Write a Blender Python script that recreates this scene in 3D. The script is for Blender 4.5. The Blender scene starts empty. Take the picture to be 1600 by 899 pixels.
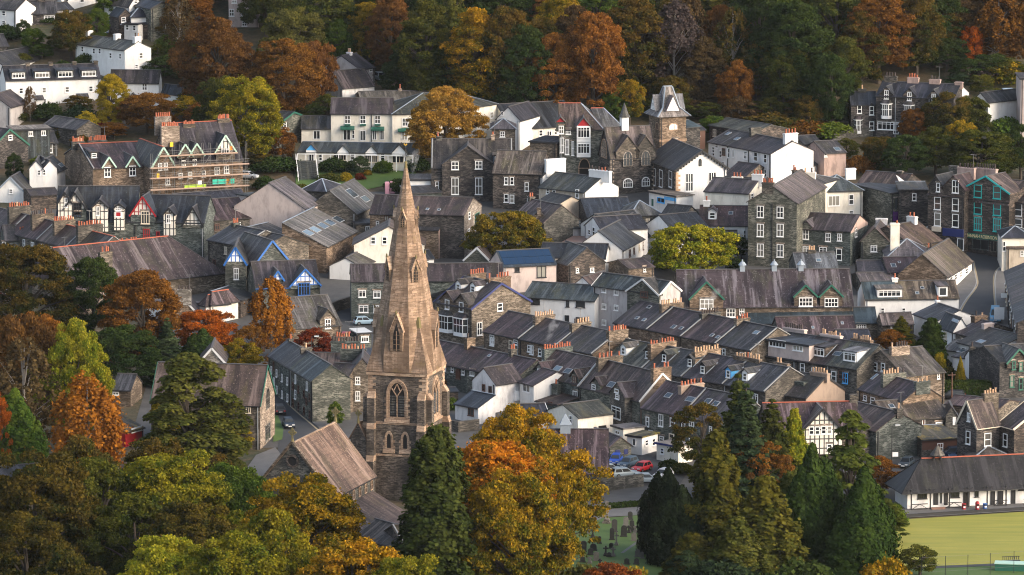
import bpy,math,random
import numpy as np
from mathutils import Vector,Matrix
random.seed(7)
SC=bpy.context.scene
COL=SC.collection
# ---------------------------------------------------------------- camera, sky, sun, exposure
FPX,PITCH,CAMH=8400.0,math.radians(8.9),160.0
cam_d=bpy.data.cameras.new('camera')
cam_d.sensor_width=36.0
cam_d.lens=36.0*FPX/1600.0
cam_d.clip_start,cam_d.clip_end=5.0,5000.0
cam=bpy.data.objects.new('camera',cam_d)
cam.location=(0,0,CAMH)
cam.rotation_euler=(math.pi/2-PITCH,0,0)
COL.objects.link(cam)
SC.camera=cam
SUN_EL,SUN_AZ=math.radians(22),math.radians(119)
world=bpy.data.worlds.new('World')
SC.world=world
world.use_nodes=True
wn=world.node_tree
sky=wn.nodes.new('ShaderNodeTexSky')
sky.sky_type='NISHITA'
sky.sun_disc=False
sky.sun_elevation=SUN_EL
sky.sun_rotation=SUN_AZ
sky.air_density,sky.dust_density,sky.ozone_density=1.0,2.5,1.0
wn.nodes['Background'].inputs['Strength'].default_value=0.15
bw_=wn.nodes.new('ShaderNodeHueSaturation')
bw_.inputs['Saturation'].default_value=0.68
wn.links.new(sky.outputs[0],bw_.inputs['Color'])
wn.links.new(bw_.outputs[0],wn.nodes['Background'].inputs['Color'])
sun_d=bpy.data.lights.new('sun','SUN')
sun_d.energy=1.05
sun_d.angle=math.radians(42)
sun_d.color=(1.0,0.80,0.58)
sun=bpy.data.objects.new('sun',sun_d)
sdir=Vector((math.sin(SUN_AZ)*math.cos(SUN_EL),math.cos(SUN_AZ)*math.cos(SUN_EL),math.sin(SUN_EL)))
sun.rotation_euler=sdir.to_track_quat('Z','Y').to_euler()
sun.location=(300,400,300)
COL.objects.link(sun)
SC.view_settings.view_transform='Standard'
SC.view_settings.look='None'
SC.view_settings.exposure=1.42
SC.view_settings.gamma=1.0
try:
 SC.cycles.filter_width=1.1
 SC.cycles.max_bounces=5
 SC.cycles.diffuse_bounces=3
 SC.cycles.glossy_bounces=2
 SC.cycles.transmission_bounces=3
 SC.cycles.transparent_max_bounces=4
except Exception:
 pass
# ---------------------------------------------------------------- where things stand
CO=Vector((0,0,CAMH))
cp,sp=math.cos(PITCH),math.sin(PITCH)
def ray(px,py):
 x,y=(px-800)/FPX,-(py-449.5)/FPX
 return Vector((x,cp+y*sp,-sp+y*cp))
def proj(p):
 d=Vector(p)-CO
 f=d.y*cp-d.z*sp
 return 800+FPX*d.x/f,449.5-FPX*(d.y*sp+d.z*cp)/f
def scale_at(p):
 d=Vector(p)-CO
 return FPX/(d.y*cp-d.z*sp)
_rows=[(-400,1262),(-150,1205),(0,1160),(100,1122),(200,1085),(300,1040),(400,993),(500,945),(600,897),(700,848),(800,800),(899,752),(1040,684)]
_t=[]
for _py,_d in _rows:
 r=ray(800,_py)
 _t.append((_d,CAMH+r.z/r.y*_d))
_t.sort()
_t=[(-50,157),(0,155),(120,118),(350,45),(520,12),(610,4)]+_t+[(1400,_t[-1][1]+30),(2200,_t[-1][1]+40)]
_gy0,_gz0=np.array([a for a,b in _t]),np.array([b for a,b in _t])
GY=np.arange(-48,2200,4.0)
GZ=np.interp(GY,_gy0,_gz0)
_k=np.ones(9)/9
GZ[8:-8]=np.convolve(GZ,_k,'same')[8:-8]
def gz(y):
 return float(np.interp(y,GY,GZ))
def pt(px,py,h=0.0):
 """the point h metres above the ground seen at a place in the photograph"""
 r=ray(px,py)
 lo,hi=560.0,1800.0
 for _ in range(50):
  m=(lo+hi)/2
  if CAMH+r.z*m-gz(r.y*m)-h>0:lo=m
  else:hi=m
 return Vector((r.x*lo,r.y*lo,CAMH+r.z*lo))
def ptz(px,py,z):
 r=ray(px,py)
 t=(z-CAMH)/r.z
 return Vector((r.x*t,r.y*t,z))
# ---------------------------------------------------------------- materials
MATS={}
def new_mat(name):
 m=bpy.data.materials.new(name)
 m.use_nodes=True
 m.node_tree.nodes.clear()
 MATS[name]=m
 nt=m.node_tree
 out=nt.nodes.new('ShaderNodeOutputMaterial')
 b=nt.nodes.new('ShaderNodeBsdfPrincipled')
 nt.links.new(b.outputs[0],out.inputs[0])
 return m,nt,b,out
def rgba(c):return(c[0],c[1],c[2],1.0)
def mixc(nt,fac,a,b,mode='MIX'):
 n=nt.nodes.new('ShaderNodeMix')
 n.data_type='RGBA';n.blend_type=mode
 for sock,v in((0,fac),(6,a),(7,b)):
  if hasattr(v,'is_linked') or hasattr(v,'links'):nt.links.new(v,n.inputs[sock])
  else:n.inputs[sock].default_value=v if sock==0 else rgba(v)
 return n.outputs[2]
def ramp(nt,fac,stops):
 r=nt.nodes.new('ShaderNodeValToRGB')
 el=r.color_ramp.elements
 while len(el)<len(stops):el.new(0.5)
 for e,(p,c) in zip(el,stops):
  e.position=p
  e.color=rgba(c) if hasattr(c,'__len__') else(c,c,c,1)
 nt.links.new(fac,r.inputs[0])
 return r.outputs[0]
def uvvec(nt,sc=(1,1,1),off=True):
 """surface coordinates in metres (u level, v up the surface), shifted per object so that no two look alike"""
 uv=nt.nodes.new('ShaderNodeUVMap')
 vec=uv.outputs[0]
 if off:
  oi=nt.nodes.new('ShaderNodeObjectInfo')
  mu=nt.nodes.new('ShaderNodeMath');mu.operation='MULTIPLY';mu.inputs[1].default_value=97.0
  nt.links.new(oi.outputs['Random'],mu.inputs[0])
  ad=nt.nodes.new('ShaderNodeVectorMath');ad.operation='ADD'
  nt.links.new(vec,ad.inputs[0]);nt.links.new(mu.outputs[0],ad.inputs[1])
  vec=ad.outputs[0]
 mp=nt.nodes.new('ShaderNodeMapping')
 mp.inputs['Scale'].default_value=sc
 nt.links.new(vec,mp.inputs['Vector'])
 return mp.outputs[0]
def noise(nt,vec,scale,detail=3,rough=0.55):
 n=nt.nodes.new('ShaderNodeTexNoise')
 n.inputs['Scale'].default_value=scale
 n.inputs['Detail'].default_value=detail
 n.inputs['Roughness'].default_value=rough
 nt.links.new(vec,n.inputs['Vector'])
 return n.outputs[0]
def brick(nt,vec,bw,rh,c1,c2,mortar,ms=0.02,bias=0.0):
 b=nt.nodes.new('ShaderNodeTexBrick')
 b.inputs['Scale'].default_value=1.0
 b.inputs['Color1'].default_value=rgba(c1);b.inputs['Color2'].default_value=rgba(c2);b.inputs['Mortar'].default_value=rgba(mortar)
 b.inputs['Mortar Size'].default_value=ms
 b.inputs['Brick Width'].default_value=bw;b.inputs['Row Height'].default_value=rh
 b.inputs['Bias'].default_value=bias
 nt.links.new(vec,b.inputs['Vector'])
 return b
def bump(nt,b,h,s=0.4,d=0.05):
 n=nt.nodes.new('ShaderNodeBump')
 n.inputs['Strength'].default_value=s;n.inputs['Distance'].default_value=d
 nt.links.new(h,n.inputs['Height']);nt.links.new(n.outputs[0],b.inputs['Normal'])
def mul(c,k):return tuple(x*k for x in c)
def tint(nt,c,cols):
 """each building's own batch of slate or stone"""
 oi=nt.nodes.new('ShaderNodeObjectInfo')
 r=nt.nodes.new('ShaderNodeValToRGB');r.color_ramp.interpolation='CONSTANT'
 el=r.color_ramp.elements
 while len(el)<len(cols):el.new(0.5)
 for i,(e,k) in enumerate(zip(el,cols)):e.position=i/len(cols);e.color=rgba(k)
 nt.links.new(oi.outputs['Random'],r.inputs[0])
 return mixc(nt,1.0,c,r.outputs[0],'MULTIPLY')
def stone_mat(name,c1,c2,pale,bw=0.52,rh=0.17,soot=0.0):
 if name.startswith('stone'):c1,c2,pale=mul(c1,0.82),mul(c2,0.82),mul(pale,0.88)
 m,nt,b,o=new_mat(name)
 v=uvvec(nt)
 wob=noise(nt,v,1.3,2)
 ad=nt.nodes.new('ShaderNodeVectorMath');ad.operation='MULTIPLY_ADD'
 nt.links.new(wob,ad.inputs[0]);ad.inputs[1].default_value=(0.3,0.22,0);nt.links.new(v,ad.inputs[2])
 br=brick(nt,ad.outputs[0],bw,rh,mul(c1,0.6),mul(c2,1.38),mul(c1,0.4),0.03)
 big=noise(nt,uvvec(nt,(0.35,0.5,1)),1.0,4)
 st=noise(nt,uvvec(nt,(1.2,4.5,1)),1.0,3,0.7)
 c=mixc(nt,ramp(nt,st,[(0.49,0.0),(0.58,0.9)]),br.outputs[0],mul(pale,1.15))
 c=mixc(nt,ramp(nt,big,[(0.44,0.0),(0.58,0.7)]),c,mul(c1,0.55))
 if name.startswith('stone'):c=tint(nt,c,((1.1,1.0,0.92),(0.9,0.95,0.98),(1.0,1.0,1.0),(1.2,1.12,1.05),(0.85,0.84,0.84)))
 if soot:
  s1=noise(nt,uvvec(nt,(0.9,0.09,1)),1.0,4,0.65)
  c=mixc(nt,ramp(nt,s1,[(0.46,0.0),(0.60,soot)]),c,mul(c1,0.42))
  s2=noise(nt,uvvec(nt,(0.5,0.4,1)),1.0,4,0.7)
  c=mixc(nt,ramp(nt,s2,[(0.56,0.0),(0.66,soot*0.7)]),c,(c1[0]*0.8,c1[1]*0.85,c1[2]*0.5))
 nt.links.new(c,b.inputs['Base Color'])
 b.inputs['Roughness'].default_value=0.9
 b.inputs['Specular IOR Level'].default_value=0.25
 bump(nt,b,br.outputs[1],0.5,0.03)
 return m
def slate_mat(name,c1,c2,streak,moss=(0.07,0.066,0.03),mossk=0.45,rh=0.26):
 c1,c2,streak=mul(c1,0.40),mul(c2,0.46),mul(streak,0.66)
 m,nt,b,o=new_mat(name)
 v=uvvec(nt)
 br=brick(nt,v,0.36,rh,mul(c1,0.75),mul(c2,1.15),mul(c1,0.4),0.022)
 pat=noise(nt,uvvec(nt,(0.22,0.16,1)),1.0,4,0.6)
 st=noise(nt,uvvec(nt,(1.1,0.07,1)),1.0,5,0.7)
 dk=noise(nt,uvvec(nt,(0.7,0.10,1)),1.0,4,0.65)
 fine=noise(nt,uvvec(nt,(3.2,2.2,1)),1.0,3,0.7)
 row=noise(nt,uvvec(nt,(0.25,3.4,1)),1.0,2)
 ms=noise(nt,uvvec(nt,(0.5,0.2,1)),1.0,4,0.7)
 c=mixc(nt,ramp(nt,pat,[(0.44,0.0),(0.56,0.9)]),br.outputs[0],mul(c2,1.2))
 c=mixc(nt,ramp(nt,dk,[(0.48,0.0),(0.58,0.85)]),c,mul(c1,0.42))
 c=mixc(nt,ramp(nt,row,[(0.50,0.0),(0.60,0.5)]),c,mul(c1,0.5))
 c=mixc(nt,ramp(nt,st,[(0.52,0.0),(0.62,0.9)]),c,streak)
 c=mixc(nt,ramp(nt,ms,[(0.52,0.0),(0.62,mossk)]),c,moss)
 c=mixc(nt,ramp(nt,fine,[(0.60,0.0),(0.67,0.55)]),c,mul(streak,1.6))
 c=tint(nt,c,((1.16,0.95,0.95),(0.92,0.99,1.12),(1.18,1.06,0.92),(1.04,0.92,1.02),(0.86,0.86,0.90),(1.28,1.20,1.16)))
 nt.links.new(c,b.inputs['Base Color'])
 b.inputs['Roughness'].default_value=0.62
 b.inputs['Specular IOR Level'].default_value=0.35
 bump(nt,b,br.outputs[1],0.35,0.02)
 return m
def render_mat(name,c,dirt,k=0.45,rough=0.85):
 m,nt,b,o=new_mat(name)
 big=noise(nt,uvvec(nt,(0.6,0.3,1)),1.0,5,0.65)
 st=noise(nt,uvvec(nt,(1.1,0.35,1)),1.0,5,0.65)
 fine=noise(nt,uvvec(nt,(6,6,1)),1.0,3)
 cc=mixc(nt,ramp(nt,big,[(0.48,0.0),(0.64,k)]),c,dirt)
 cc=mixc(nt,ramp(nt,st,[(0.52,0.0),(0.68,k)]),cc,mul(dirt,0.85))
 nt.links.new(cc,b.inputs['Base Color'])
 b.inputs['Roughness'].default_value=rough
 bump(nt,b,fine,0.25,0.03)
 return m
def plain_mat(name,c,rough=0.6,metal=0.0,spec=0.4,var=0.25):
 m,nt,b,o=new_mat(name)
 n=noise(nt,uvvec(nt,(2.2,2.2,1)),1.0,4)
 cc=mixc(nt,ramp(nt,n,[(0.4,0.0),(0.8,var)]),c,mul(c,0.55))
 nt.links.new(cc,b.inputs['Base Color'])
 b.inputs['Roughness'].default_value=rough
 b.inputs['Metallic'].default_value=metal
 b.inputs['Specular IOR Level'].default_value=spec
 return m
def glass_mat(name,c,rough=0.06):
 m,nt,b,o=new_mat(name)
 oi=nt.nodes.new('ShaderNodeObjectInfo')
 cc=mixc(nt,ramp(nt,oi.outputs['Random'],[(0.45,0.0),(0.95,1.0)]),c,(c[0]*3.2+0.02,c[1]*3.2+0.02,c[2]*3.0+0.02))
 nt.links.new(cc,b.inputs['Base Color'])
 b.inputs['Roughness'].default_value=rough
 b.inputs['Specular IOR Level'].default_value=0.6
 return m
def timber_mat(name,c,bar,pitch=0.75,bw=0.2,rail=1.5):
 m,nt,b,o=new_mat(name)
 br=brick(nt,uvvec(nt,off=False),pitch,rail,c,mul(c,0.94),bar,bw/2)
 br.offset=0.0
 n=noise(nt,uvvec(nt,(1.5,0.6,1)),1.0,4)
 cc=mixc(nt,ramp(nt,n,[(0.45,0.0),(0.85,0.3)]),br.outputs[0],mul(c,0.5))
 nt.links.new(cc,b.inputs['Base Color'])
 b.inputs['Roughness'].default_value=0.7
 return m
stone_mat('stone',(0.095,0.088,0.078),(0.15,0.135,0.115),(0.20,0.175,0.145))
stone_mat('stone_dark',(0.055,0.052,0.052),(0.10,0.09,0.082),(0.15,0.125,0.11))
stone_mat('stone_green',(0.085,0.098,0.088),(0.14,0.155,0.138),(0.19,0.195,0.175))
stone_mat('stone_brown',(0.15,0.115,0.085),(0.23,0.175,0.13),(0.30,0.235,0.18))
stone_mat('stone_pale',(0.24,0.20,0.165),(0.34,0.285,0.24),(0.42,0.37,0.32))
stone_mat('sandstone',(0.27,0.175,0.115),(0.30,0.20,0.135),(0.30,0.215,0.155),0.95,0.42,0.6)
stone_mat('tan_dressing',(0.40,0.26,0.17),(0.42,0.29,0.20),(0.42,0.31,0.22),0.8,0.35)
stone_mat('tower_stone',(0.085,0.068,0.056),(0.13,0.105,0.088),(0.19,0.15,0.115),0.7,0.24,0.35)
slate_mat('slate',(0.050,0.049,0.055),(0.074,0.068,0.070),(0.135,0.128,0.13),mossk=0.25)
slate_mat('slate_purple',(0.062,0.042,0.046),(0.088,0.060,0.060),(0.165,0.135,0.135),mossk=0.25)
slate_mat('slate_blue',(0.034,0.041,0.056),(0.047,0.055,0.070),(0.085,0.094,0.108),mossk=0.15)
slate_mat('slate_navy',(0.050,0.085,0.105),(0.06,0.095,0.115),(0.075,0.11,0.13),mossk=0.1)
slate_mat('slate_green',(0.060,0.072,0.070),(0.085,0.10,0.094),(0.155,0.165,0.155),mossk=0.5)
slate_mat('slate_brown',(0.10,0.082,0.068),(0.14,0.115,0.096),(0.22,0.195,0.17),mossk=0.6)
slate_mat('slate_grey',(0.115,0.112,0.112),(0.16,0.155,0.15),(0.24,0.235,0.225),mossk=0.35)
slate_mat('slate_pale',(0.22,0.205,0.20),(0.28,0.26,0.25),(0.36,0.34,0.33),mossk=0.2)
slate_mat('slate_church',(0.24,0.15,0.105),(0.28,0.185,0.135),(0.38,0.28,0.22),mossk=0.3)
slate_mat('slate_plum',(0.080,0.048,0.050),(0.10,0.066,0.065),(0.24,0.195,0.19),mossk=0.3)
slate_mat('slate_dark',(0.026,0.021,0.021),(0.032,0.026,0.026),(0.05,0.043,0.042),mossk=0.15)
slate_mat('slate_moss',(0.09,0.085,0.05),(0.15,0.13,0.05),(0.22,0.2,0.13),(0.22,0.17,0.02),0.95)
render_mat('white',(0.72,0.705,0.68),(0.46,0.44,0.42),0.30)
render_mat('white_worn',(0.66,0.64,0.63),(0.30,0.29,0.29),0.5)
render_mat('cream',(0.73,0.68,0.585),(0.42,0.37,0.29),0.35)
render_mat('buff',(0.46,0.385,0.30),(0.26,0.21,0.16),0.5)
render_mat('grey_render',(0.40,0.37,0.36),(0.23,0.21,0.205),0.6)
render_mat('pink_render',(0.50,0.41,0.37),(0.30,0.24,0.22),0.5)
render_mat('brown_render',(0.29,0.215,0.165),(0.19,0.145,0.11),0.5)
render_mat('pinkstone',(0.40,0.29,0.25),(0.22,0.16,0.14),0.7)
timber_mat('timber',(0.74,0.69,0.60),(0.02,0.019,0.02))
timber_mat('timber_blue',(0.72,0.74,0.76),(0.03,0.13,0.45))
timber_mat('timber_red',(0.74,0.66,0.58),(0.30,0.02,0.025))
for nm,c in dict(paint_white=(0.80,0.79,0.77),paint_cream=(0.68,0.58,0.45),paint_black=(0.018,0.018,0.02),paint_blue=(0.022,0.12,0.38),paint_navy=(0.02,0.03,0.13),paint_teal=(0.02,0.42,0.40),paint_green=(0.02,0.11,0.075),paint_mint=(0.40,0.58,0.47),paint_red=(0.33,0.013,0.018),paint_brown=(0.10,0.045,0.03),paint_sky=(0.10,0.42,0.80),paint_purple=(0.10,0.02,0.16),paint_grey=(0.30,0.31,0.32),paint_yellow=(0.75,0.45,0.02),paint_orange=(0.75,0.25,0.02),paint_lime=(0.42,0.62,0.04),paint_pink=(0.62,0.30,0.36),paint_gold=(0.75,0.45,0.06),paint_letter=(0.85,0.68,0.36),wood_deck=(0.20,0.115,0.085),plank=(0.36,0.25,0.19)).items():
 plain_mat(nm,c,0.55)
plain_mat('lead',(0.25,0.29,0.335),0.5,0.0,0.4)
plain_mat('coping_stone',(0.26,0.26,0.255),0.8)
plain_mat('lead_pale',(0.58,0.58,0.57),0.6)
plain_mat('ridge',(0.085,0.08,0.08),0.8)
plain_mat('ridge_red',(0.38,0.10,0.055),0.8)
plain_mat('gutter',(0.022,0.022,0.025),0.5)
plain_mat('terra',(0.38,0.115,0.058),0.8,var=0.6)
plain_mat('pot_cream',(0.52,0.33,0.20),0.8,var=0.6)
plain_mat('pot_dark',(0.06,0.045,0.04),0.8)
plain_mat('grave_stone',(0.045,0.043,0.04),0.9,var=0.7)
plain_mat('grave_pale',(0.16,0.15,0.135),0.9,var=0.7)
plain_mat('soot',(0.015,0.013,0.012),0.9)  # flat dark put in for the shade inside openings, slots and pots
plain_mat('rubber',(0.02,0.02,0.02),0.8)
plain_mat('bark',(0.06,0.047,0.037),0.9)
plain_mat('bark_pale',(0.26,0.23,0.20),0.9)
plain_mat('steel',(0.17,0.165,0.16),0.6,0.2)
plain_mat('moss_stone',(0.16,0.13,0.055),0.9)
plain_mat('plastic_green',(0.03,0.42,0.30),0.4)
glass_mat('glass',(0.018,0.020,0.022))
glass_mat('curtain',(0.10,0.095,0.085),0.12)
glass_mat('car_glass',(0.012,0.014,0.016),0.2)
MATS['car_glass'].node_tree.nodes['Principled BSDF'].inputs['Specular IOR Level'].default_value=0.25
glass_mat('skyglass',(0.03,0.045,0.06),0.1)
def M(n):return MATS[n]
# ---------------------------------------------------------------- mesh builder
class MB:
 def __init__(s):s.v,s.f,s.m=[],[],[]
 def poly(s,pts,mat=0):
  i=len(s.v)
  s.v.extend(tuple(p) for p in pts)
  s.f.append(tuple(range(i,i+len(pts))));s.m.append(mat)
 def hexa(s,b,t,mat=0):
  """solid from a bottom ring and a top ring (both counter-clockwise from above)"""
  n=len(b)
  s.poly(list(reversed(b)),mat);s.poly(t,mat)
  for i in range(n):
   j=(i+1)%n
   s.poly([b[i],b[j],t[j],t[i]],mat)
 def box(s,x0,x1,y0,y1,z0,z1,mat=0):
  s.hexa([(x0,y0,z0),(x1,y0,z0),(x1,y1,z0),(x0,y1,z0)],[(x0,y0,z1),(x1,y0,z1),(x1,y1,z1),(x0,y1,z1)],mat)
 def frustum(s,cx,cy,z0,r0,z1,r1,n=8,mat=0,rot=0.0):
  R=lambda r,z:[(cx+r*math.cos(rot+2*math.pi*k/n),cy+r*math.sin(rot+2*math.pi*k/n),z) for k in range(n)]
  s.hexa(R(r0,z0),R(r1,z1),mat)
 def bar(s,p,q,w,h=None,mat=0,up=Vector((0,0,1))):
  p,q=Vector(p),Vector(q)
  h=h or w
  d=(q-p).normalized()
  if abs(d.dot(up))>0.98:up=Vector((1,0,0))
  x=d.cross(up).normalized();y=x.cross(d)
  o=[x*w/2*a+y*h/2*b for a,b in((-1,-1),(1,-1),(1,1),(-1,1))]
  s.hexa([p+k for k in o],[q+k for k in o],mat)
 def tube(s,pts,radii,n=6,mat=0):
  rings=[]
  for i,p in enumerate(pts):
   p=Vector(p)
   d=(Vector(pts[min(i+1,len(pts)-1)])-Vector(pts[max(i-1,0)])).normalized()
   a=d.cross(Vector((0.3,1,0.1))).normalized();b=d.cross(a)
   rings.append([p+(a*math.cos(2*math.pi*k/n)+b*math.sin(2*math.pi*k/n))*radii[i] for k in range(n)])
  for r0,r1 in zip(rings,rings[1:]):
   for k in range(n):
    s.poly([r0[k],r0[(k+1)%n],r1[(k+1)%n],r1[k]],mat)
  s.poly(rings[-1],mat)
 def xf(s,fn):
  s.v=[tuple(fn(*p)) for p in s.v]
  return s
 def mesh(s,name,mats):
  me=bpy.data.meshes.new(name)
  me.from_pydata(s.v,[],s.f)
  for m in mats:me.materials.append(M(m) if isinstance(m,str) else m)
  me.polygons.foreach_set('material_index',s.m)
  uvl=me.uv_layers.new(name='UVMap')
  uv=[]
  for f in s.f:
   p=[Vector(s.v[i]) for i in f]
   n=Vector((0,0,0))
   for i in range(1,len(p)-1):n+=(p[i]-p[0]).cross(p[i+1]-p[0])
   n=n.normalized() if n.length>1e-9 else Vector((0,0,1))
   if abs(n.z)>0.96:t,b=Vector((1,0,0)),Vector((0,1,0))
   else:
    t=Vector((0,0,1)).cross(n).normalized();b=n.cross(t)
   for q in p:uv+=[q.dot(t),q.dot(b)]
  uvl.data.foreach_set('uv',uv)
  me.update()
  return me
 def build(s,name,mats,parent=None,loc=None,rz=0.0):
  return link(name,s.mesh(name,mats if isinstance(mats,(list,tuple)) else[mats]),parent,loc,rz)
def link(name,data,parent=None,loc=None,rz=0.0):
 o=bpy.data.objects.new(name,data)
 COL.objects.link(o)
 if parent is not None:o.parent=parent
 if loc is not None:o.location=loc
 if rz:o.rotation_euler=(0,0,rz)
 return o
def tag(o,label,cat,group=None):
 o['label']=label;o['category']=cat
 if group:o['group']=group
 return o
def empty(name,loc,rz,label,cat,group=None):
 o=link(name,None,None,loc,rz)
 o.empty_display_size=0.5
 return tag(o,label,cat,group)
def struct(o):
 o['kind']='structure'
 return o
# ---------------------------------------------------------------- windows, doors (shared meshes)
WCACHE={}
def window_mesh(w,h,style,frame,glass):
 w,h=round(w*10)/10,round(h*10)/10
 w,h=max(w,0.3),max(h,0.3)
 key=(w,h,style,frame,glass)
 if key in WCACHE:return WCACHE[key]
 b,p=MB(),MB()
 fw=min(0.13,w*0.16)
 x,z=w/2,h/2
 y0,y1=-0.10,0.01
 if style[0]=='a':
  zs=z-min(w*0.8,h*0.45)
  def arch(k):
   xx=x-k
   out=[(-xx,-z+k)]
   for i in range(7):
    t=i/6
    out.append((-xx*(1-t**1.7),zs+(z-k*1.4-zs)*math.sin(t*math.pi/2)))
   for i in range(5,-1,-1):
    t=i/6
    out.append((xx*(1-t**1.7),zs+(z-k*1.4-zs)*math.sin(t*math.pi/2)))
   out.append((xx,-z+k))
   return out
  o,i_=arch(0),arch(fw*1.25)
  n=len(o)
  for k in range(n):
   j=(k+1)%n
   b.poly([(o[k][0],y0,o[k][1]),(i_[k][0],y0,i_[k][1]),(i_[j][0],y0,i_[j][1]),(o[j][0],y0,o[j][1])])
   b.poly([(o[k][0],y0,o[k][1]),(o[j][0],y0,o[j][1]),(o[j][0],y1,o[j][1]),(o[k][0],y1,o[k][1])])
   b.poly([(i_[k][0],y0,i_[k][1]),(i_[k][0],-0.03,i_[k][1]),(i_[j][0],-0.03,i_[j][1]),(i_[j][0],y0,i_[j][1])])
  p.poly([(q[0],-0.03,q[1]) for q in reversed(i_)])
  for k in range(1,int(style[1:] or 1)):
   xx=-x+fw+(w-2*fw)*k/int(style[1:])
   b.box(xx-0.05,xx+0.05,-0.075,-0.035,-z+fw,zs+(z-zs)*0.55)
  if h>1.6:b.box(-x+fw,x-fw,-0.075,-0.035,-0.05,0.05)
 elif style[0]=='x':
  b.box(-x,-x+fw,y0,y1,-z,z);b.box(x-fw,x,y0,y1,-z,z);b.box(-x+fw,x-fw,y0,y1,z-fw,z)
  p.box(-x+fw,x-fw,-0.06,-0.02,-z,z-fw)
 else:
  b.box(-x,-x+fw,y0,y1,-z,z);b.box(x-fw,x,y0,y1,-z,z)
  b.box(-x+fw,x-fw,y0,y1,z-fw,z);b.box(-x+fw,x-fw,y0,y1,-z,-z+fw)
  if style[0]!='d':b.box(-x-0.1,x+0.1,-0.18,-0.101,-z-0.1,-z+0.02)
  nx=int(style[1:]) if len(style)>1 else 1
  bw=0.055 if nx<3 else 0.05
  for k in range(1,nx):
   xx=-x+fw+(w-2*fw)*k/nx
   b.box(xx-bw,xx+bw,-0.085,-0.03,-z+fw,z-fw)
  if style[0] in 'sg':
   for k in((0.0,) if style[0]=='s' else(-0.5,0.0,0.5)):
    zz=k*(h-2*fw)
    t=0.06 if k==0 else 0.035
    b.box(-x+fw,x-fw,-0.088,-0.032,zz-t,zz+t)
  if style[0]=='c':b.box(-x+fw,x-fw,-0.088,-0.032,z*0.45-0.04,z*0.45+0.04)
  p.poly([(-x+fw,-0.03,-z+fw),(x-fw,-0.03,-z+fw),(x-fw,-0.03,z-fw),(-x+fw,-0.03,z-fw)])
 r=(b.mesh('window',[frame]),p.mesh('pane',[glass]))
 WCACHE[key]=r
 return r
def add_window(parent,loc,rz,w,h,style='s',frame='paint_white',glass=None,name=None):
 g=glass or random.choice(['glass','glass','glass','curtain'])
 if style[0]=='x' and not glass:g='paint_black'
 fm,pm=window_mesh(w,h,style,frame,g)
 isdoor=style[0] in 'xd'
 wo=link(name or('door' if isdoor else 'window'),fm,parent,loc,rz)
 if parent is not None and parent.parent is None:link('door_panel' if style[0]=='x' else 'pane',pm,wo)
 else:link('pane',pm,parent,loc,rz)
 return wo
POTS={}
def pot_mesh(mat,hh):
 k=(mat,round(hh,1))
 if k not in POTS:
  b=MB()
  h=k[1]
  b.frustum(0,0,0,0.17,h*0.8,0.135,8,0)
  b.frustum(0,0,h*0.8,0.17,h,0.16,8,0)
  b.poly([(0.11*math.cos(a*math.pi/4),0.11*math.sin(a*math.pi/4),h+0.004) for a in range(8)],1)
  POTS[k]=b.mesh('chimney_pot',[mat,'soot'])
 return POTS[k]
# ---------------------------------------------------------------- houses
HLOG=[]
AUTO=[True]
class House:pass
def H(label,A,B,hw,ry=None,W=None,C=None,typ='G',wall='stone',roof='slate',name='stone_house',cat='house',group=None,R=None,into=None,ends=None,**kw):
 """a building from its front eave A-B (places in the photograph, hw metres above the ground), its ridge row ry and its depth"""
 a=pt(A[0],A[1],hw) if ends is None else ends[0]
 b=ptz(B[0],B[1],a.z) if ends is None else ends[1]
 d=(b-a);d.z=0
 u=d.normalized();L=d.length
 n=Vector((u.y,-u.x,0));m=-n
 if W is None:
  if C is None:W=8.0
  else:
   base=a if C<A[0]+1 else b
   lo,hi=0.5,60.0
   f=lambda w:proj(base+m*w)[0]-C
   if f(lo)*f(hi)>0:W=9.0;HLOG.append('no C solution: '+label)
   else:
    for _ in range(50):
     mid=(lo+hi)/2
     if f(lo)*f(mid)<=0:hi=mid
     else:lo=mid
    W=min(lo,24.0)
 c=(a+b)/2+m*(W/2)
 if R is None:
  if ry is None:R=(W if typ!='F' else L)/2*0.75
  else:
   base={'G':a+m*W/2,'H':a+m*W/2,'F':(a+b)/2,'L':a+m*W,'S':a,'P':c}[typ]
   lo,hi=0.0,40.0
   for _ in range(50):
    mid=(lo+hi)/2
    if proj(base+Vector((0,0,mid)))[1]>ry:lo=mid
    else:hi=mid
   R=lo
 span=(L if typ=='F' else W)
 Rlim=span/2*1.55 if typ!='L' else span*1.2
 HLOG.append('%-60s L%.1f W%.1f E%.1f R%.1f pitch%.0f rot%.0f px%d,%d'%(label[:60],L,W,hw,R,math.degrees(math.atan2(R,span/(2 if typ!='L' else 1))),math.degrees(math.atan2(u.y,u.x)),A[0],A[1]))
 R=max(0.3 if typ!='S' else 0.0,min(R,Rlim))
 z0=min(gz(c.y-W/2),gz(c.y+W/2),gz(a.y),gz(b.y))-0.4
 E=a.z-z0
 ang=math.atan2(u.y,u.x)
 h=House()
 h.L,h.W,h.E,h.R,h.typ,h.wall,h.roof=L,W,E,R,typ,wall,roof
 h.u,h.m,h.a,h.b=u,m,a,b
 h.mat=Matrix.Translation((c.x,c.y,z0))@Matrix.Rotation(ang,4,'Z')
 h.inv=h.mat.inverted()
 if into is None:
  h.root=empty(name,(c.x,c.y,z0),ang,label,cat,group)
  h.top=True
 else:
  h.root=link('wing',None,into.root)
  rel=into.inv@h.mat
  h.root.location=rel.translation
  h.root.rotation_euler=(0,0,rel.to_euler().z)
  h.top=False
 shell(h,**kw)
 return h
def to_world(h,p):return h.mat@Vector(p)
def pj(h,p):return proj(h.mat@Vector(p))
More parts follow.
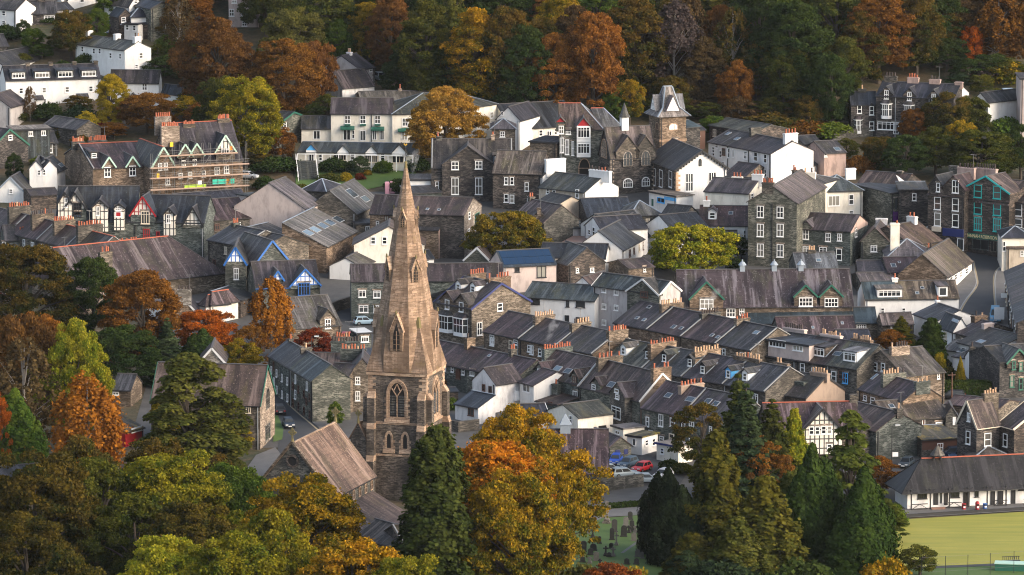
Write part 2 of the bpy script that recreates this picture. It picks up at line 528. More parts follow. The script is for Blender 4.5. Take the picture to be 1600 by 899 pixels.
def rloc(h,px,py):
 return h.inv@CO,(h.inv.to_3x3()@ray(px,py))
def hit_plane(h,px,py,p0,n):
 o,d=rloc(h,px,py)
 n=Vector(n)
 k=d.dot(n)
 if k>-1e-6:return None,None
 t=(Vector(p0)-o).dot(n)/k
 return o+d*t,t
def px_m(h,p,t):
 """pixels per metre along direction t at local point p: (horizontal, vertical)"""
 a,b=pj(h,p),pj(h,Vector(p)+Vector(t))
 return abs(b[0]-a[0]),abs(b[1]-a[1]),math.hypot(b[0]-a[0],b[1]-a[1])
def shell(h,over=0.28,verge=0.14,hips='LR',ridge='ridge',barge=None,skew='',skewmat='coping_stone',wins=(),dorm=(),sky=(),gab=(),chim=(),bay=(),pipes=None,quoin=None,plinth=None,lead='lead',gutter='gutter',aw=None,gutcol=None,sign=None,thick=0.14,shop=None):
 L,W,E,R,typ=h.L,h.W,h.E,h.R,h.typ
 x,y=L/2,W/2
 w,r=MB(),MB()
 t=thick
 if typ in 'GF':
  gx,gy=(x,y) if typ=='G' else(y,x)
  fn=(lambda a,b,c:(a,b,c)) if typ=='G' else(lambda a,b,c:(-b,a,c))
  w.poly([(-gx,-gy,0),(gx,-gy,0),(gx,-gy,E),(-gx,-gy,E)])
  w.poly([(gx,gy,0),(-gx,gy,0),(-gx,gy,E),(gx,gy,E)])
  w.poly([(-gx,gy,0),(-gx,-gy,0),(-gx,-gy,E),(-gx,0,E+R),(-gx,gy,E)])
  w.poly([(gx,-gy,0),(gx,gy,0),(gx,gy,E),(gx,0,E+R),(gx,-gy,E)])
  k=R/gy
  ex=gx+verge
  for s in(-1,1):
   yo,zo=s*(gy+over),E-over*k
   bt=[(-ex,yo,zo),(ex,yo,zo),(ex,0,E+R),(-ex,0,E+R)]
   if s>0:bt=[bt[1],bt[0],bt[3],bt[2]]
   r.hexa(bt,[(a,b,c+t*(1 if i<2 else 1)) for i,(a,b,c) in enumerate(bt)],0)
   r.bar((-ex,yo+s*0.05,zo+0.02),(ex,yo+s*0.05,zo+0.02),0.11,0.12,2)
  r.bar((-ex-0.01,0,E+R+t+0.03),(ex+0.01,0,E+R+t+0.03),0.34,0.12,1)
  ends_=[-1,1] if typ=='G' else[-1]
  if barge:
   for e in ends_:
    bm_=MB()
    for s in(-1,1):
     xx=e*(ex+0.04)
     bm_.bar((xx,s*(gy+over),E-over*k+t*0.4),(xx,0,E+R+t*0.4),0.08,0.34)
    bm_.xf(fn).build('bargeboard',barge,h.root)
  for e,ch in((-1,'L'),(1,'R')):
   if ch in skew:
    sk=MB()
    for s in(-1,1):
     sk.bar((e*(gx-0.12),s*(gy+over),E-over*k+t+0.08),(e*(gx-0.12),0,E+R+t+0.08),0.22,0.16)
    sk.xf(fn).build('coping',skewmat,h.root)
  w.xf(fn);r.xf(fn)
 elif typ in 'HP':
  w.hexa([(-x,-y,0),(x,-y,0),(x,y,0),(-x,y,0)],[(-x,-y,E),(x,-y,E),(x,y,E),(-x,y,E)])
  k=R/y
  zo=E-over*k*0.6
  a0,a1=-x-over,x+over
  rl=-x+min(y,x) if 'L' in hips else-x-verge
  rr=x-min(y,x) if 'R' in hips else x+verge
  if rr<=rl:rl=rr=(rl+rr)/2
  if 'L' not in hips:a0=-x-verge
  if 'R' not in hips:a1=x+verge
  yo,zt=y+over,E+R+t
  c=[(a0,-yo,zo),(a1,-yo,zo),(a1,yo,zo),(a0,yo,zo)]
  ct=[(p[0],p[1],p[2]+t) for p in c]
  for i in range(4):r.poly([c[i],c[(i+1)%4],ct[(i+1)%4],ct[i]],2)
  r.poly(list(reversed(c)),0)
  rl_,rr_=(rl,0,zt),(rr,0,zt)
  r.poly([ct[0],ct[1],rr_,rl_],0);r.poly([ct[2],ct[3],rl_,rr_],0)
  r.poly([ct[3],ct[0],rl_],0);r.poly([ct[1],ct[2],rr_],0)
  r.bar((a0,-yo-0.05,zo+0.05),(a1,-yo-0.05,zo+0.05),0.11,0.12,2)
  for i,e in((0,rl_),(3,rl_),(1,rr_),(2,rr_)):
   if('L' if i in(0,3) else 'R') in hips:r.bar(ct[i],e,0.22,0.08,3)
  if rr>rl+0.3:r.bar(rl_,rr_,0.32,0.14,1)
 elif typ=='L':
  w.hexa([(-x,-y,0),(x,-y,0),(x,y,0),(-x,y,0)],[(-x,-y,E),(x,-y,E),(x,y,E+R),(-x,y,E+R)])
  k=R/W
  bt=[(-x-verge,-y-over,E-over*k),(x+verge,-y-over,E-over*k),(x+verge,y+0.02,E+R),(-x-verge,y+0.02,E+R)]
  r.hexa(bt,[(p[0],p[1],p[2]+t) for p in bt],0)
  r.bar((-x-verge,-y-over-0.05,E-over*k),(x+verge,-y-over-0.05,E-over*k),0.11,0.12,2)
  r.bar((-x-verge,y-0.1,E+R+t+0.02),(x+verge,y-0.1,E+R+t+0.02),0.3,0.06,3)
 else:
  w.hexa([(-x,-y,0),(x,-y,0),(x,y,0),(-x,y,0)],[(-x,-y,E),(x,-y,E),(x,y,E),(-x,y,E)])
  r.box(-x-over,x+over,-y-over,y+over,E+0.003,E+0.2,0)
  r.box(-x-over-0.03,x+over+0.03,-y-over-0.03,-y-over,E-0.08,E+0.24,2)
 w.build('wall',h.wall,h.root)
 h.roof_o=r.build('roof',[h.roof,ridge,gutcol or gutter,lead],h.root)
 if typ in 'GHP':h.slopes=[((0,-y,E),Vector((0,-R,y)).normalized(),Vector((1,0,0)))]
 elif typ=='L':h.slopes=[((0,-y,E),Vector((0,-R,W)).normalized(),Vector((1,0,0)))]
 elif typ=='F':h.slopes=[((-x,0,E),Vector((-R,0,x)).normalized(),Vector((0,-1,0))),((x,0,E),Vector((R,0,x)).normalized(),Vector((0,1,0)))]
 else:h.slopes=[((0,0,E+0.2),Vector((0,0,1)),Vector((1,0,0)))]
 h.gabs=[]
 for g in gab:add_gable(h,**g)
 for q in wins:place_window(h,*q)
 if aw:auto_windows(h,*aw)
 if AUTO[0] and h.top and not wins and not gab and typ in 'GFHL' and L>3.2 and E>2.8 and not any(k in h.root['label'] for k in('blank','blind','no windows','garage','shed','barn','hall','outhouse')):
  n=max(1,int(L/3.4))
  for z in([E-1.35] if E<5 else[E-1.35,E-4.0]):
   for i in range(n):
    if random.random()<0.82:add_window(h.root,Vector((-L/2+L*(i+0.5)/n+random.uniform(-.3,.3),-W/2,z)),0.0,random.choice((0.8,1.0,1.2)),random.choice((1.2,1.4,1.5)),random.choice(('s','s2','c2')),random.choice(('paint_white','paint_white','paint_cream','paint_brown')))
 for q in dorm:add_dormer(h,*q)
 for q in sky:add_skylight(h,*q)
 for q in chim:add_chimney(h,*q)
 for q in bay:add_bay(h,*q)
 if pipes is None and h.top and L>5:pipes=[random.choice([-1,1])*(L/2-0.35)]
 for q in pipes or():
  b=MB();b.box(q-0.06,q+0.06,-y-0.16,-y-0.03,0,E-0.1)
  b.build('downpipe','gutter' if random.random()<0.7 else 'paint_grey',h.root)
 if quoin:
  b=MB()
  k=0
  zz=0.4
  while zz<E-0.5:
   k+=1
   a_,c_=(0.75,0.45) if k%2 else(0.45,0.75)
   for sx in(-1,1):
    b.box(sx*x-(0.04 if sx>0 else-0.04)*0-(a_ if sx>0 else 0.035),sx*x+(0.035 if sx>0 else a_),-y-0.035,-y+c_,zz,zz+0.38)
   zz+=0.42
  b.build('quoins',quoin,h.root)
def place_window(h,px,py,w,hh,style='s',frame='paint_white',glass=None,name=None):
 x,y,E,R=h.L/2,h.W/2,h.E,h.R
 best=None
 for g in h.gabs:
  p,t=hit_plane(h,px,py,(0,g['y'],0),(0,-1,0))
  if p is not None and abs(p.x-g['x'])<g['w']/2+0.1 and p.z>g['zl']-0.3:best=(t-1,p,0.0,Vector((1,0,0)));break
 if best is None:
  fz=E+(R if h.typ=='F' else 0.2)
  cands=[((0,-y,0),(0,-1,0),0.0,Vector((1,0,0)),lambda p:abs(p.x)<=x+0.3 and p.z<fz),((-x,0,0),(-1,0,0),-math.pi/2,Vector((0,-1,0)),lambda p:abs(p.y)<=y+0.3 and p.z<E+R),((x,0,0),(1,0,0),math.pi/2,Vector((0,1,0)),lambda p:abs(p.y)<=y+0.3 and p.z<E+R)]
  for p0,n,rz,tv,ok in cands:
   p,t=hit_plane(h,px,py,p0,n)
   if p is not None and ok(p) and p.z>0.3 and(best is None or t<best[0]):best=(t,p,rz,tv)
 if best is None:
  HLOG.append('   window misses its wall: %s at %d,%d'%(h.root.get('label','wing'),px,py));return None
 _,p,rz,tv=best
 hx=px_m(h,p,tv)[0];vz=px_m(h,p,(0,0,1))[1]
 wm,hm=min(w/max(hx,1.5),4.5),hh/vz
 wo=add_window(h.root,p,rz,wm,hm,style,frame,glass,name)
 if h.wall.startswith('stone') and style[0] in 'sgcp' and h.top:
  k=round(max(wm,.4),1)
  if k not in LINTEL:
   b=MB();b.box(-k/2-0.2,k/2+0.2,-0.05,0.02,0.0,0.28);LINTEL[k]=b.mesh('lintel',['stone_pale'])
  link('lintel',LINTEL[k],wo,(0,0,hm/2+0.04))
 return wo
LINTEL={}
def auto_windows(h,cols,zs,w=1.0,hh=1.5,style='s',frame='paint_white'):
 for z in zs:
  for i in range(cols):
   add_window(h.root,Vector((-h.L/2+h.L*(i+0.5)/cols,-h.W/2,z)),0.0,w,hh,style,frame)
def hit_slope(h,px,py):
 best=None
 for p0,n,tv in h.slopes:
  p,t=hit_plane(h,px,py,p0,n)
  if p is None:continue
  if abs(p.x)>h.L/2+0.5 or abs(p.y)>h.W/2+0.5:continue
  if p.z>h.E+h.R+0.4:continue
  if best is None or t<best[0]:best=(t,p,n,tv)
 return best
def add_skylight(h,px,py,w,hh,mat='paint_grey',glass='skyglass'):
 r=hit_slope(h,px,py)
 if r is None:HLOG.append('   rooflight misses: %s %d,%d'%(h.root.get('label','wing'),px,py));return
 _,p,n,tv=r
 up=n.cross(tv)
 if up.z<0:up=-up
 p=p+n*0.14
 a=max(w/max(px_m(h,p,tv)[2],1),0.5)/2;c=max(hh/max(px_m(h,p,up)[1],0.8),0.6)/2
 a,c=min(a,1.6),min(c,2.2)
 b=MB()
 P=lambda s,t_,o:p+tv*s+up*t_+n*o
 fl=1 if tv.cross(up).dot(n)>0 else-1
 ring=[(-a,-c),(a,-c),(a,c),(-a,c)]
 b.hexa([P(s*fl,q,-0.08) for s,q in ring],[P(s*fl,q,0.07) for s,q in ring],0)
 o=b.build('skylight',mat,h.root)
 g=MB();k=0.1
 g.poly([P(s*fl*(1-k/a),q*(1-k/c),0.078) for s,q in ring],0)
 g.build('pane',glass,o if h.top else h.root)
def add_dormer(h,px,py,w,hh,kind='g',wall='slate_green',frame='paint_white',roof=None,style='s',cheeks=None):
 r=hit_slope(h,px,py+hh/2+1)
 if r is None:HLOG.append('   dormer misses: %s %d,%d'%(h.root.get('label','wing'),px,py));return
 _,p,n,tv=r
 wm=w/max(px_m(h,p,(1,0,0))[0],2.0);hm=hh/px_m(h,p,(0,0,1))[1]
 wm=min(wm,7)
 slope=-n.y/n.z if abs(n.z)>1e-3 else 1
 slope=max(slope,0.15)
 zt=p.z+0.25+hm+0.15
 hx=wm/2+0.22
 dep=min((zt-p.z)/slope+0.3,9)
 b=MB()
 b.box(p.x-hx,p.x+hx,p.y,p.y+dep,p.z-0.3,zt,0)
 ov=0.22
 if kind in 'gh':
  rise=hx*0.75
  dr=min((zt+rise-p.z)/slope+0.2,10)
  x0,x1=p.x-hx-ov,p.x+hx+ov
  zz=zt-ov*0.75
  if kind=='g':
   b.poly([(p.x-hx,p.y,zt),(p.x+hx,p.y,zt),(p.x,p.y,zt+rise)],0)
   yf=p.y-0.25
  else:yf=p.y-0.25
  ap=(p.x,yf if kind=='g' else p.y+hx*0.8,zt+rise+0.02);bk=(p.x,p.y+dr,zt+rise+0.02)
  for sx,e in((-1,x0),(1,x1)):
   q=[(e,yf,zz),(e,p.y+dep,zz),bk,ap]
   if sx>0:q=[q[1],q[0],q[3],q[2]]
   q=q if sx<0 else q
   b.hexa(list(reversed(q)) if False else q,[(a_,c_,d_+0.1) for a_,c_,d_ in q],1)
  if kind=='h':b.poly([(x0,yf,zz+0.1),(x1,yf,zz+0.1),(ap[0],ap[1],ap[2]+0.1)],1)
  b.bar((ap[0],ap[1],ap[2]+0.13),(bk[0],bk[1],bk[2]+0.13),0.22,0.1,2)
 else:
  b.hexa([(p.x-hx-ov,p.y-ov,zt),(p.x+hx+ov,p.y-ov,zt),(p.x+hx+ov,p.y+dep+0.4,zt+0.25),(p.x-hx-ov,p.y+dep+0.4,zt+0.25)],[(p.x-hx-ov,p.y-ov,zt+0.16),(p.x+hx+ov,p.y-ov,zt+0.16),(p.x+hx+ov,p.y+dep+0.4,zt+0.41),(p.x-hx-ov,p.y+dep+0.4,zt+0.41)],1)
 for sx in(-1,1):
  b.bar((p.x+sx*(hx+0.03),p.y,p.z+0.2),(p.x+sx*(hx+0.03),p.y+dep*0.9,p.z+0.2+slope*dep*0.9),0.08,0.16,3)
 o=b.build('dormer',[wall,roof or h.roof,'ridge','lead'],h.root)
 add_window(o if h.top else h.root,Vector((p.x,p.y,p.z+0.25+hm/2)),0.0,wm,hm,style,frame)
def add_gable(h,px,ay,w,by,low=None,wall=None,barge=None,p=0.06,roof=None,dep=None,top=None,topz=0.5):
 """a gable standing on the front wall, its ridge running back into the main roof"""
 y=-h.W/2-p
 q,_=hit_plane(h,px,by,(0,y,0),(0,-1,0))
 qa,_=hit_plane(h,px,ay,(0,y,0),(0,-1,0))
 if q is None or qa is None:HLOG.append('   gable misses '+h.root.get('label','wing'));return
 zb,za,xc=q.z,qa.z,qa.x
 zl=hit_plane(h,px,low,(0,y,0),(0,-1,0))[0].z if low else zb-0.6
 wm=w/max(px_m(h,q,(1,0,0))[0],2)
 hx=wm/2
 slope=h.R/(h.W/2) if h.typ in 'GHP' else 0.8
 if dep is None:dep=min(max((za-h.E)/max(slope,0.2),0.8),h.W/2)+p+0.1
 b=MB()
 yb=y+dep
 b.poly([(xc-hx,y,zl),(xc+hx,y,zl),(xc+hx,y,zb),(xc,y,za),(xc-hx,y,zb)],0)
 ybs=y+max(p,min(dep,max((zb-h.E)/max(slope,0.2),0.0)+p)+0.1)
 b.poly([(xc-hx,ybs,zl),(xc-hx,y,zl),(xc-hx,y,zb),(xc-hx,ybs,zb)],0)
 b.poly([(xc+hx,y,zl),(xc+hx,ybs,zl),(xc+hx,ybs,zb),(xc+hx,y,zb)],0)
 if top:
  zt=zb+(za-zb)*0.0 if topz==0 else zb
  b.poly([(xc-hx*0.98,y-0.03,zb),(xc+hx*0.98,y-0.03,zb),(xc,y-0.03,za)],4)
 k=(za-zb)/hx
 ov=0.22
 for s in(-1,1):
  e=xc+s*(hx+ov)
  q_=[(e,y-0.25,zb-ov*k),(e,ybs+(0.4 if True else 0),zb-ov*k),(xc,yb,za),(xc,y-0.25,za)]
  if s>0:q_=[q_[3],q_[2],q_[1],q_[0]]
  b.hexa(list(reversed(q_)) if s<0 else list(reversed(q_)),[(a_,c_,d_+0.13) for a_,c_,d_ in reversed(q_)],1)
 b.bar((xc,y-0.27,za+0.15),(xc,yb,za+0.15),0.26,0.1,2)
 o=b.build('gable',[wall or h.wall,roof or h.roof,'ridge','lead',top or 'timber'],h.root)
 if barge:
  bb=MB()
  for s in(-1,1):bb.bar((xc+s*(hx+ov),y-0.3,zb-ov*k+0.04),(xc,y-0.3,za+0.06),0.09,0.3)
  bb.build('bargeboard',barge,o if h.top else h.root)
 h.gabs.append(dict(x=xc,y=y-(0.03 if top else 0),w=wm,zl=zl))
def add_chimney(h,px,w,topy,npots=4,pot='terra',wall=None,yk=0.0,pothh=0.75,thick=0.8,axis=None,cap=None):
 """a stack on the ridge where the photograph shows it; yk = place across the roof (-1 front eave .. 1 back eave)"""
 if h.typ=='F':line=lambda s:Vector((yk*h.L/2,s*h.W/2,h.E+h.R*(1-abs(yk))))
 else:line=lambda s:Vector((s*h.L/2,yk*h.W/2,(h.E+h.R*(1-abs(yk))) if h.typ in 'GHP' else h.E+h.R*(yk+1)/2))
 lo,hi=-1.05,1.05
 f=lambda s:pj(h,line(s))[0]-px
 if f(lo)*f(hi)>0:s=lo if abs(f(lo))<abs(f(hi)) else hi
 else:
  for _ in range(40):
   mid=(lo+hi)/2
   if f(lo)*f(mid)<=0:hi=mid
   else:lo=mid
  s=lo
 s=max(-0.97,min(0.97,s))
 p=line(s)
 zlo,zhi=p.z-3,p.z+12
 for _ in range(40):
  mid=(zlo+zhi)/2
  if pj(h,(p.x,p.y,mid))[1]>topy:zlo=mid
  else:zhi=mid
 zt=max(zlo,p.z+0.6)
 ax,ay=px_m(h,p,(1,0,0))[0],px_m(h,p,(0,1,0))[0]
 along_x=(ax>ay) if axis is None else axis=='x'
 ln=min(max(w/max(ax if along_x else ay,2),0.6),6)
 hx,hy=(ln/2,thick/2) if along_x else(thick/2,ln/2)
 zb=p.z-h.R*min(1,2*hy/max(h.W,1))-0.7
 b=MB()
 b.box(p.x-hx,p.x+hx,p.y-hy,p.y+hy,zb,zt-0.25,0)
 b.box(p.x-hx-0.09,p.x+hx+0.09,p.y-hy-0.09,p.y+hy+0.09,zt-0.25,zt-0.08,1)
 b.box(p.x-hx+0.02,p.x+hx-0.02,p.y-hy+0.02,p.y+hy-0.02,zt-0.08,zt,1)
 o=b.build('chimney',[wall or h.wall,cap or wall or h.wall,'lead'],h.root)
 if npots and h.top and random.random()<0.3:
  a=MB();q=p.x+(hx*0.8 if along_x else 0)
  a.bar((q,p.y,zt-0.3),(q,p.y,zt+2.6),0.06,0.06);a.bar((q-0.7,p.y,zt+2.5),(q+0.7,p.y+0.2,zt+2.5),0.05,0.05)
  for k in range(5):a.bar((q-0.6+k*0.28,p.y-0.3,zt+2.5),(q-0.6+k*0.28,p.y+0.35,zt+2.5),0.04,0.04)
  a.build('aerial','steel',o)
 if npots:
  pm=pot_mesh(pot,pothh)
  pm2=pot_mesh(random.choice(('pot_cream','pot_dark','terra')),pothh*random.choice((0.7,1,1.2)))
  for i in range(npots):
   if random.random()<0.06:continue
   k=((i+0.5)/npots-0.5)*(ln-0.2)
   po=link('chimney_pot',pm2 if random.random()<0.16 else pm,o if h.top else h.root,(p.x+(k if along_x else 0),p.y+(0 if along_x else k),zt-0.02))
   po.scale=(1,1,random.choice((1,1,1.08,0.92,0.7))*random.uniform(0.93,1.07))
def add_bay(h,px,py,w,hh,n=3,proj_=0.8,frame='paint_white',roof='slate',base=None):
 """a projecting bay window on the front wall, centred where the photograph shows it"""
 y=-h.W/2
 q,_=hit_plane(h,px,py,(0,y,0),(0,-1,0))
 if q is None:return
 wm=w/px_m(h,q,(1,0,0))[0];hm=hh/px_m(h,q,(0,0,1))[1]
 x0,x1,z0,z1=q.x-wm/2,q.x+wm/2,q.z-hm/2,q.z+hm/2
 i=min(0.5,wm*0.22)
 ring=lambda z,e=0.0:[(x0-e,y+0.02,z),(x0+i-e,y-proj_-e,z),(x1-i+e,y-proj_-e,z),(x1+e,y+0.02,z)]
 b=MB()
 b.hexa(ring(z0),ring(z1),0)
 b.hexa(ring(z1,0.15),ring(z1+0.14,0.15),0)
 b.hexa(ring(z1+0.14,0.12),[(x0+0.2,y+0.02,z1+0.8),(x0+i,y-0.15,z1+0.8),(x1-i,y-0.15,z1+0.8),(x1-0.2,y+0.02,z1+0.8)],1)
 o=b.build('bay_window',[frame,roof],h.root)
 g=MB()
 def panes(p,q_,n_):
  p,q_=Vector(p),Vector(q_)
  d=(q_-p);l=d.length;d=d/l
  nrm=Vector((d.y,-d.x,0))
  for k in range(n_):
   a,c=0.09+(l-0.09)*k/n_,(l-0.09)*(k+1)/n_
   for za,zb in((z0+hm*0.22,z0+hm*0.62),(z0+hm*0.66,z1-0.1)):
    aa,cc=p+d*a+nrm*0.012,p+d*c+nrm*0.012
    g.poly([(aa.x,aa.y,za),(cc.x,cc.y,za),(cc.x,cc.y,zb),(aa.x,aa.y,zb)])
 r_=ring(0)
 panes(r_[1],r_[2],n);panes(r_[0],r_[1],1);panes(r_[2],r_[3],1)
 g.build('pane','glass',o if h.top else h.root)
def terrace(labels,A,B,hw,ry,W,group,walls=None,roofs=None,kws=None,name='terraced_house',typ='G',**kw):
 """a row of adjoining houses, each one a thing of its own"""
 a=pt(A[0],A[1],hw);b=ptz(B[0],B[1],a.z)
 n=len(labels)
 out=[]
 d=(b-a);gap=d.normalized()*0.006
 m=Vector((-d.y,d.x,0)).normalized()
 lo,hi=0.3,20.0
 for _ in range(50):
  mid=(lo+hi)/2
  if proj(a+m*W/2+Vector((0,0,mid)))[1]>ry:lo=mid
  else:hi=mid
 for i in range(n):
  p,q=a+d*(i/n)+gap,a+d*((i+1)/n)-gap
  k=dict(kw);k.update((kws or{}).get(i,{}))
  out.append(H(labels[i],A,B,hw,None,W,typ=typ,R=lo,ends=(p,q),group=group,name=name,wall=(walls[i] if walls else k.pop('wall','stone')),roof=(roofs[i] if roofs else k.pop('roof','slate')),**{x_:v for x_,v in k.items() if x_ not in('wall','roof')}))
 return out
# ---------------------------------------------------------------- ground, roads, lawns
def earth_mat():
 m,nt,b,o=new_mat('earth')
 tc=nt.nodes.new('ShaderNodeTexCoord')
 v=tc.outputs['Object']
 a,c,f=noise(nt,v,0.06,5),noise(nt,v,0.7,5,0.7),noise(nt,v,4.0,3)
 cc=mixc(nt,ramp(nt,a,[(0.4,0.0),(0.62,1.0)]),(0.030,0.040,0.014),(0.075,0.048,0.024))
 cc=mixc(nt,ramp(nt,c,[(0.45,0.0),(0.7,0.8)]),cc,(0.13,0.080,0.040))
 cc=mixc(nt,ramp(nt,f,[(0.4,0.0),(0.7,0.5)]),cc,(0.035,0.03,0.012))
 nt.links.new(cc,b.inputs['Base Color']);b.inputs['Roughness'].default_value=0.95
 bump(nt,b,c,0.8,0.4)
def surf_mat(name,c1,c2,sc=0.4,rough=0.85,stripe=None,fine=6.0):
 m,nt,b,o=new_mat(name)
 tc=nt.nodes.new('ShaderNodeTexCoord')
 v=tc.outputs['Object']
 a,f=noise(nt,v,sc,5,0.65),noise(nt,v,fine,3)
 cc=mixc(nt,ramp(nt,a,[(0.35,0.0),(0.7,1.0)]),c1,c2)
 cc=mixc(nt,ramp(nt,f,[(0.35,0.0),(0.75,0.4)]),cc,mul(c1,0.6))
 if stripe:
  mp=nt.nodes.new('ShaderNodeMapping');mp.inputs['Scale'].default_value=(0.15,1.6,1);mp.inputs['Rotation'].default_value=(0,0,0.25)
  nt.links.new(v,mp.inputs['Vector'])
  s=noise(nt,mp.outputs[0],0.6,4)
  cc=mixc(nt,ramp(nt,s,[(0.4,0.0),(0.65,0.7)]),cc,stripe)
 nt.links.new(cc,b.inputs['Base Color']);b.inputs['Roughness'].default_value=rough
 bump(nt,b,f,0.3,0.03)
earth_mat()
surf_mat('asphalt',(0.030,0.032,0.036),(0.044,0.046,0.05),0.25)
surf_mat('asphalt_worn',(0.060,0.058,0.056),(0.095,0.09,0.086),0.3)
surf_mat('pavement',(0.11,0.105,0.10),(0.15,0.145,0.14),0.4)
surf_mat('lawn',(0.052,0.105,0.012),(0.080,0.130,0.02),0.35)
surf_mat('bowling',(0.27,0.25,0.030),(0.32,0.285,0.04),0.12,stripe=(0.19,0.20,0.022))
surf_mat('line_yellow',(0.30,0.24,0.15),(0.34,0.28,0.18),1.0)
surf_mat('line_white',(0.5,0.5,0.48),(0.6,0.6,0.58),1.0)
gx=np.arange(-700,701,35.0)
gb=MB()
nx=len(gx)
gb.v=[(float(a),float(b_),float(c)) for b_,c in zip(GY,GZ) for a in gx]
gb.f=[(j*nx+i,j*nx+i+1,(j+1)*nx+i+1,(j+1)*nx+i) for j in range(len(GY)-1) for i in range(nx-1)]
gb.m=[0]*len(gb.f)
struct(gb.build('ground','earth'))
def drape(name,pts,mat,lift=0.05):
 """a sheet that follows the ground; pts are ground places in the photograph, or points in metres"""
 P=[pt(*p) if p[0]>-900 and p[1]<2000 and isinstance(p,tuple) else Vector(p) for p in pts]
 ys=[p.y for p in P]
 b=MB()
 lo,hi=min(ys),max(ys)
 cuts=[lo]+[y for y in GY if lo<y<hi]+[hi]
 def clip(poly,k,keep_above):
  out=[]
  for i in range(len(poly)):
   p,q=poly[i],poly[(i+1)%len(poly)]
   a,c=((p[1]-k),(q[1]-k)) if keep_above else((k-p[1]),(k-q[1]))
   if a>=0:out.append(p)
   if(a>0 and c<0) or(a<0 and c>0):
    t=a/(a-c);out.append((p[0]+(q[0]-p[0])*t,p[1]+(q[1]-p[1])*t))
  return out
 base=[(p.x,p.y) for p in P]
 area=sum(base[i][0]*base[(i+1)%len(base)][1]-base[(i+1)%len(base)][0]*base[i][1] for i in range(len(base)))
 if area<0:base.reverse()
 for y0,y1 in zip(cuts,cuts[1:]):
  c=clip(clip(base,y0,True),y1,False)
  if len(c)>=3:b.poly([(x_,y_,gz(y_)+lift) for x_,y_ in c])
 return b.build(name,mat)
def ribbon(name,pts,width,mat,lift=0.09,off=0.0,h=0.0):
 """a strip along a line on the ground (a painted line, or with h a kerb or wall of that height)"""
 P=[pt(*p) if isinstance(p,tuple) else Vector(p) for p in pts]
 if name=='road_line' or name=='kerb':
  for _ in range(3):P=[P[0]]+[q for a,c in zip(P,P[1:]) for q in(a.lerp(c,0.25),a.lerp(c,0.75))]+[P[-1]]
 Q=[]
 for a,c in zip(P,P[1:]):
  n=max(1,int((c-a).length/2.5))
  Q+=[a+(c-a)*(i/n) for i in range(n)]
 Q.append(P[-1])
 b=MB()
 L_,R_=[],[]
 for i,p in enumerate(Q):
  d=Q[min(i+1,len(Q)-1)]-Q[max(i-1,0)]
  s=Vector((-d.y,d.x,0)).normalized()
  for lst,k in((L_,off+width/2),(R_,off-width/2)):
   v=p+s*k
   lst.append(Vector((v.x,v.y,gz(v.y)+lift)))
 up=Vector((0,0,h))
 for i in range(len(Q)-1):
  if h<=0:b.poly([R_[i],R_[i+1],L_[i+1],L_[i]])
  else:
   dn=Vector((0,0,-0.5))
   b.hexa([R_[i]+dn,R_[i+1]+dn,L_[i+1]+dn,L_[i]+dn],[R_[i]+up,R_[i+1]+up,L_[i+1]+up,L_[i]+up])
 return b.build(name,mat)
# ---------------------------------------------------------------- trees
def leaf_material():
 m=bpy.data.materials.new('leaves');m.use_nodes=True
 MATS['leaves']=m
 nt=m.node_tree;nt.nodes.clear()
 o=nt.nodes.new('ShaderNodeOutputMaterial')
 tc=nt.nodes.new('ShaderNodeTexCoord')
 oi=nt.nodes.new('ShaderNodeObjectInfo')
 ca,cb=[nt.nodes.new('ShaderNodeAttribute') for _ in range(2)]
 for q,nm in((ca,'leaf_colour'),(cb,'turned_colour')):q.attribute_type='OBJECT';q.attribute_name=nm
 ad=nt.nodes.new('ShaderNodeVectorMath');ad.operation='MULTIPLY_ADD'
 nt.links.new(oi.outputs['Random'],ad.inputs[0]);ad.inputs[1].default_value=(50,70,90);nt.links.new(tc.outputs['Object'],ad.inputs[2])
 n=noise(nt,ad.outputs[0],0.42,3,0.6)
 ge=nt.nodes.new('ShaderNodeNewGeometry')
 mm=nt.nodes.new('ShaderNodeMath');mm.operation='MULTIPLY_ADD';mm.inputs[1].default_value=0.22
 nt.links.new(ge.outputs['Random Per Island'],mm.inputs[0]);nt.links.new(n,mm.inputs[2])
 sep=nt.nodes.new('ShaderNodeSeparateXYZ');nt.links.new(tc.outputs['Generated'],sep.inputs[0])
 m2=nt.nodes.new('ShaderNodeMath');m2 .operation='MULTIPLY_ADD';m2 .inputs[1].default_value=0.2
 nt.links.new(sep.outputs[2],m2 .inputs[0]);nt.links.new(mm.outputs[0],m2 .inputs[2])
 c=mixc(nt,ramp(nt,m2 .outputs[0],[(0.60,0.0),(0.88,1.0)]),ca.outputs['Color'],cb.outputs['Color'])
 hs=nt.nodes.new('ShaderNodeHueSaturation')
 mr=nt.nodes.new('ShaderNodeMapRange');mr.inputs[3].default_value=0.8;mr.inputs[4].default_value=1.25
 nt.links.new(ge.outputs['Random Per Island'],mr.inputs[0]);nt.links.new(mr.outputs[0],hs.inputs['Value'])
 nt.links.new(c,hs.inputs['Color'])
 d=nt.nodes.new('ShaderNodeBsdfDiffuse');t=nt.nodes.new('ShaderNodeBsdfTranslucent')
 nt.links.new(hs.outputs[0],d.inputs[0]);nt.links.new(hs.outputs[0],t.inputs[0])
 mx=nt.nodes.new('ShaderNodeMixShader');mx.inputs[0].default_value=0.25
 nt.links.new(d.outputs[0],mx.inputs[1]);nt.links.new(t.outputs[0],mx.inputs[2]);nt.links.new(mx.outputs[0],o.inputs[0])
leaf_material()
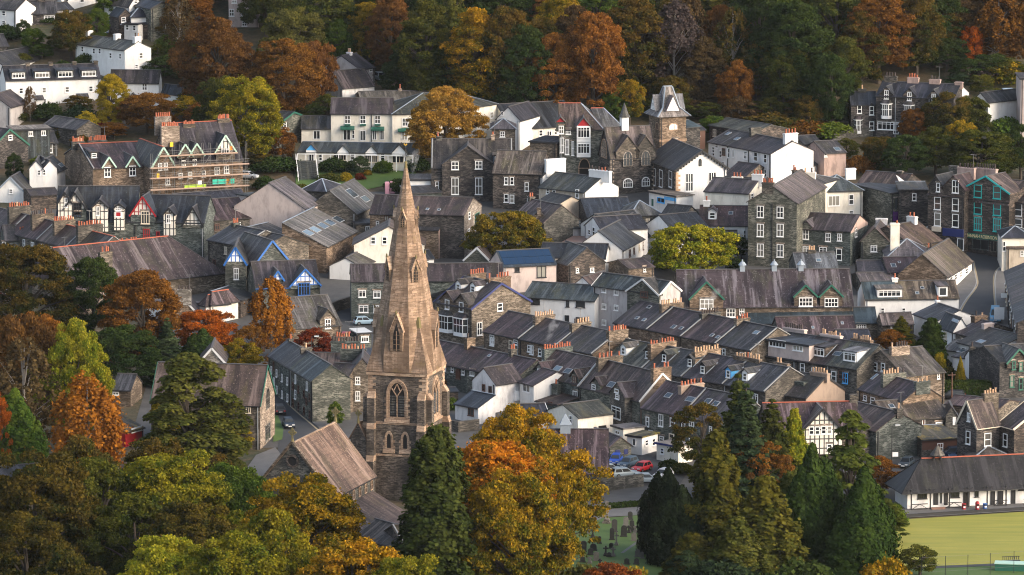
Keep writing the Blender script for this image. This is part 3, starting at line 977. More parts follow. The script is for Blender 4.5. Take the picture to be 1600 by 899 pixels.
LEAF=dict(green=((0.040,0.074,0.013),(0.085,0.115,0.015)),dkgreen=((0.020,0.038,0.012),(0.040,0.058,0.013)),lime=((0.110,0.145,0.012),(0.28,0.245,0.018)),yellow=((0.20,0.16,0.014),(0.36,0.25,0.018)),gold=((0.105,0.092,0.010),(0.36,0.19,0.011)),orange=((0.12,0.095,0.012),(0.42,0.15,0.011)),goldgreen=((0.065,0.072,0.009),(0.29,0.175,0.011)),tan=((0.18,0.105,0.022),(0.36,0.185,0.032)),olivegold=((0.062,0.066,0.010),(0.17,0.115,0.012)),yellowgreen=((0.085,0.092,0.010),(0.27,0.205,0.013)),scarlet=((0.10,0.030,0.012),(0.20,0.058,0.012)),olive=((0.034,0.046,0.011),(0.080,0.078,0.013)),oliverust=((0.034,0.042,0.010),(0.105,0.066,0.012)),forest=((0.030,0.044,0.009),(0.085,0.082,0.011)),shade=((0.022,0.030,0.008),(0.085,0.062,0.010)),rust=((0.105,0.049,0.013),(0.21,0.088,0.015)),russet=((0.082,0.041,0.015),(0.145,0.066,0.017)),brown=((0.062,0.042,0.020),(0.10,0.062,0.024)),red=((0.09,0.018,0.012),(0.16,0.035,0.012)),flame=((0.22,0.065,0.012),(0.42,0.10,0.010)),birch=((0.20,0.080,0.014),(0.30,0.12,0.014)),mauve=((0.060,0.042,0.040),(0.075,0.054,0.048)),yew=((0.017,0.027,0.014),(0.028,0.040,0.016)),cypress=((0.024,0.044,0.011),(0.042,0.064,0.013)),fir=((0.033,0.045,0.012),(0.060,0.066,0.015)),pine=((0.050,0.064,0.014),(0.105,0.105,0.02)),mossgold=((0.058,0.080,0.010),(0.20,0.165,0.012)),cedar=((0.048,0.064,0.013),(0.085,0.095,0.017)),bluegreen=((0.026,0.044,0.022),(0.046,0.066,0.026)),goldcon=((0.048,0.053,0.011),(0.105,0.088,0.012)),paleolive=((0.075,0.075,0.02),(0.13,0.115,0.026)))  # 'shade' is dark olive with the lower left vignette put into its colour
rng=np.random.default_rng(11)
def unit(n):
 v=rng.normal(size=(n,3));return v/np.linalg.norm(v,axis=1,keepdims=True)
def leaf_quads(pos,nrm,size,asp=1.0,along=None):
 """one small leaf spray per point, tilted as its normal says"""
 n=len(pos)
 a=np.cross(nrm,unit(n) if along is None else along)
 a/=np.linalg.norm(a,axis=1,keepdims=True)+1e-9
 b=np.cross(nrm,a)
 s=size*rng.uniform(0.45,1.55,(n,1))/2
 a,b=a*s,b*s*asp
 v=np.stack([pos-a*0.6-b,pos+a-b*0.35,pos+a*0.6+b,pos-a+b*0.35],1).reshape(-1,3)
 return v
def quad_mesh(name,v):
 n=len(v)//4
 me=bpy.data.meshes.new(name)
 me.vertices.add(n*4);me.vertices.foreach_set('co',v.astype(np.float32).ravel())
 me.loops.add(n*4);me.loops.foreach_set('vertex_index',np.arange(n*4,dtype=np.int32))
 me.polygons.add(n);me.polygons.foreach_set('loop_start',np.arange(0,n*4,4,dtype=np.int32))
 me.update(calc_edges=True)
 me.materials.append(M('leaves'))
 return me
def puffs(centres,radii,per,size,flat=0.75,jit=1.15,asp=1.0):
 P,N=[],[]
 for c,r in zip(centres,radii):
  k=max(30,int(per*(r**2)))
  d=unit(k)
  d[:,2]=np.where(d[:,2]<-0.35,-d[:,2]*0.6,d[:,2])
  d/=np.linalg.norm(d,axis=1,keepdims=True)
  rad=r*(1.05-np.abs(rng.normal(0,0.34,(k,1))))
  rad=np.where(rng.uniform(0,1,(k,1))<0.07,rad*rng.uniform(1.1,1.45,(k,1)),rad)
  p=c+d*rad*np.array([1,1,flat])
  q=d+unit(k)*jit
  P.append(p);N.append(q/np.linalg.norm(q,axis=1,keepdims=True))
 P,N=np.concatenate(P),np.concatenate(N)
 return leaf_quads(P,N,size,asp)
def crown_round(seed,H=13.0,Wd=11.0,z0=2.6,n=150,pr=(0.6,1.35),per=300,size=0.21,top=1.0,low=0.95,shape=1.0):
 global rng
 rng=np.random.default_rng(seed)
 d=unit(n*3)
 d=d[(d[:,2]>-0.96)][:n]
 rad=rng.uniform(0.55,0.93,(len(d),1))**0.6
 hh=(H-z0)/2
 c=d*rad*np.array([Wd/2-pr[0],Wd/2-pr[0],hh-pr[0]*0.7])
 c[:,:2]*=np.where(d[:,2:3]<0,np.clip((1-d[:,2:3]**2)**-0.3,1,1.9),1.0)
 lob=1+0.16*np.sin(3*np.arctan2(d[:,1],d[:,0])+seed)[:,None]+0.10*np.sin(5*d[:,2]+seed*2)[:,None]
 c[:,:2]*=lob
 c[:,:2]*=np.where(c[:,2:3]>0,1-0.18*shape*(c[:,2:3]/hh)**2,low+(1-low)*(1+c[:,2:3]/hh))
 c[:,2]+=z0+hh
 r=rng.uniform(pr[0],pr[1],len(c))
 return puffs(c,r,per,size),c
def crown_conifer(seed,H=16.0,Wd=7.0,z0=0.6,tiers=22,droop=0.35,size=0.42,power=0.85,fl=0.3,dens=1.0):
 global rng
 rng=np.random.default_rng(seed)
 P,N,A=[],[],[]
 for i in range(tiers):
  t=(i+rng.uniform(-0.3,0.3))/tiers
  t=min(max(t,0),0.985)
  z=z0+(H-z0)*t
  R=Wd/2*(1-t)**power*rng.uniform(0.85,1.1)+0.15
  nb=max(4,int(6+R*2.0))
  a0=rng.uniform(0,6.28)
  for k in range(nb):
   a=a0+6.283*k/nb+rng.uniform(-0.25,0.25)
   L=R*rng.uniform(0.72,1.12)
   m=max(14,int(42*L*dens))
   s=rng.uniform(0.12,1,m)**0.75
   side=rng.normal(0,0.16,m)*L*(1.15-s*0.75)*1.3
   x=np.cos(a)*L*s-np.sin(a)*side;y=np.sin(a)*L*s+np.cos(a)*side
   zz=z-droop*L*s**1.6+rng.normal(0,fl*0.35,m)+0.12*L*(s>0.85)
   P.append(np.stack([x,y,zz],1))
   nn=np.stack([np.cos(a)*0.55+0*s,np.sin(a)*0.55+0*s,0.8+0*s],1)+unit(m)*0.55
   N.append(nn/np.linalg.norm(nn,axis=1,keepdims=True))
 return leaf_quads(np.concatenate(P),np.concatenate(N),size,1.15)
def crown_column(seed,H=12.0,Wd=5.0,n=60,size=0.25,per=230,tipw=0.12,base=0.75,twin=0.0):
 global rng
 rng=np.random.default_rng(seed)
 C,R=[],[]
 tops=[(0,0,1.0)]+([(twin,0.2,0.9),(-twin*0.8,-0.2,0.82)] if twin else[])
 for tx,ty,th in tops:
  for i in range(n):
   t=rng.uniform(0,1)
   prof=(base+(1-base)*math.sin(min(t/0.35,1)*math.pi/2))*(1-t**2.2)+tipw*(1-t)
   a=rng.uniform(0,6.283)
   rr=Wd/2*prof*rng.uniform(0.6,0.85)*(0.75 if twin else 1)
   C.append((tx+rr*math.cos(a),ty+rr*math.sin(a),H*th*t*0.95+0.35));R.append(0.42+0.5*prof*rng.uniform(0.6,1.1))
 P,N,AL=[],[],[]
 for c,r in zip(C,R):
  k=max(30,int(per*r*1.25))
  d=unit(k)
  p=np.array(c)+d*(r*(1-np.abs(rng.normal(0,0.15,(k,1)))))*np.array([1,1,2.1])
  ax=np.array([c[0],c[1],0]);ax=ax/(np.linalg.norm(ax)+1e-6)
  q=d*np.array([1,1,0.4])+ax*0.4+unit(k)*0.5
  P.append(p);N.append(q/np.linalg.norm(q,axis=1,keepdims=True))
 P,N=np.concatenate(P),np.concatenate(N)
 up=np.tile(np.array([[0.0,0,1]]),(len(P),1))+unit(len(P))*0.3
 return leaf_quads(P,N,size,1.0,along=np.cross(N,up))
def crown_pads(seed,H=13.0,Wd=12.0,z0=2.5,n=46,size=0.36,cone=0.5,per=120,thick=0.28):
 """flat-layered crown: pines and cedars"""
 global rng
 rng=np.random.default_rng(seed)
 P,N,C=[],[],[]
 for i in range(n):
  t=(i+0.5)/n
  z=z0+(H-z0)*t
  R=Wd/2*((1-t)**cone)*rng.uniform(0.45,1.0)
  a=rng.uniform(0,6.283)
  c=np.array([R*math.cos(a)*0.8,R*math.sin(a)*0.8,z])
  pr=rng.uniform(0.9,1.7)*(1.15-t*0.5)
  k=int(per*pr*pr)
  d=unit(k);d[:,2]=np.abs(d[:,2])
  p=c+d*pr*np.array([1,1,thick*1.6])*rng.uniform(0.5,1,(k,1))**0.4
  p[:,2]-=0.12*(np.linalg.norm(p[:,:2]-c[:2],axis=1))
  q=d*0.5+np.array([0,0,0.8])+unit(k)*0.55
  P.append(p);N.append(q/np.linalg.norm(q,axis=1,keepdims=True));C.append(c)
 return leaf_quads(np.concatenate(P),np.concatenate(N),size,1.2),np.array(C)
def crown_birch(seed,H=15.0,Wd=8.0,z0=2.0,n=150,size=0.24,per=95,dens=1.0):
 """fine weeping strands with air between them"""
 global rng
 rng=np.random.default_rng(seed)
 P,C=[],[]
 for i in range(n):
  t=rng.uniform(0.12,1)
  prof=math.sin(min(1,(1-t)*1.9+0.08)*math.pi/2)*(0.65+0.35*t)
  a=rng.uniform(0,6.283);R=Wd/2*prof*rng.uniform(0.3,1)**0.6
  top=np.array([R*math.cos(a),R*math.sin(a),z0+(H-z0)*t]);C.append(top)
  ln=rng.uniform(1.0,2.8)
  k=int(per*dens)
  s=rng.uniform(0,1,k)
  p=top+np.stack([rng.normal(0,0.28,k)*(0.4+s)+math.cos(a)*0.5*s,rng.normal(0,0.28,k)*(0.4+s)+math.sin(a)*0.5*s,-ln*s+rng.normal(0,0.15,k)],1)
  P.append(p)
 P=np.concatenate(P)
 N=P-np.array([0,0,H*0.5]);N=N/(np.linalg.norm(N,axis=1,keepdims=True))+unit(len(P))*0.9
 return leaf_quads(P,N/np.linalg.norm(N,axis=1,keepdims=True),size,1.2),np.array(C)
def crown_bush(seed,n=34,size=0.17,per=330):
 global rng
 rng=np.random.default_rng(seed)
 d=unit(n);d[:,2]=np.abs(d[:,2])
 c=d*rng.uniform(0.5,0.85,(n,1))*np.array([1.5,1.5,1.5])+np.array([0,0,0.3])
 return puffs(c,rng.uniform(0.55,0.95,n),per,size)
def trunk_mesh(name,H,limbs,r=0.32,mat='bark',top=0.75,bend=0.3):
 rnd=random.Random(len(limbs)*7+int(H*10))
 b=MB()
 pts=[(0,0,-0.6),(0,0,0.3),(rnd.uniform(-bend,bend),rnd.uniform(-bend,bend),H*top*0.5),(rnd.uniform(-bend,bend),rnd.uniform(-bend,bend),H*top)]
 b.tube(pts,[r*1.35,r,r*0.72,r*0.25],7)
 for q in limbs:
  z=min(q[2]*0.62,H*top*0.9)
  k=z/(H*top)
  s=Vector((pts[2][0]*min(1,2*k),pts[2][1]*min(1,2*k),z))
  e=Vector(q)*0.97
  mid=s.lerp(e,0.5)+Vector((0,0,0.35))
  b.tube([s,mid,e],[r*0.38,r*0.24,r*0.08],5)
 return b.mesh(name,[mat])
PROTO={}
def proto(kind,var):
 k=(kind,var)
 if k in PROTO:return PROTO[k]
 s=var*13+5
 r=random.Random(s)
 def pick(c,n):
  c=list(c);r.shuffle(c);return[tuple(q) for q in c[:n]]
 if kind=='round':v,c=crown_round(s,13,12,1.3,165);H,Wd,tr=13,12,trunk_mesh('trunk',13,pick(c,14),0.38)
 elif kind=='tall':v,c=crown_round(s+1,18,11,0.9,210,low=0.9,shape=1.3);H,Wd,tr=18,11,trunk_mesh('trunk',18,pick(c,16),0.42)
 elif kind=='big':v,c=crown_round(s+2,17,15,1.2,290,pr=(0.6,1.4),per=290,size=0.21);H,Wd,tr=17,15,trunk_mesh('trunk',17,pick(c,18),0.5)
 elif kind=='open':v,c=crown_round(s+3,14,11,1.8,110,pr=(0.5,1.15),per=280,size=0.2);H,Wd,tr=14,11,trunk_mesh('trunk',14,pick(c,26),0.32)
 elif kind=='small':v,c=crown_round(s+4,7,6,0.5,80,pr=(0.4,0.85),per=420,size=0.17);H,Wd,tr=7,6,trunk_mesh('trunk',7,pick(c,9),0.2)
 elif kind=='fir':v=crown_conifer(s,18,7.5,tiers=26,size=0.3,dens=1.8);H,Wd,tr=18,7.5,trunk_mesh('trunk',18,[],0.34,top=0.96,bend=0.05)
 elif kind=='goldcon':v=crown_conifer(s+2,15,8.6,tiers=19,droop=0.25,power=0.62,fl=0.8,size=0.31,dens=2.7);H,Wd,tr=15,8.6,trunk_mesh('trunk',15,[],0.34,top=0.95,bend=0.05)
 elif kind=='redwood':v=crown_conifer(s+5,20,8.2,tiers=32,droop=0.42,power=0.42,fl=0.75,size=0.29,dens=2.4);H,Wd,tr=20,8.2,trunk_mesh('trunk',20,[],0.45,top=0.95,bend=0.05)
 elif kind=='cypress':v=crown_column(s,13,6.4,95,twin=1.2);H,Wd,tr=13,6.4,trunk_mesh('trunk',13,[],0.28,top=0.8,bend=0.05)
 elif kind=='yew':v=crown_column(s+3,9,7.0,90,size=0.24,per=240,base=0.8,twin=2.1);H,Wd,tr=9,7,trunk_mesh('trunk',9,[],0.3,top=0.7,bend=0.05)
 elif kind=='cedar':v,c=crown_pads(s,15,12,2.0,64,cone=0.75);H,Wd,tr=15,12,trunk_mesh('trunk',15,pick(c,30),0.36,top=0.95,bend=0.1)
 elif kind=='pine':v,c=crown_pads(s+4,15,16,0.8,175,cone=0.5,thick=0.5,per=150,size=0.27);H,Wd,tr=15,16,trunk_mesh('trunk',15,pick(c,30),0.42,top=0.85)
 elif kind=='birch':v,c=crown_birch(s);H,Wd,tr=15,8,trunk_mesh('trunk',15,pick(c,16),0.2,'bark_pale',0.92)
 elif kind=='thin':v,c=crown_birch(s+1,17,9,3.0,130,0.26,55);H,Wd,tr=17,9,trunk_mesh('trunk',17,pick(c,30),0.2,'bark_pale',0.92)
 elif kind=='dome':v,c=crown_round(s+6,9.5,13.5,0.4,240,pr=(0.6,1.2),per=270,size=0.22,shape=0.6);H,Wd,tr=9.5,13.5,trunk_mesh('trunk',9.5,pick(c,16),0.35)
 elif kind=='bush':v=crown_bush(s);H,Wd,tr=2.4,4.2,trunk_mesh('trunk',2.0,[(0.6,0.2,1.4),(-0.5,0.3,1.5),(0.1,-0.6,1.3)],0.1)
 me=quad_mesh('crown',v)
 ext=v.max(0)-v.min(0)
 Wr=float((np.percentile(v[:,0],98.5)-np.percentile(v[:,0],1.5)+np.percentile(v[:,1],98.5)-np.percentile(v[:,1],1.5))/2)
 PROTO[k]=(me,tr,float(np.percentile(v[:,2],99.7)),Wr)
 return PROTO[k]
_tv=[0]
def leaves(o,leaf):
 a,c=LEAF[leaf];k=random.uniform(0.9,1.12);g=random.uniform(0.94,1.06)
 o['leaf_colour']=[a[0]*k*g,a[1]*k,a[2]*k];o['turned_colour']=[c[0]*k*g,c[1]*k,c[2]*k]
 return o
def tree(label,px,by,ty,w,kind='round',leaf='green',cat='tree',group=None,name=None,var=None,rot=None):
 """a tree whose foot stands at row by of the photograph and whose top reaches row ty; w = crown width in pixels"""
 _tv[0]+=1
 var=(_tv[0]%3) if var is None else var
 me,tr,H,Wd=proto(kind,var)
 p=pt(px,by)
 s=scale_at(p)
 lo,hi=0.5,60
 for _ in range(40):
  mid=(lo+hi)/2
  if proj(p+Vector((0,0,mid)))[1]>ty:lo=mid
  else:hi=mid
 sx,sz=w/s/Wd,lo/H
 nm=name or{'bush':'shrub','fir':'fir_tree','redwood':'conifer_tree','goldcon':'conifer_tree','cypress':'cypress_tree','yew':'yew_tree','cedar':'cedar_tree','pine':'pine_tree','birch':'birch_tree','thin':'birch_tree'}.get(kind,'broadleaf_tree')
 o=empty(nm,(p.x,p.y,gz(p.y)),random.uniform(0,6.28) if rot is None else rot,label,cat,group)
 o.scale=(sx,sx,sz)
 leaves(link('crown',me,o),leaf)
 link('trunk',tr,o)
 return o
# ---------------------------------------------------------------- the church: tower and spire, nave, aisle
def build_church():
 th=math.radians(-16.5)
 bz=0.0
 Bc=pt(666,584,20.0)
 TW=9.3
 u=Vector((math.cos(th),math.sin(th),0));m=Vector((-math.sin(th),math.cos(th),0))
 c=Bc-u*(TW/2)+m*(TW/2)
 z0=gz(c.y)-0.5
 E=Bc.z-z0
 root=empty('church',(c.x,c.y,z0),th,'stone parish church with a tall tan broach spire over a dark square tower','church')
 Mx=Matrix.Translation((c.x,c.y,z0))@Matrix.Rotation(th,4,'Z')
 inv=Mx.inverted()
 hz=lambda py:[z for z in[0]][0]
 def zrow(py,x=0.0,y=-TW/2):
  lo,hi=0,60
  for _ in range(40):
   mid=(lo+hi)/2
   if proj(Mx@Vector((x,y,mid)))[1]>py:lo=mid
   else:hi=mid
  return lo
 T=TW/2
 b=MB()
 b.box(-T,T,-T,T,0,E)
 b.build('tower','tower_stone',root)
 zs1,zs2=zrow(662),zrow(712)
 for sx in(-1,1):
  for sy in(-1,1):
   for ax in(0,1):
    bt=MB()
    w_=1.25
    for z_a,z_b,pj_ in((0,zs2,1.5),(zs2,zs1,1.15),(zs1,E-3.2,0.85)):
     if ax==0:x0,x1,y0,y1=sorted((sx*T,sx*(T+pj_)))+sorted((sy*(T-0.05),sy*(T-w_)))
     else:x0,x1,y0,y1=sorted((sx*(T-0.05),sx*(T-w_)))+sorted((sy*T,sy*(T+pj_)))
     nxt=0.85 if z_b<E-4 else 0.05
     sh=0.9
     bt.box(x0,x1,y0,y1,z_a,z_b-sh)
     if ax==0:a0,a1=sorted((sx*T,sx*(T+(0.25 if nxt<.1 else pj_-0.3))));q=[(a0,y0),(a1,y0),(a1,y1),(a0,y1)]
     else:a0,a1=sorted((sy*T,sy*(T+(0.25 if nxt<.1 else pj_-0.3))));q=[(x0,a0),(x1,a0),(x1,a1),(x0,a1)]
     bt.hexa([(x0,y0,z_b-sh),(x1,y0,z_b-sh),(x1,y1,z_b-sh),(x0,y1,z_b-sh)],[(k_[0],k_[1],z_b) for k_ in q],1)
    bt.build('buttress',['tower_stone','tan_dressing'],root)
 for z,hh,o in((zs1,0.35,0.14),(zs2,0.32,0.14),(E-0.35,0.5,0.22)):
  tr=MB();tr.box(-T-o,T+o,-T-o,T+o,z-hh/2,z+hh/2);tr.build('string_course','tan_dressing',root)
 q=MB()
 for sx in(-1,1):
  for sy in(-1,1):
   z=E-3.2;k=0
   while z<E-0.7:
    k+=1
    a_,c_=(1.2,0.7) if k%2 else(0.7,1.2)
    x0,x1=sorted((sx*(T+0.03),sx*(T-a_)));y0,y1=sorted((sy*(T+0.03),sy*(T-c_)))
    q.box(x0,x1,y0,y1,z,z+0.42);z+=0.46
 q.build('quoins','tan_dressing',root)
 def gothic(parent,cx,z_lo,z_hi,w_,face,frame='tan_dressing',louvre=True,band=0.55,name='belfry_window',depth=0.22):
  """pointed opening with a moulded stone surround, mullion, tracery and louvres"""
  b=MB();g=MB();lv=MB()
  zs=z_lo+(z_hi-z_lo)*0.56
  def arch(k,n=9):
   hw=w_/2-k
   out=[(-hw,z_lo+k*0.6)]
   rise=(z_hi-k*1.2)-zs
   for i in range(n):
    t=i/(n-1)
    out.append((-hw*math.cos(t*math.pi/2)**1.1 if t<1 else 0,zs+rise*(math.sin(t*math.pi/2)**0.95)))
   for i in range(n-2,-1,-1):
    t=i/(n-1)
    out.append((hw*math.cos(t*math.pi/2)**1.1,zs+rise*(math.sin(t*math.pi/2)**0.95)))
   out.append((hw,z_lo+k*0.6))
   return out
  F=lambda x,d,z:{'f':(cx+x,-T-d,z),'r':(T+d,cx+x,z),'l':(-T-d,cx-x,z),'b':(cx-x,T+d,z)}[face]
  o,i1,i2=arch(0),arch(band*0.5),arch(band)
  n=len(o)
  for k in range(n):
   j=(k+1)%n
   for(p_,dp),(q_,dq) in(((o,depth),(i1,depth)),((i1,depth),(i1,depth*0.6)),((i1,depth*0.6),(i2,depth*0.6)),((i2,depth*0.6),(i2,0.03))):
    b.poly([F(p_[k][0],dp,p_[k][1]),F(q_[k][0],dq,q_[k][1]),F(q_[j][0],dq,q_[j][1]),F(p_[j][0],dp,p_[j][1])])
   b.poly([F(o[k][0],0,o[k][1]),F(o[k][0],depth,o[k][1]),F(o[j][0],depth,o[j][1]),F(o[j][0],0,o[j][1])])
  hw=w_/2-band
  def bar(x0,z0_,x1,z1_,t=0.16):
   p_,q_=Vector(F(x0,0.09,z0_)),Vector(F(x1,0.09,z1_));b.bar(p_,q_,t,0.14)
  if louvre:
   bar(0,z_lo+0.3,0,zs)
   bar(0,zs,-hw*0.7,zs+(z_hi-zs)*0.45);bar(0,zs,hw*0.7,zs+(z_hi-zs)*0.45)
   bar(-hw*0.45,zs+(z_hi-zs)*0.3,0,z_hi-band*1.5,0.13);bar(hw*0.45,zs+(z_hi-zs)*0.3,0,z_hi-band*1.5,0.13)
   z=z_lo+0.55
   while z<zs-0.1:
    for s in(-1,1):
     a_,c_=sorted((s*0.1,s*hw))
     lv.poly([F(a_,0.13,z),F(c_,0.13,z),F(c_,0.045,z+0.26),F(a_,0.045,z+0.26)])
    z+=0.4
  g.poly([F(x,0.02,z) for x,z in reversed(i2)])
  k=0;z=z_lo+0.2
  while z<zs-0.3:
   k+=1
   if k%2:
    for s in(-1,1):
     a_,c_=sorted((s*(w_/2-0.02),s*(w_/2+0.3)))
     pts=[F(a_,0.06,z),F(c_,0.06,z),F(c_,0.06,z+0.4),F(a_,0.06,z+0.4)]
     b.poly(pts);
   z+=0.44
  b.hexa([F(-w_/2-0.25,0,z_lo-0.55),F(w_/2+0.25,0,z_lo-0.55),F(w_/2+0.25,0.35,z_lo-0.55),F(-w_/2-0.25,0.35,z_lo-0.55)][::1],[F(-w_/2-0.25,0,z_lo+0.1),F(w_/2+0.25,0,z_lo+0.1),F(w_/2+0.25,0.2,z_lo-0.1),F(-w_/2-0.25,0.2,z_lo-0.1)])
  wo=b.build(name,[frame],parent)
  g.build('dark_opening','soot',wo)  # dark sheet painted in for the unlit inside of the opening
  if lv.v:lv.build('louvres','slate_green',wo)
  return wo
 zb0,zb1=zrow(655),zrow(592)
 for f in 'frlb':gothic(root,0,zb0,zb1,3.5,f)
 zl0,zl1=zrow(703),zrow(674)
 for x in(-1.35,1.25):gothic(root,x,zl0,zl1,1.35,'f',louvre=False,band=0.36,name='lancet_window',depth=0.12)
 for x in(-1.3,1.3):gothic(root,x,zl0,zl1,1.35,'r',louvre=False,band=0.36,name='lancet_window',depth=0.12)
 zt=zrow(258,0,0)
 Hs=zt-E
 sp_=MB()
 S=T+0.22
 k8=math.tan(math.pi/8)
 def octo(z,s):
  return[(s,-s*k8,z),(s,s*k8,z),(s*k8,s,z),(-s*k8,s,z),(-s,s*k8,z),(-s,-s*k8,z),(-s*k8,-s,z),(s*k8,-s,z)]
 N_=6
 SW=lambda t:min(0.16+5.2*(1-t),5.02-0.9*t)
 prof=[(E+Hs*t,SW(t)) for t in(0,0.04,0.08,0.26,0.5,0.75,1)]
 rings=[octo(z,s) for z,s in prof]
 for r0,r1 in zip(rings,rings[1:]):
  for k in range(8):sp_.poly([r0[k],r0[(k+1)%8],r1[(k+1)%8],r1[k]])
 sp_.poly(rings[-1])
 bh=Hs*0.26
 zb_,s_=E+bh,SW(0.26)
 up=octo(zb_,s_)
 base=octo(E,S+0.1)
 for(i0,i1),(sx,sy) in(((1,2),(1,1)),((3,4),(-1,1)),((5,6),(-1,-1)),((7,0),(1,-1))):
  cor=(sx*(S+0.1),sy*(S+0.1),E)
  mid=[(up[i0][k]+up[i1][k])/2 for k in range(3)]
  sp_.poly([base[i0],mid,cor]);sp_.poly([cor,mid,base[i1]])
 sp_.poly([(-S-.1,-S-.1,E),(S+.1,-S-.1,E),(S+.1,S+.1,E),(-S-.1,S+.1,E)])
 spire=sp_.build('spire','sandstone',root)
 def lucarne(ang,t,w_,hh,out):
  """standing on the spire face that looks towards ang, at height share t"""
  lu=MB();lo_=MB()
  d=Vector((math.cos(ang),math.sin(ang),0));s=Vector((-d.y,d.x,0))
  z=E+Hs*t
  r0=SW(t)
  r1=SW((z+hh-E)/Hs)
  f=r0+out
  P=lambda a,r,zz:d*r+s*a+Vector((0,0,zz))
  hw=w_/2
  ze=z+hh*0.55
  lu.poly([P(-hw,f,z),P(hw,f,z),P(hw,f,ze),P(0,f,z+hh),P(-hw,f,ze)])
  for sg in(-1,1):
   a=[P(sg*hw,f,z),P(sg*hw,r1-0.3,z),P(sg*hw,r1-0.3,ze),P(sg*hw,f,ze)]
   lu.poly(a if sg<0 else a[::-1])
   e=hw+0.16
   sl=[P(sg*e,f+0.12,ze-0.2),P(sg*e,r1-0.5,ze-0.2),P(0,r1-0.5,z+hh+0.12),P(0,f+0.12,z+hh+0.12)]
   lu.hexa(sl if sg>0 else sl[::-1],[q_+Vector((0,0,0.14)) for q_ in(sl if sg>0 else sl[::-1])],1)
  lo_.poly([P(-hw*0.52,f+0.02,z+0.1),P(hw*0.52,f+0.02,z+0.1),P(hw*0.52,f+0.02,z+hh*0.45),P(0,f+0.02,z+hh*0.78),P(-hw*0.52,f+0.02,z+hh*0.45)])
  lu.bar(P(0,f+0.05,z+0.1),P(0,f+0.05,z+hh*0.55),0.12,0.1)
  for k in range(4):
   zz=z+0.3+k*hh*0.13
   lu.bar(P(-hw*0.5,f+0.04,zz),P(hw*0.5,f+0.04,zz),0.09,0.05)
  lu.frustum(P(0,f+0.1,0).x,P(0,f+0.1,0).y,z+hh+0.1,0.16,z+hh+0.65,0.1,6,2)
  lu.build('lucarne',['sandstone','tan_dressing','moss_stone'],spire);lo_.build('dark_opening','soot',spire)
 zf=lambda py:(zrow(py,0,-T)-E)/Hs
 for k in range(4):
  lucarne(-math.pi/2+k*math.pi/2,0.105,2.0,5.6,0.14)
  lucarne(-math.pi/4+k*math.pi/2,0.435,1.35,3.6,0.12)
  lucarne(-math.pi/2+k*math.pi/2,0.70,0.95,2.5,0.1)
 for sx,sy in((1,1),(1,-1),(-1,1),(-1,-1)):
  mb_=MB();mb_.frustum(sx*2.85,sy*2.85,E+6.7,0.5,E+7.7,0.4,6);mb_.frustum(sx*2.85,sy*2.85,E+7.7,0.4,E+8.4,0.08,6);mb_.build('broach_finial','moss_stone',spire)
 tp=MB()
 tp.frustum(0,0,zt-0.9,0.28,zt+0.35,0.22,8);tp.frustum(0,0,zt+0.35,0.3,zt+0.6,0.12,8)
 tp.build('spire_cap','moss_stone',spire)
 wv=MB()
 wv.tube([(0,0,zt),(0,0,zt+3.2)],[0.09,0.05],6,0)
 for a in(0,math.pi/2):wv.bar((-0.55*math.cos(a),-0.55*math.sin(a),zt+1.4),(0.55*math.cos(a),0.55*math.sin(a),zt+1.4),0.07,0.07,0)
 out=[(x*.36,z*.36) for x,z in[(-0.75,0.2),(-0.45,0.0),(-0.1,-0.12),(0.25,0.0),(0.45,0.3),(0.75,0.45),(0.55,0.62),(0.42,0.8),(0.2,0.55),(0.0,0.35),(-0.3,0.45),(-0.55,0.85),(-0.85,0.75)]]
 o_=[Vector((x,-0.05,zt+3.0+z)) for x,z in out];o2=[q_+Vector((0,0.1,0)) for q_ in o_]
 wv.poly(o_,1);wv.poly(o2[::-1],1)
 for k in range(len(o_)):
  j=(k+1)%len(o_);wv.poly([o_[k],o2[k],o2[j],o_[j]],1)
 wv.build('weather_vane',['gutter','paint_gold'],spire)
 ch=House();ch.root,ch.inv,ch.mat,ch.top=root,inv,Mx,True
 nave=H('',(396,768),(519,776),8.0,694,C=585,typ='F',wall='stone',roof='slate_church',into=ch,ridge='tan_dressing',skew='',over=0.35,gutter='gutter')
 cop=MB()
 L2,W2,E2,R2=nave.L/2,nave.W/2,nave.E,nave.R
 for s in(-1,1):cop.bar((s*(L2+0.4),-W2-0.05,E2-0.2),(0,-W2-0.05,E2+R2+0.35),0.7,0.3)
 cop.build('gable_coping','stone_brown',nave.root)
 def cross(par,p,s=1.0,name='stone_cross'):
  b=MB();x,y,z=p
  b.frustum(x,y,z-0.2,0.32*s,z+0.5*s,0.18*s,6)
  b.box(x-0.11*s,x+0.11*s,y-0.11*s,y+0.11*s,z+0.5*s,z+2.1*s)
  b.box(x-0.62*s,x+0.62*s,y-0.1*s,y+0.1*s,z+1.3*s,z+1.55*s)
  for k in range(8):
   a,c_=k*math.pi/4,(k+1)*math.pi/4
   b.bar((x+0.42*s*math.cos(a),y,z+1.42*s+0.42*s*math.sin(a)),(x+0.42*s*math.cos(c_),y,z+1.42*s+0.42*s*math.sin(c_)),0.16*s,0.14*s)
  b.build(name,'moss_stone',par)
 cross(nave.root,(0,-W2,E2+R2+0.3));cross(nave.root,(0,W2,E2+R2+0.3))
 rw=MB()
 T_old=T
 b=MB()
 for k in range(16):
  a,c_=k*math.pi/8,(k+1)*math.pi/8
  b.bar((0.85*math.cos(a),-W2-0.08,E2+R2*0.66+0.85*math.sin(a)),(0.85*math.cos(c_),-W2-0.08,E2+R2*0.66+0.85*math.sin(c_)),0.22,0.3)
 b.build('round_window','stone_dark',nave.root)
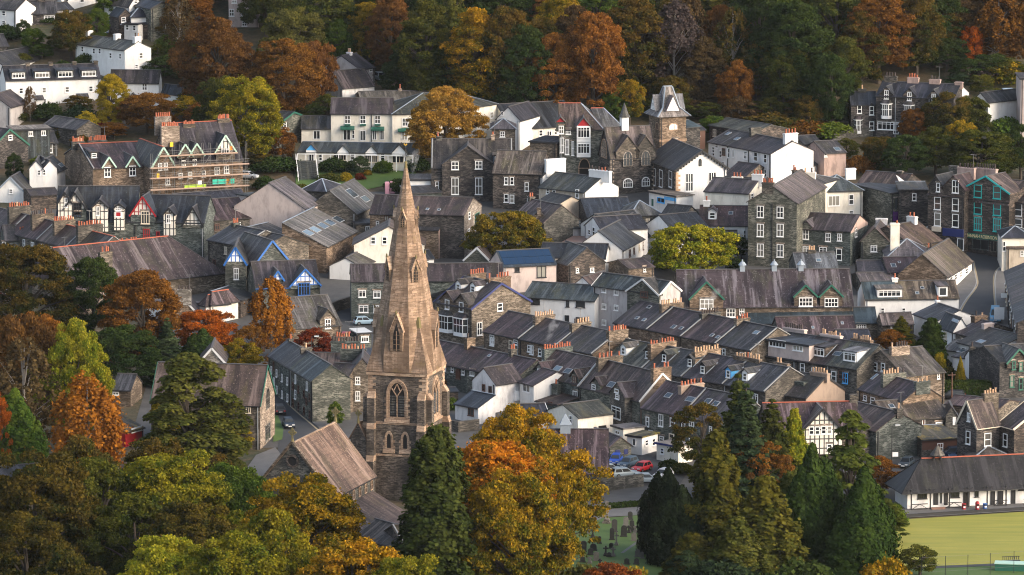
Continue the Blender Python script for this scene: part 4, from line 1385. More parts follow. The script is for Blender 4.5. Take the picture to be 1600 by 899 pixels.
 g=MB();g.poly([(0.75*math.cos(k*math.pi/8),-W2-0.03,E2+R2*0.66+0.75*math.sin(k*math.pi/8)) for k in range(16)]);g.build('pane','soot',nave.root)
 fm,pm=window_mesh(3.6,6.0,'a3','tan_dressing','soot')
 link('west_window',fm,nave.root,(0,-W2,E2-1.2));link('pane',pm,nave.root,(0,-W2,E2-1.2))
 n=7
 fm,pm=window_mesh(0.9,1.7,'a1','tan_dressing','soot')
 for k in range(n):
  yy=-W2+nave.W*(k+0.5)/n
  link('clerestory_window',fm,nave.root,(L2,yy,E2-1.35),math.pi/2);link('pane',pm,nave.root,(L2,yy,E2-1.35),math.pi/2)
 a=MB();r=MB()
 AW=8.2
 z1,z2=E2-2.6,E2-7.0
 y0,y1=-W2+1.0,W2-1.0
 a.hexa([(L2,y0,0),(L2+AW,y0,0),(L2+AW,y1,0),(L2,y1,0)],[(L2,y0,z1),(L2+AW,y0,z2),(L2+AW,y1,z2),(L2,y1,z1)])
 a.build('aisle_wall','stone',nave.root)
 r.hexa([(L2+0.02,y0-.3,z1+0.02),(L2+AW+.4,y0-.3,z2-0.2),(L2+AW+.4,y1+.3,z2-0.2),(L2+0.02,y1+.3,z1+0.02)],[(L2+0.02,y0-.3,z1+0.22),(L2+AW+.4,y0-.3,z2),(L2+AW+.4,y1+.3,z2),(L2+0.02,y1+.3,z1+0.22)])
 r.build('aisle_roof','slate_brown',nave.root)
 n2=H('',(548,682),(572,685),9.6,655,W=9.0,typ='F',wall='tower_stone',roof='slate_church',into=ch,ridge='tan_dressing')
 cross(n2 .root,(0,-n2 .W/2,n2 .E+n2 .R+0.2),0.9)
 H('',(556,838),(640,862),3.6,812,W=7,typ='G',wall='stone',roof='slate',into=ch)
 H('',(586,842),(640,870),3.0,822,W=9,typ='F',wall='stone_dark',roof='slate_brown',into=ch,skew='L')
 return ch
build_church()
# ---------------------------------------------------------------- houses on the upper left slope
G1='white houses on the upper left slope'
H('small white cottage cut off by the left edge, at the very top of the slope',(-34,12),(25,16),3.6,-4,W=7,wall='white',name='white_cottage',wins=[(6,21,6,8),(6,36,6,7)])
H('low stone cottage with two white framed windows, beside the topmost white cottage',(21,22),(89,21),2.6,3,W=8,wall='stone_dark',name='stone_cottage',cat='cottage',wins=[(46,29,10,14,'c3'),(77,29,17,9,'c3')],chim=[(64,12,0,2,'pot_cream')])
H('small grey outbuilding with a slate lean roof, right of the low stone cottage',(88,16),(114,14),2.4,6,W=5,wall='grey_render',name='outbuilding',cat='outbuilding')
H('white house cut off by the top edge, above the parked dark car',(96,-6),(152,-10),3.6,-24,W=7,wall='white',name='white_house',wins=[(103,3,8,7),(128,0,7,8)])
h=H('dark stone villa with a white polygonal bay and several slate roofs, below the top edge',(236,14),(271,12),7.0,4,W=9,typ='F',wall='stone_green',roof='slate_blue',name='villa',wins=[(261,22,6,13),(262,42,7,9)],barge='gutter',lead='lead')
H('',(190,39),(244,38),3.4,27,W=7,typ='H',wall='stone_dark',roof='slate_blue',into=h,wins=[(199,43,6,9),(211,44,6,9)])
H('',(205,27),(237,26),4.8,14,W=4,typ='H',wall='white',roof='slate_blue',into=h)
H('',(186,26),(206,25),5.0,15,W=5,typ='F',wall='stone_dark',roof='slate_blue',into=h,wins=[(193,31,7,8)])
H('',(194,38),(215,39),3.6,30,W=3,typ='S',wall='white',roof='slate_blue',into=h,wins=[(199,43,5,9),(210,44,5,9)])
H('white gabled house half hidden behind the roofs of the dark stone villa',(202,10),(222,8),5.5,-6,W=8,typ='F',wall='white',roof='slate',name='white_house',wins=[(212,3,6,6)])
H('pale pinkish house with small square windows, cut off by the top edge',(357,-8),(404,-8),7.0,-24,W=9,wall='pink_render',name='rendered_house',wins=[(362,20,8,12,'g2'),(381,20,8,12,'g2'),(382,37,8,9,'g2'),(366,1,8,9,'g2')])
H('long white farmhouse seen from its corner with a blind gable to the right',(118,69),(195,79),4.3,56,C=236,wall='white',name='white_house',roof='slate_green',chim=[(138,8,48,0),(183,8,53,0),(214,10,57,2,'pot_cream','white')],wins=[(129,77,4,9),(147,80,4,9),(156,80,4,9),(173,87,4,9),(188,88,4,9),(220,87,6,9),(213,104,5,6)],group=G1)
H('long low shed with a dark slate roof and white end wall, behind the white terrace',(6,104),(69,92),3.0,86,W=8,wall='white',name='shed',cat='shed',roof='slate')
h=H('long white terrace with four wide dormers and dark porch roofs',(9,126),(157,122),5.6,104,W=8.5,wall='white',roof='slate_blue',name='white_terrace',cat='terrace',group=G1,chim=[(43,6,98,0,'terra','stone'),(79,6,97,0,'terra','stone'),(116,6,96,0,'terra','stone'),(150,6,95,0,'terra','stone')],wins=[(33,142,7,9),(69,141,7,9),(105,140,7,9),(142,139,7,9),(33,162,7,9),(70,158,5,7),(91,160,8,7,'c2'),(105,160,7,10),(142,157,6,7)],dorm=[(29,119,19,8,'f','slate_green','paint_white',None,'c4'),(66,118,22,8,'f','slate_green','paint_white',None,'c4'),(102,117,22,8,'f','slate_green','paint_white',None,'c4'),(139,116,22,8,'f','slate_green','paint_white',None,'c4')])
for x0,x1,y in((9,30,157),(54,68,155),(121,138,152)):
 H('',(x0,y),(x1,y-0.5),2.3,y-5,W=1.3,typ='L',wall='white',roof='slate',into=h,thick=0.08)
H('white house with a plain slate roof and small gabled porch, right of the white terrace',(172,128),(248,129),4.6,110,C=253,wall='white',roof='slate',name='white_house',group=G1,wins=[(226,136,8,11,'g2'),(190,138,6,9)],gab=[dict(px=207,ay=147,w=16,by=153,p=1.2,low=165,wall='white',dep=1.3)])
H('small white shed behind the shrubs right of the yellow tree',(253,144),(282,147),2.8,131,C=292,wall='white',roof='slate_blue',name='shed',cat='shed')
H('grey rendered house with a blank gable at the left edge, below the white terrace',(-36,166),(16,168),4.6,149,W=9,typ='F',wall='grey_render',roof='slate',name='rendered_house')
h=H('stone house with a flat roofed dormer and slate skirt roof, at the left edge',(32,226),(90,224),2.9,208,W=9,wall='stone',roof='slate',name='stone_house',wins=[(58,234,10,14,'s2'),(77,232,10,14,'s2')])
H('',(22,204),(78,202),6.0,202,W=6,typ='S',wall='slate_green',roof='slate_pale',into=h,over=0.4,wins=[(48,209,7,8,'c2'),(68,208,7,8,'c2')])
H('',(-14,233),(44,226),4.5,203,W=10,typ='F',wall='stone_dark',roof='slate',into=h,barge='paint_green',wins=[(16,215,6,8)])
H('ruinous little stone outhouse among shrubs above the flat roofed dormer',(68,195),(120,203),2.4,182,W=6,wall='stone',roof='slate',name='outhouse',cat='outbuilding')
h=H('white cottage with twin gables and a blind white front, beside the stone house at left',(46,264),(67,264),5.2,252,W=7,typ='F',wall='white',roof='slate_blue',name='white_house',wins=[(61,270,5,8)],group=G1)
H('',(67,264),(89,263),5.2,252,W=7,typ='F',wall='white',roof='slate_blue',into=h,wins=[(69,270,5,8)],sky=[(95,258,5,5)])
H('',(89,268),(102,262),4.2,250,W=5,typ='G',wall='white_worn',roof='slate_blue',into=h,sky=[(95,259,6,5)])
H('little white gabled cottage with one tiny window, at the left edge below the stone house',(-8,302),(41,303),1.8,278,W=8,typ='F',wall='white',roof='slate',name='white_cottage',wins=[(17,299,6,7)],barge='lead')
H('dark flat roofed yard building between the little white cottage and the half-timbered shops',(48,306),(92,304),3.0,296,W=7,wall='stone_dark',roof='slate',name='outbuilding',cat='outbuilding')
# ---------------------------------------------------------------- the big stone hotel under scaffolding
GR='paint_mint'
h=H('large stone building with mint green gables and tall red chimney pots, under scaffolding',(145,264),(237,260),6.8,226,C=101,wall='stone_brown',roof='slate_purple',name='stone_building',cat='building',ridge='ridge_red',skew='L',chim=[(113,19,221,8,'terra','stone',0.1,1.0,1.1),(152,29,219,11,'terra','stone',0.3,0.9)],gab=[dict(px=170,ay=246,w=19,by=260,low=268,barge=GR),dict(px=207,ay=245,w=19,by=259,low=266,barge=GR)],wins=[(168,269,10,16,'g2'),(207,267,10,16,'g2'),(229,267,6,13,'g2'),(230,287,4,10)],dorm=[(147,244,8,7,'f','paint_black')])
H('',(237,262),(274,260),7.4,214,W=14,typ='F',wall='stone_brown',roof='slate_green',into=h,barge=GR,over=0.1,ridge='ridge_red',wins=[(250,261,6,11,'s2'),(259,260,6,11,'s2'),(262,283,7,12,'s2')])
h2=H('',(274,254),(379,249),8.0,194,W=15,typ='G',wall='stone_brown',roof='slate',into=h,ridge='ridge_red',gab=[dict(px=289,ay=226,w=22,by=243,barge=GR),dict(px=307,ay=225,w=22,by=242,barge=GR),dict(px=352,ay=212,w=30,by=236,low=250,barge=GR,top='timber')],wins=[(287,256,6,11,'s2'),(304,254,6,10,'s2'),(339,267,8,12,'s2'),(354,265,8,12,'s2'),(297,274,6,10),(318,272,6,10),(282,275,6,9),(352,236,12,9,'c3')],chim=[(249,25,182,7,'terra','stone_pale',0.2),(238,28,197,9,'terra','stone_pale',-0.45),(295,19,194,7,'terra','stone',-0.1),(349,19,191,8,'terra','stone',0.0),(267,11,200,4,'terra','stone',-0.3)])
# ---------------------------------------------------------------- half-timbered shops
h=H('half-timbered corner shop with black and white gables and a blue hipped roof',(88,346),(214,346),6.6,292,W=13,wall='stone_green',roof='slate_blue',name='half_timbered_shop',cat='shop',group='half-timbered shops',gab=[dict(px=101,ay=301,w=21,by=317,low=345,wall='timber',barge='paint_black',p=0.4),dict(px=117,ay=302,w=34,by=326,low=345,top='timber',barge='paint_black',p=0.2),dict(px=156,ay=313,w=24,by=324,low=362,wall='timber',barge='paint_black',p=0.9),dict(px=186,ay=319,w=16,by=325,low=360,wall='timber',barge='paint_black',p=1.0)],wins=[(103,317,5,15,'g2'),(121,327,13,19,'c3','paint_black'),(153,330,5,14,'g2'),(185,326,9,7,'g3'),(185,335,9,8,'p1','paint_white','paint_red'),(121,335,12,8,'p3','paint_black','paint_sky')])
H('half-timbered shop with a red edged gable over tall cream windows',(214,346),(319,348),6.6,305,W=12,wall='stone_green',roof='slate_blue',name='half_timbered_shop',cat='shop',group='half-timbered shops',gab=[dict(px=223,ay=308,w=38,by=336,low=352,barge='paint_red',top='timber_red',p=0.3),dict(px=264,ay=326,w=17,by=335,low=368,wall='timber',barge='paint_black',p=0.9),dict(px=301,ay=325,w=31,by=352,top='timber',barge='paint_black',p=0.2)],wins=[(227,340,13,20,'c3','paint_cream'),(229,367,10,18,'g3','paint_red','curtain'),(247,369,6,14,'g2','paint_red'),(263,342,7,14,'g2')])
H('plain stone workshop with a sagging slate roof, right of the half-timbered shops',(319,345),(391,340),5.0,314,W=11,wall='stone',roof='slate_purple',name='workshop',cat='workshop',C=None)
# ---------------------------------------------------------------- roofs in the left foreground of the town
GL='stepped terrace of stone houses at the left'
S5=dict(pothh=0.6)
terrace(['stone terraced house at the left edge with a wide stack of red pots','stone terraced house with a stack of black pots, second in the stepped row at left','stone terraced house with a red ridge below the blue shop window','stone terraced house just above the long purple hall roof, its stack ending the stepped row'],(-28,352),(150,398),4.6,326,7.5,GL,roofs=['slate_purple','slate_purple','slate_purple','slate'],wall='stone',kws={0:dict(chim=[(30,34,322,9,'terra','stone',-0.1)],skew='R'),1:dict(chim=[(66,34,334,10,'pot_dark','stone',-0.1)],skew='R'),2:dict(chim=[(100,33,344,9,'terra','stone',-0.1)],skew='R',ridge='ridge_red'),3:dict(chim=[(140,39,351,9,'terra','stone',-0.1)],skew='R',ridge='ridge_red')})
H('stone house with a small pale edged gable, behind the leftmost round tree',(8,376),(78,374),5.0,353,W=9,wall='stone_green',roof='slate',name='stone_house',ridge='slate',wins=[(17,391,11,8,'c3','paint_brown'),(6,383,5,10)],gab=[dict(px=48,ay=366,w=15,by=374,barge='lead_pale')],chim=[(36,14,371,3,'terra','stone',-0.6)])
H('low stone house with a red ridge and a narrow chimney, behind the leftmost round tree',(54,396),(122,392),4.0,379,W=10,typ='H',wall='stone',roof='slate_green',name='stone_house',ridge='ridge_red',chim=[(88,7,377,0,'terra','stone',-0.4)])
H('stone gabled house with a tall narrow chimney, between the two round trees at left',(84,421),(112,417),4.5,404,W=9,typ='F',wall='stone',roof='slate_purple',name='stone_house',chim=[(107,11,393,3,'terra','stone',0.0)])
H('red timbered chalet gable at the left edge among the trees',(-20,425),(19,424),5.0,410,W=9,typ='F',wall='timber_red',roof='slate_purple',name='chalet',barge='paint_brown',wins=[(8,428,8,12,'c3','paint_brown')])
H('slate roofed house at the left edge below the red pots',(-40,408),(24,406),4.0,392,W=9,wall='stone',roof='slate',name='stone_house')
H('long hall with a broad purple roof and red ridge, behind the autumn trees',(118,452),(352,427),4.6,388,W=15,typ='H',hips='R',wall='stone_brown',roof='slate_plum',name='hall',cat='hall',ridge='ridge_red',lead='slate_plum',pipes=[],chim=[(165,19,393,6,'terra','stone',-0.9,0.9),(200,30,378,8,'terra','stone',0.6)])
H('long low stone barn roof running behind the half-timbered shops towards the car park wall',(286,330),(392,322),4.5,304,W=9,wall='stone',roof='slate_blue',name='barn',cat='barn')
h=H('small shop with a purple pyramid roof and white front, below the long purple hall',(330,476),(372,470),3.6,438,C=316,typ='H',wall='cream',roof='slate_plum',name='shop',ridge='ridge_red',lead='slate_plum')
H('',(322,478),(358,474),3.4,458,C=312,typ='H',wall='white',roof='slate_plum',into=h,ridge='ridge_red',lead='slate_plum')
H('flat roofed white annexe with metal roof sheets, left of the purple pyramid roof',(280,480),(316,474),3.0,470,W=8,typ='S',wall='white',roof='slate_grey',name='annexe',cat='annexe')
H('brown stone gable with a pale coping beside the flat white annexe',(270,488),(306,488),3.0,469,W=8,typ='F',wall='stone_brown',roof='slate',name='stone_house',barge='lead_pale',chim=[(284,22,452,4,'pot_dark','stone_pale',0,0.6)])
BL='houses with bright blue bargeboards'
h=H('stone house with a blue edged gable over white half-timbering, right of the long purple hall',(352,412),(384,412),7.2,384,W=12,typ='F',wall='stone_green',roof='slate',name='blue_trimmed_house',barge='paint_blue',group=BL,wins=[(369,428,8,18,'s2')])
g_=MB();L_,W_,E_,R_=h.L,h.W,h.E,h.R
g_.poly([(-L_*0.44,-W_/2-0.05,E_+0.35),(L_*0.44,-W_/2-0.05,E_+0.35),(0,-W_/2-0.05,E_+R_-0.15)]);g_.build('timbered_gable','timber_blue',h.root)
H('stone gable with plain blue bargeboards and no windows, between the two timbered blue gables',(399,413),(452,409),6.5,377,W=12,typ='F',wall='stone_green',roof='slate',name='blue_trimmed_house',barge='paint_blue',group=BL)
h=H('stone house with blue edged dormer gable and tall blue framed window, beside the golden birch',(400,450),(500,447),5.2,410,W=11,typ='G',wall='stone_green',roof='slate',name='blue_trimmed_house',group=BL,gutcol='paint_blue',gab=[dict(px=477,ay=421,w=46,by=446,barge='paint_blue',top='timber_blue',p=0.5),dict(px=434,ay=424,w=17,by=437,barge='paint_blue',top='timber_blue',p=0.3)],wins=[(475,452,19,20,'c4','paint_blue'),(437,455,6,16,'s2')])
H('dark slate roofed house with a mossy stack, behind the timbered blue gable',(325,375),(378,385),6.0,352,W=11,wall='stone',roof='slate',name='stone_house',chim=[(368,10,352,3,'terra','stone_green')],skew='R')
H('dark slate roofed house behind the plain blue gable, below the market hall',(372,384),(404,391),6.0,362,W=11,wall='stone',roof='slate',name='stone_house')
H('navy canopied shop at the street corner under the blue gables',(376,470),(402,462),3.2,456,W=6,typ='L',wall='stone_dark',roof='slate_blue',name='shop',cat='shop',wins=[(396,478,10,14,'p1','paint_navy')])
# ---------------------------------------------------------------- hotel and houses at the wood's edge
h=H('long cream hotel with green awnings over its french windows, below the wood',(517,178),(613,178),6.2,154,W=11,wall='cream',roof='slate_purple',name='hotel',cat='hotel',pipes=[2.0],wins=[(543,187,9,13,'s2'),(567,187,9,13,'s2'),(590,187,9,13,'s2'),(542,211,12,17,'d2'),(567,212,9,16,'d2'),(585,211,7,16,'d2'),(597,211,7,16,'d2'),(552,210,4,13)])
H('',(613,179),(756,176),6.2,147,W=15,typ='H',hips='LR',wall='cream',roof='slate_green',into=h,wins=[(633,191,9,13,'s2'),(632,212,9,15,'d2'),(731,190,8,12,'s2'),(708,191,8,12)])
H('',(471,201),(517,201),3.0,182,W=7,typ='G',wall='cream',roof='slate_green',into=h,wins=[(495,211,11,14,'d2')])
H('',(745,168),(776,163),7.5,148,W=16,typ='H',wall='cream',roof='slate_green',into=h,wins=[(768,180,5,10)])
def awnings(h,spots):
 for px,py,w in spots:
  q,_=hit_plane(h,px,py,(0,-h.W/2,0),(0,-1,0))
  hw=w/2/px_m(h,q,(1,0,0))[0]
  b=MB();y=-h.W/2
  b.hexa([(q.x-hw,y-0.9,q.z-0.35),(q.x+hw,y-0.9,q.z-0.35),(q.x+hw,y,q.z-0.3),(q.x-hw,y,q.z-0.3)],[(q.x-hw,y-0.9,q.z-0.05),(q.x+hw,y-0.9,q.z-0.05),(q.x+hw,y,q.z+0.4),(q.x-hw,y,q.z+0.4)])
  b.build('awning','paint_green',h.root)
awnings(h,[(543,200,22),(590,201,21),(631,203,18)])
for px in(543,567,590):
 q,_=hit_plane(h,px,195,(0,-h.W/2,0),(0,-1,0));b=MB();b.box(q.x-0.6,q.x+0.6,-h.W/2-0.4,-h.W/2-0.02,q.z-0.2,q.z+0.15);b.build('window_box','paint_green',h.root)
v=H('',(466,237),(646,240),3.2,222,W=6,typ='L',wall='cream',roof='slate_green',into=h,over=0.5,gab=[dict(px=486,ay=226,w=16,by=235,p=0.6,wall='paint_white',top='paint_sky'),dict(px=536,ay=228,w=18,by=238,p=0.6,wall='paint_white'),dict(px=580,ay=229,w=18,by=239,p=0.6,wall='paint_white'),dict(px=624,ay=227,w=24,by=240,p=0.6,wall='paint_white')],wins=[(487,248,9,14,'d2'),(501,246,6,11),(531,245,20,12,'p5','paint_cream','glass'),(551,245,7,11),(580,247,20,14,'p6','paint_cream','glass'),(598,246,7,12),(622,248,18,14,'p3','paint_cream','glass')])
b=MB()
for k in range(15):
 x_=-v.L/2+v.L*k/14;b.box(x_-0.08,x_+0.08,-v.W/2-0.95,-v.W/2-0.8,0,v.E-0.3)
b.box(-v.L/2,v.L/2,-v.W/2-0.93,-v.W/2-0.82,v.E-0.45,v.E-0.28)
b.build('veranda_posts','paint_white',v.root)
b=MB();b.box(-h.L/2-6,h.L/2+3,-h.W/2-3.2,-h.W/2-3.1,3.0,3.9)
for k in range(40):x_=-h.L/2-6+k*(h.L+9)/39;b.box(x_-.03,x_+.03,-h.W/2-3.25,-h.W/2-3.12,3.0,4.0)
H('stone barn with a dark green edged gable and blue grey roof, left of the hotel',(432,197),(486,187),4.6,176,W=15,typ='F',wall='stone_green',roof='slate_blue',name='barn',cat='barn',barge='paint_green',wins=[(443,197,9,9,'c2')])
H('long pale grey slate roof behind the hotel, at the foot of the wood',(565,160),(700,158),5.0,144,W=13,wall='stone_pale',roof='slate_grey',name='hotel_annexe',cat='annexe',chim=[(625,5,139,1,'lead')])
h=H('dark grey gabled house with stepped quoins in the shadow under the wood',(562,109),(585,105),6.0,88,W=9,typ='G',wall='grey_render',roof='slate_blue',name='dark_house',wins=[(570,111,4,7),(579,109,4,7),(572,130,5,9,'x1')],quoin='stone_pale',chim=[(546,6,90,2,'pot_cream','white_worn')])
H('',(535,117),(562,110),4.6,96,W=8,typ='G',wall='grey_render',roof='slate_blue',into=h,wins=[(547,118,5,8),(553,116,4,8)])
H('white cottage mostly hidden by the brown trees left of the dark gabled house',(505,133),(535,138),3.2,112,W=8,typ='F',wall='white_worn',roof='slate',name='white_cottage',wins=[(512,139,9,7,'c3'),(523,121,4,5)])
H('white gabled house with dark navy roof, right of the hotel behind the orange tree',(776,186),(812,188),6.0,168,W=10,typ='F',wall='white',roof='slate_blue',name='white_house',wins=[(785,177,4,6),(784,190,5,8)])
H('long navy roofed building with a cream shopfront, left of the bay windowed house',(800,202),(905,196),3.4,164,W=15,typ='G',wall='cream',roof='slate_blue',name='shop',cat='shop',wins=[(845,208,6,10),(858,208,8,9,'c2'),(868,206,5,10)])
# ---------------------------------------------------------------- centre of the town, upper half
GS='stone houses around the market place'
h=H('large dark stone house with four tall white windows in its broad gable',(674,262),(800,262),6.4,218,W=12,wall='stone_dark',roof='slate',name='stone_house',group=GS,skew='LR',gab=[dict(px=731,ay=229,w=80,by=257,low=330,p=1.0)],wins=[(711,259,11,13,'s2'),(748,258,11,13,'s2'),(711,291,11,26,'s2'),(748,291,11,26,'s2'),(685,252,7,15),(777,284,8,12),(777,311,8,13,'s2'),(683,290,6,12)],chim=[(686,9,213,2,'terra','stone'),(770,6,210,1,'terra','stone_pale')],dorm=[(777,250,8,9,'f','stone')])
H('stone wing with small white sash windows, right of the broad stone gable',(770,270),(846,272),7.0,236,W=10,wall='stone_dark',roof='slate_brown',name='stone_house',group=GS,wins=[(791,283,6,12),(800,283,6,12),(791,310,7,13),(800,311,7,13),(823,292,6,14),(826,312,5,10)])
H('small stone tower with a pyramid roof and one white window, behind the stone gables',(768,202),(805,202),8.5,186,W=8,typ='P',wall='stone',roof='slate_grey',name='stone_house',wins=[(785,210,8,9,'s2')])
H('stone block with a wide parapet stack, left of the white gable chimney',(828,222),(870,224),8.0,218,W=9,typ='S',wall='stone',roof='slate',name='stone_house')
h=H('green grey stone corner house with white stacked bays above an arched door',(874,203),(942,203),11.0,162,W=12,typ='H',hips='R',wall='stone_green',roof='slate_brown',name='bay_windowed_house',cat='house',ridge='ridge_red',gab=[dict(px=912,ay=185,w=24,by=199,low=206,top='paint_red',p=0.9),dict(px=876,ay=184,w=14,by=191,low=206,top='paint_red',p=0.5)],wins=[(877,203,8,13,'g2'),(888,206,8,9,'g3'),(878,227,6,24,'g2'),(886,230,6,24,'g2'),(895,232,4,22,'g2')])
H('',(935,201),(972,200),10.5,170,W=12,typ='H',hips='R',wall='stone_green',roof='slate_grey',into=h,ridge='ridge_red')
for z0_,z1_ in((222,197),(246,223)):
 qa,_=hit_plane(h,912,z0_,(0,-h.W/2-0.9,0),(0,-1,0));qb,_=hit_plane(h,912,z1_,(0,-h.W/2-0.9,0),(0,-1,0))
 b=MB();w_=1.35;b.box(qa.x-w_,qa.x+w_,-h.W/2-0.95,-h.W/2-0.02,qa.z,qb.z);b.build('bay','paint_white',h.root)
 add_window(h.root,Vector((qa.x,-h.W/2-0.96,qa.z*0.4+qb.z*0.6)),0,2.4,(qb.z-qa.z)*0.68,'c4')
q,_=hit_plane(h,913,263,(0,-h.W/2,0),(0,-1,0));fm,pm=window_mesh(2.3,4.0,'a1','tan_dressing','soot');o=link('arched_door',fm,h.root,q);link('dark_opening',pm,o)
h=H('dark stone hall with two gabled gothic windows and a white cupola, beside the clock tower',(954,246),(1024,243),7.5,194,C=936,typ='G',wall='stone_dark',roof='slate_brown',name='gothic_hall',cat='hall',barge='paint_black',quoin='stone_pale',gab=[dict(px=981,ay=213,w=36,by=236,low=250,p=0.3,wall='stone'),dict(px=1009,ay=213,w=30,by=234,low=250,p=0.3,wall='stone')],wins=[(981,248,15,25,'a3','stone_pale','glass'),(1009,247,14,24,'a3','stone_pale','glass'),(981,286,15,15,'a4','paint_white','glass'),(1009,284,13,15,'a4','paint_white','glass'),(944,232,9,30,'a2','tan_dressing','stone_pale')])
q=h.inv@pt(996,196,14.5)
b=MB();qx=max(-h.L/2+1,min(h.L/2-1,q.x));zr=h.E+h.R
b.box(qx-0.7,qx+0.7,-0.7,0.7,zr-0.6,zr+2.0,0);b.frustum(qx,0,zr+2.0,1.25,zr+2.6,0.85,8,1);b.frustum(qx,0,zr+2.6,0.85,zr+4.8,0.05,8,1)
b.build('cupola',['paint_white','slate_grey'],h.root)
def clock_tower():
 hw,A,B=12.5,(1031,183.8),(1072,182)
 h=H('square stone clock tower with a steep pale slate roof and white clock gables',A,B,hw,None,typ='S',wall='stone_brown',roof='slate',name='clock_tower',cat='tower',over=0.0,R=0.0,W=6.0,wins=[(1052,198,15,12,'a3','tan_dressing','paint_white'),(1027,197,5,12,'a2','tan_dressing','paint_brown'),(1055,221,9,9,'p1','paint_cream','paint_white')])
 x,y,E=h.L/2,h.W/2,h.E
 b=MB()
 o,i1,i2=0.75,-0.55,-x+0.9
 R0=[(-x-o,-y-o),(x+o,-y-o),(x+o,y+o),(-x-o,y+o)]
 R1=[(-x+1.0,-y+1.0),(x-1.0,-y+1.0),(x-1.0,y-1.0),(-x+1.0,y-1.0)]
 R2=[(-0.75,-0.6),(0.75,-0.6),(0.75,0.6),(-0.75,0.6)]
 z1,z2=E+1.7,E+5.7
 b.hexa([(p[0],p[1],E+0.1) for p in R0],[(p[0],p[1],z1) for p in R1],0)
 b.hexa([(p[0],p[1],z1) for p in R1],[(p[0],p[1],z2) for p in R2],0)
 for p,q_,r_ in zip(R0,R1,R2):b.bar((p[0],p[1],E+0.2),(q_[0],q_[1],z1+0.05),0.3,0.12,1);b.bar((q_[0],q_[1],z1+0.05),(r_[0],r_[1],z2),0.26,0.12,1)
 b.bar((-0.9,0,z2+0.05),(0.9,0,z2+0.05),0.3,0.2,1)
 b.build('tower_roof',['slate_pale','lead'],h.root)
 for s,rz in((Vector((0,-1,0)),0),(Vector((-1,0,0)),-math.pi/2),(Vector((1,0,0)),math.pi/2)):
  g=MB();w_=1.35;f=y+0.05
  g.poly([(-w_,-f,z1-0.5),(w_,-f,z1-0.5),(0,-f,z1+2.3)],0)
  for sg in(-1,1):
   q4=[(sg*(w_+0.15),-f-0.12,z1-0.65),(sg*(w_+0.15),-0.8,z1-0.65),(0,-0.5,z1+2.4),(0,-f-0.12,z1+2.4)]
   g.hexa(q4 if sg>0 else q4[::-1],[(a,c,d+0.12) for a,c,d in(q4 if sg>0 else q4[::-1])],1)
  go=g.build('clock_gable',['paint_white','slate_pale'],h.root,(0,0,0),rz)
  c=MB()
  for k in range(12):
   a=k*math.pi/6;c.bar((0.52*math.cos(a),-f-0.03,z1+0.3+0.52*math.sin(a)),(0.62*math.cos(a),-f-0.03,z1+0.3+0.62*math.sin(a)),0.06,0.04)
  c.bar((0,-f-0.04,z1+0.3),(0.28,-f-0.04,z1+0.55),0.07,0.04);c.bar((0,-f-0.04,z1+0.3),(-0.1,-f-0.04,z1+0.78),0.05,0.04)
  c.build('clock_face','paint_black',go)
 t=MB();t.box(-x-0.15,x+0.15,-y-0.15,y+0.15,E-4.8,E-4.4);t.build('string_course','tan_dressing',h.root)
clock_tower()
h=H('white gabled bank with black bracketed eaves and two tall sash windows',(1057,265),(1135,262),8.0,236,C=1013,typ='F',wall='white',roof='slate',name='white_gabled_house',cat='house',over=0.5,verge=0.45,quoin=None,barge='paint_black',wins=[(1077,285,12,29,'g3'),(1113,283,12,29,'g3'),(1094,254,5,12,'a1','paint_black'),(1077,319,11,7,'g3'),(1114,318,9,7,'g2'),(1022,276,5,27,'s1'),(1033,279,5,27,'s1'),(1048,280,5,26,'s1')])
b=MB()
for k in range(9):
 for s in(-1,1):
  t_=(k+0.5)/9;b.box(s*h.L/2*(1-t_)-0.1,s*h.L/2*(1-t_)+0.1,-h.W/2-0.4,-h.W/2-0.02,h.E+h.R*t_-0.55,h.E+h.R*t_-0.1)
b.build('eaves_brackets','paint_black',h.root)
b=MB();b.box(-h.L/2-0.04,-h.L/2-0.003,-h.W/2+0.02,h.W/2,0,h.E);b.build('stone_flank','stone_dark',h.root)
b=MB();zz=0.5;k=0
while zz<h.E-1:k+=1;b.box(-h.L/2-0.08,-h.L/2+(0.8 if k%2 else 0.4),-h.W/2-0.04,-h.W/2+(0.5 if k%2 else 0.9),zz,zz+0.42);zz+=0.46
b.build('quoins','pot_cream',h.root)
h=H('small white shop with flags and a blue fascia, against the white gabled bank',(1014,300),(1057,308),3.6,298,W=4,typ='S',wall='white',roof='slate_pale',name='shop',cat='shop',wins=[(1033,313,12,8,'p2','paint_sky'),(1020,316,5,12,'x1','paint_white','paint_green')])
b=MB();b.box(0.6,h.L/2-0.1,-h.W/2-0.12,-h.W/2-0.02,h.E-0.9,h.E-0.3);b.build('fascia','paint_sky',h.root)
H('low stone shed behind the white bank with a mossy slate roof',(1130,275),(1162,279),4.5,254,W=9,wall='stone',roof='slate',name='stone_house')
GW='white terrace below the wood'
TW=terrace(['white terraced house with two rooflights at the left end of the row below the wood','white terraced house in the middle of the row below the wood','white worn end house with a broad blind gable and tall white stack, below the wood'],(1107,222),(1205,241),6.6,203,10.0,GW,wall='white',roofs=['slate','slate','slate'],kws={2:dict(chim=[(1235,20,208,4,'terra','white_worn')],wall='white_worn'),1:dict(chim=[(1180,16,199,0,'terra','stone')])})
WT=[(1120,228,5,7),(1115,239,4,10),(1126,241,4,11),(1139,239,5,15),(1165,243,6,13),(1181,245,6,14),(1196,248,5,14),(1165,266,6,13),(1181,267,5,12),(1196,271,4,12)]
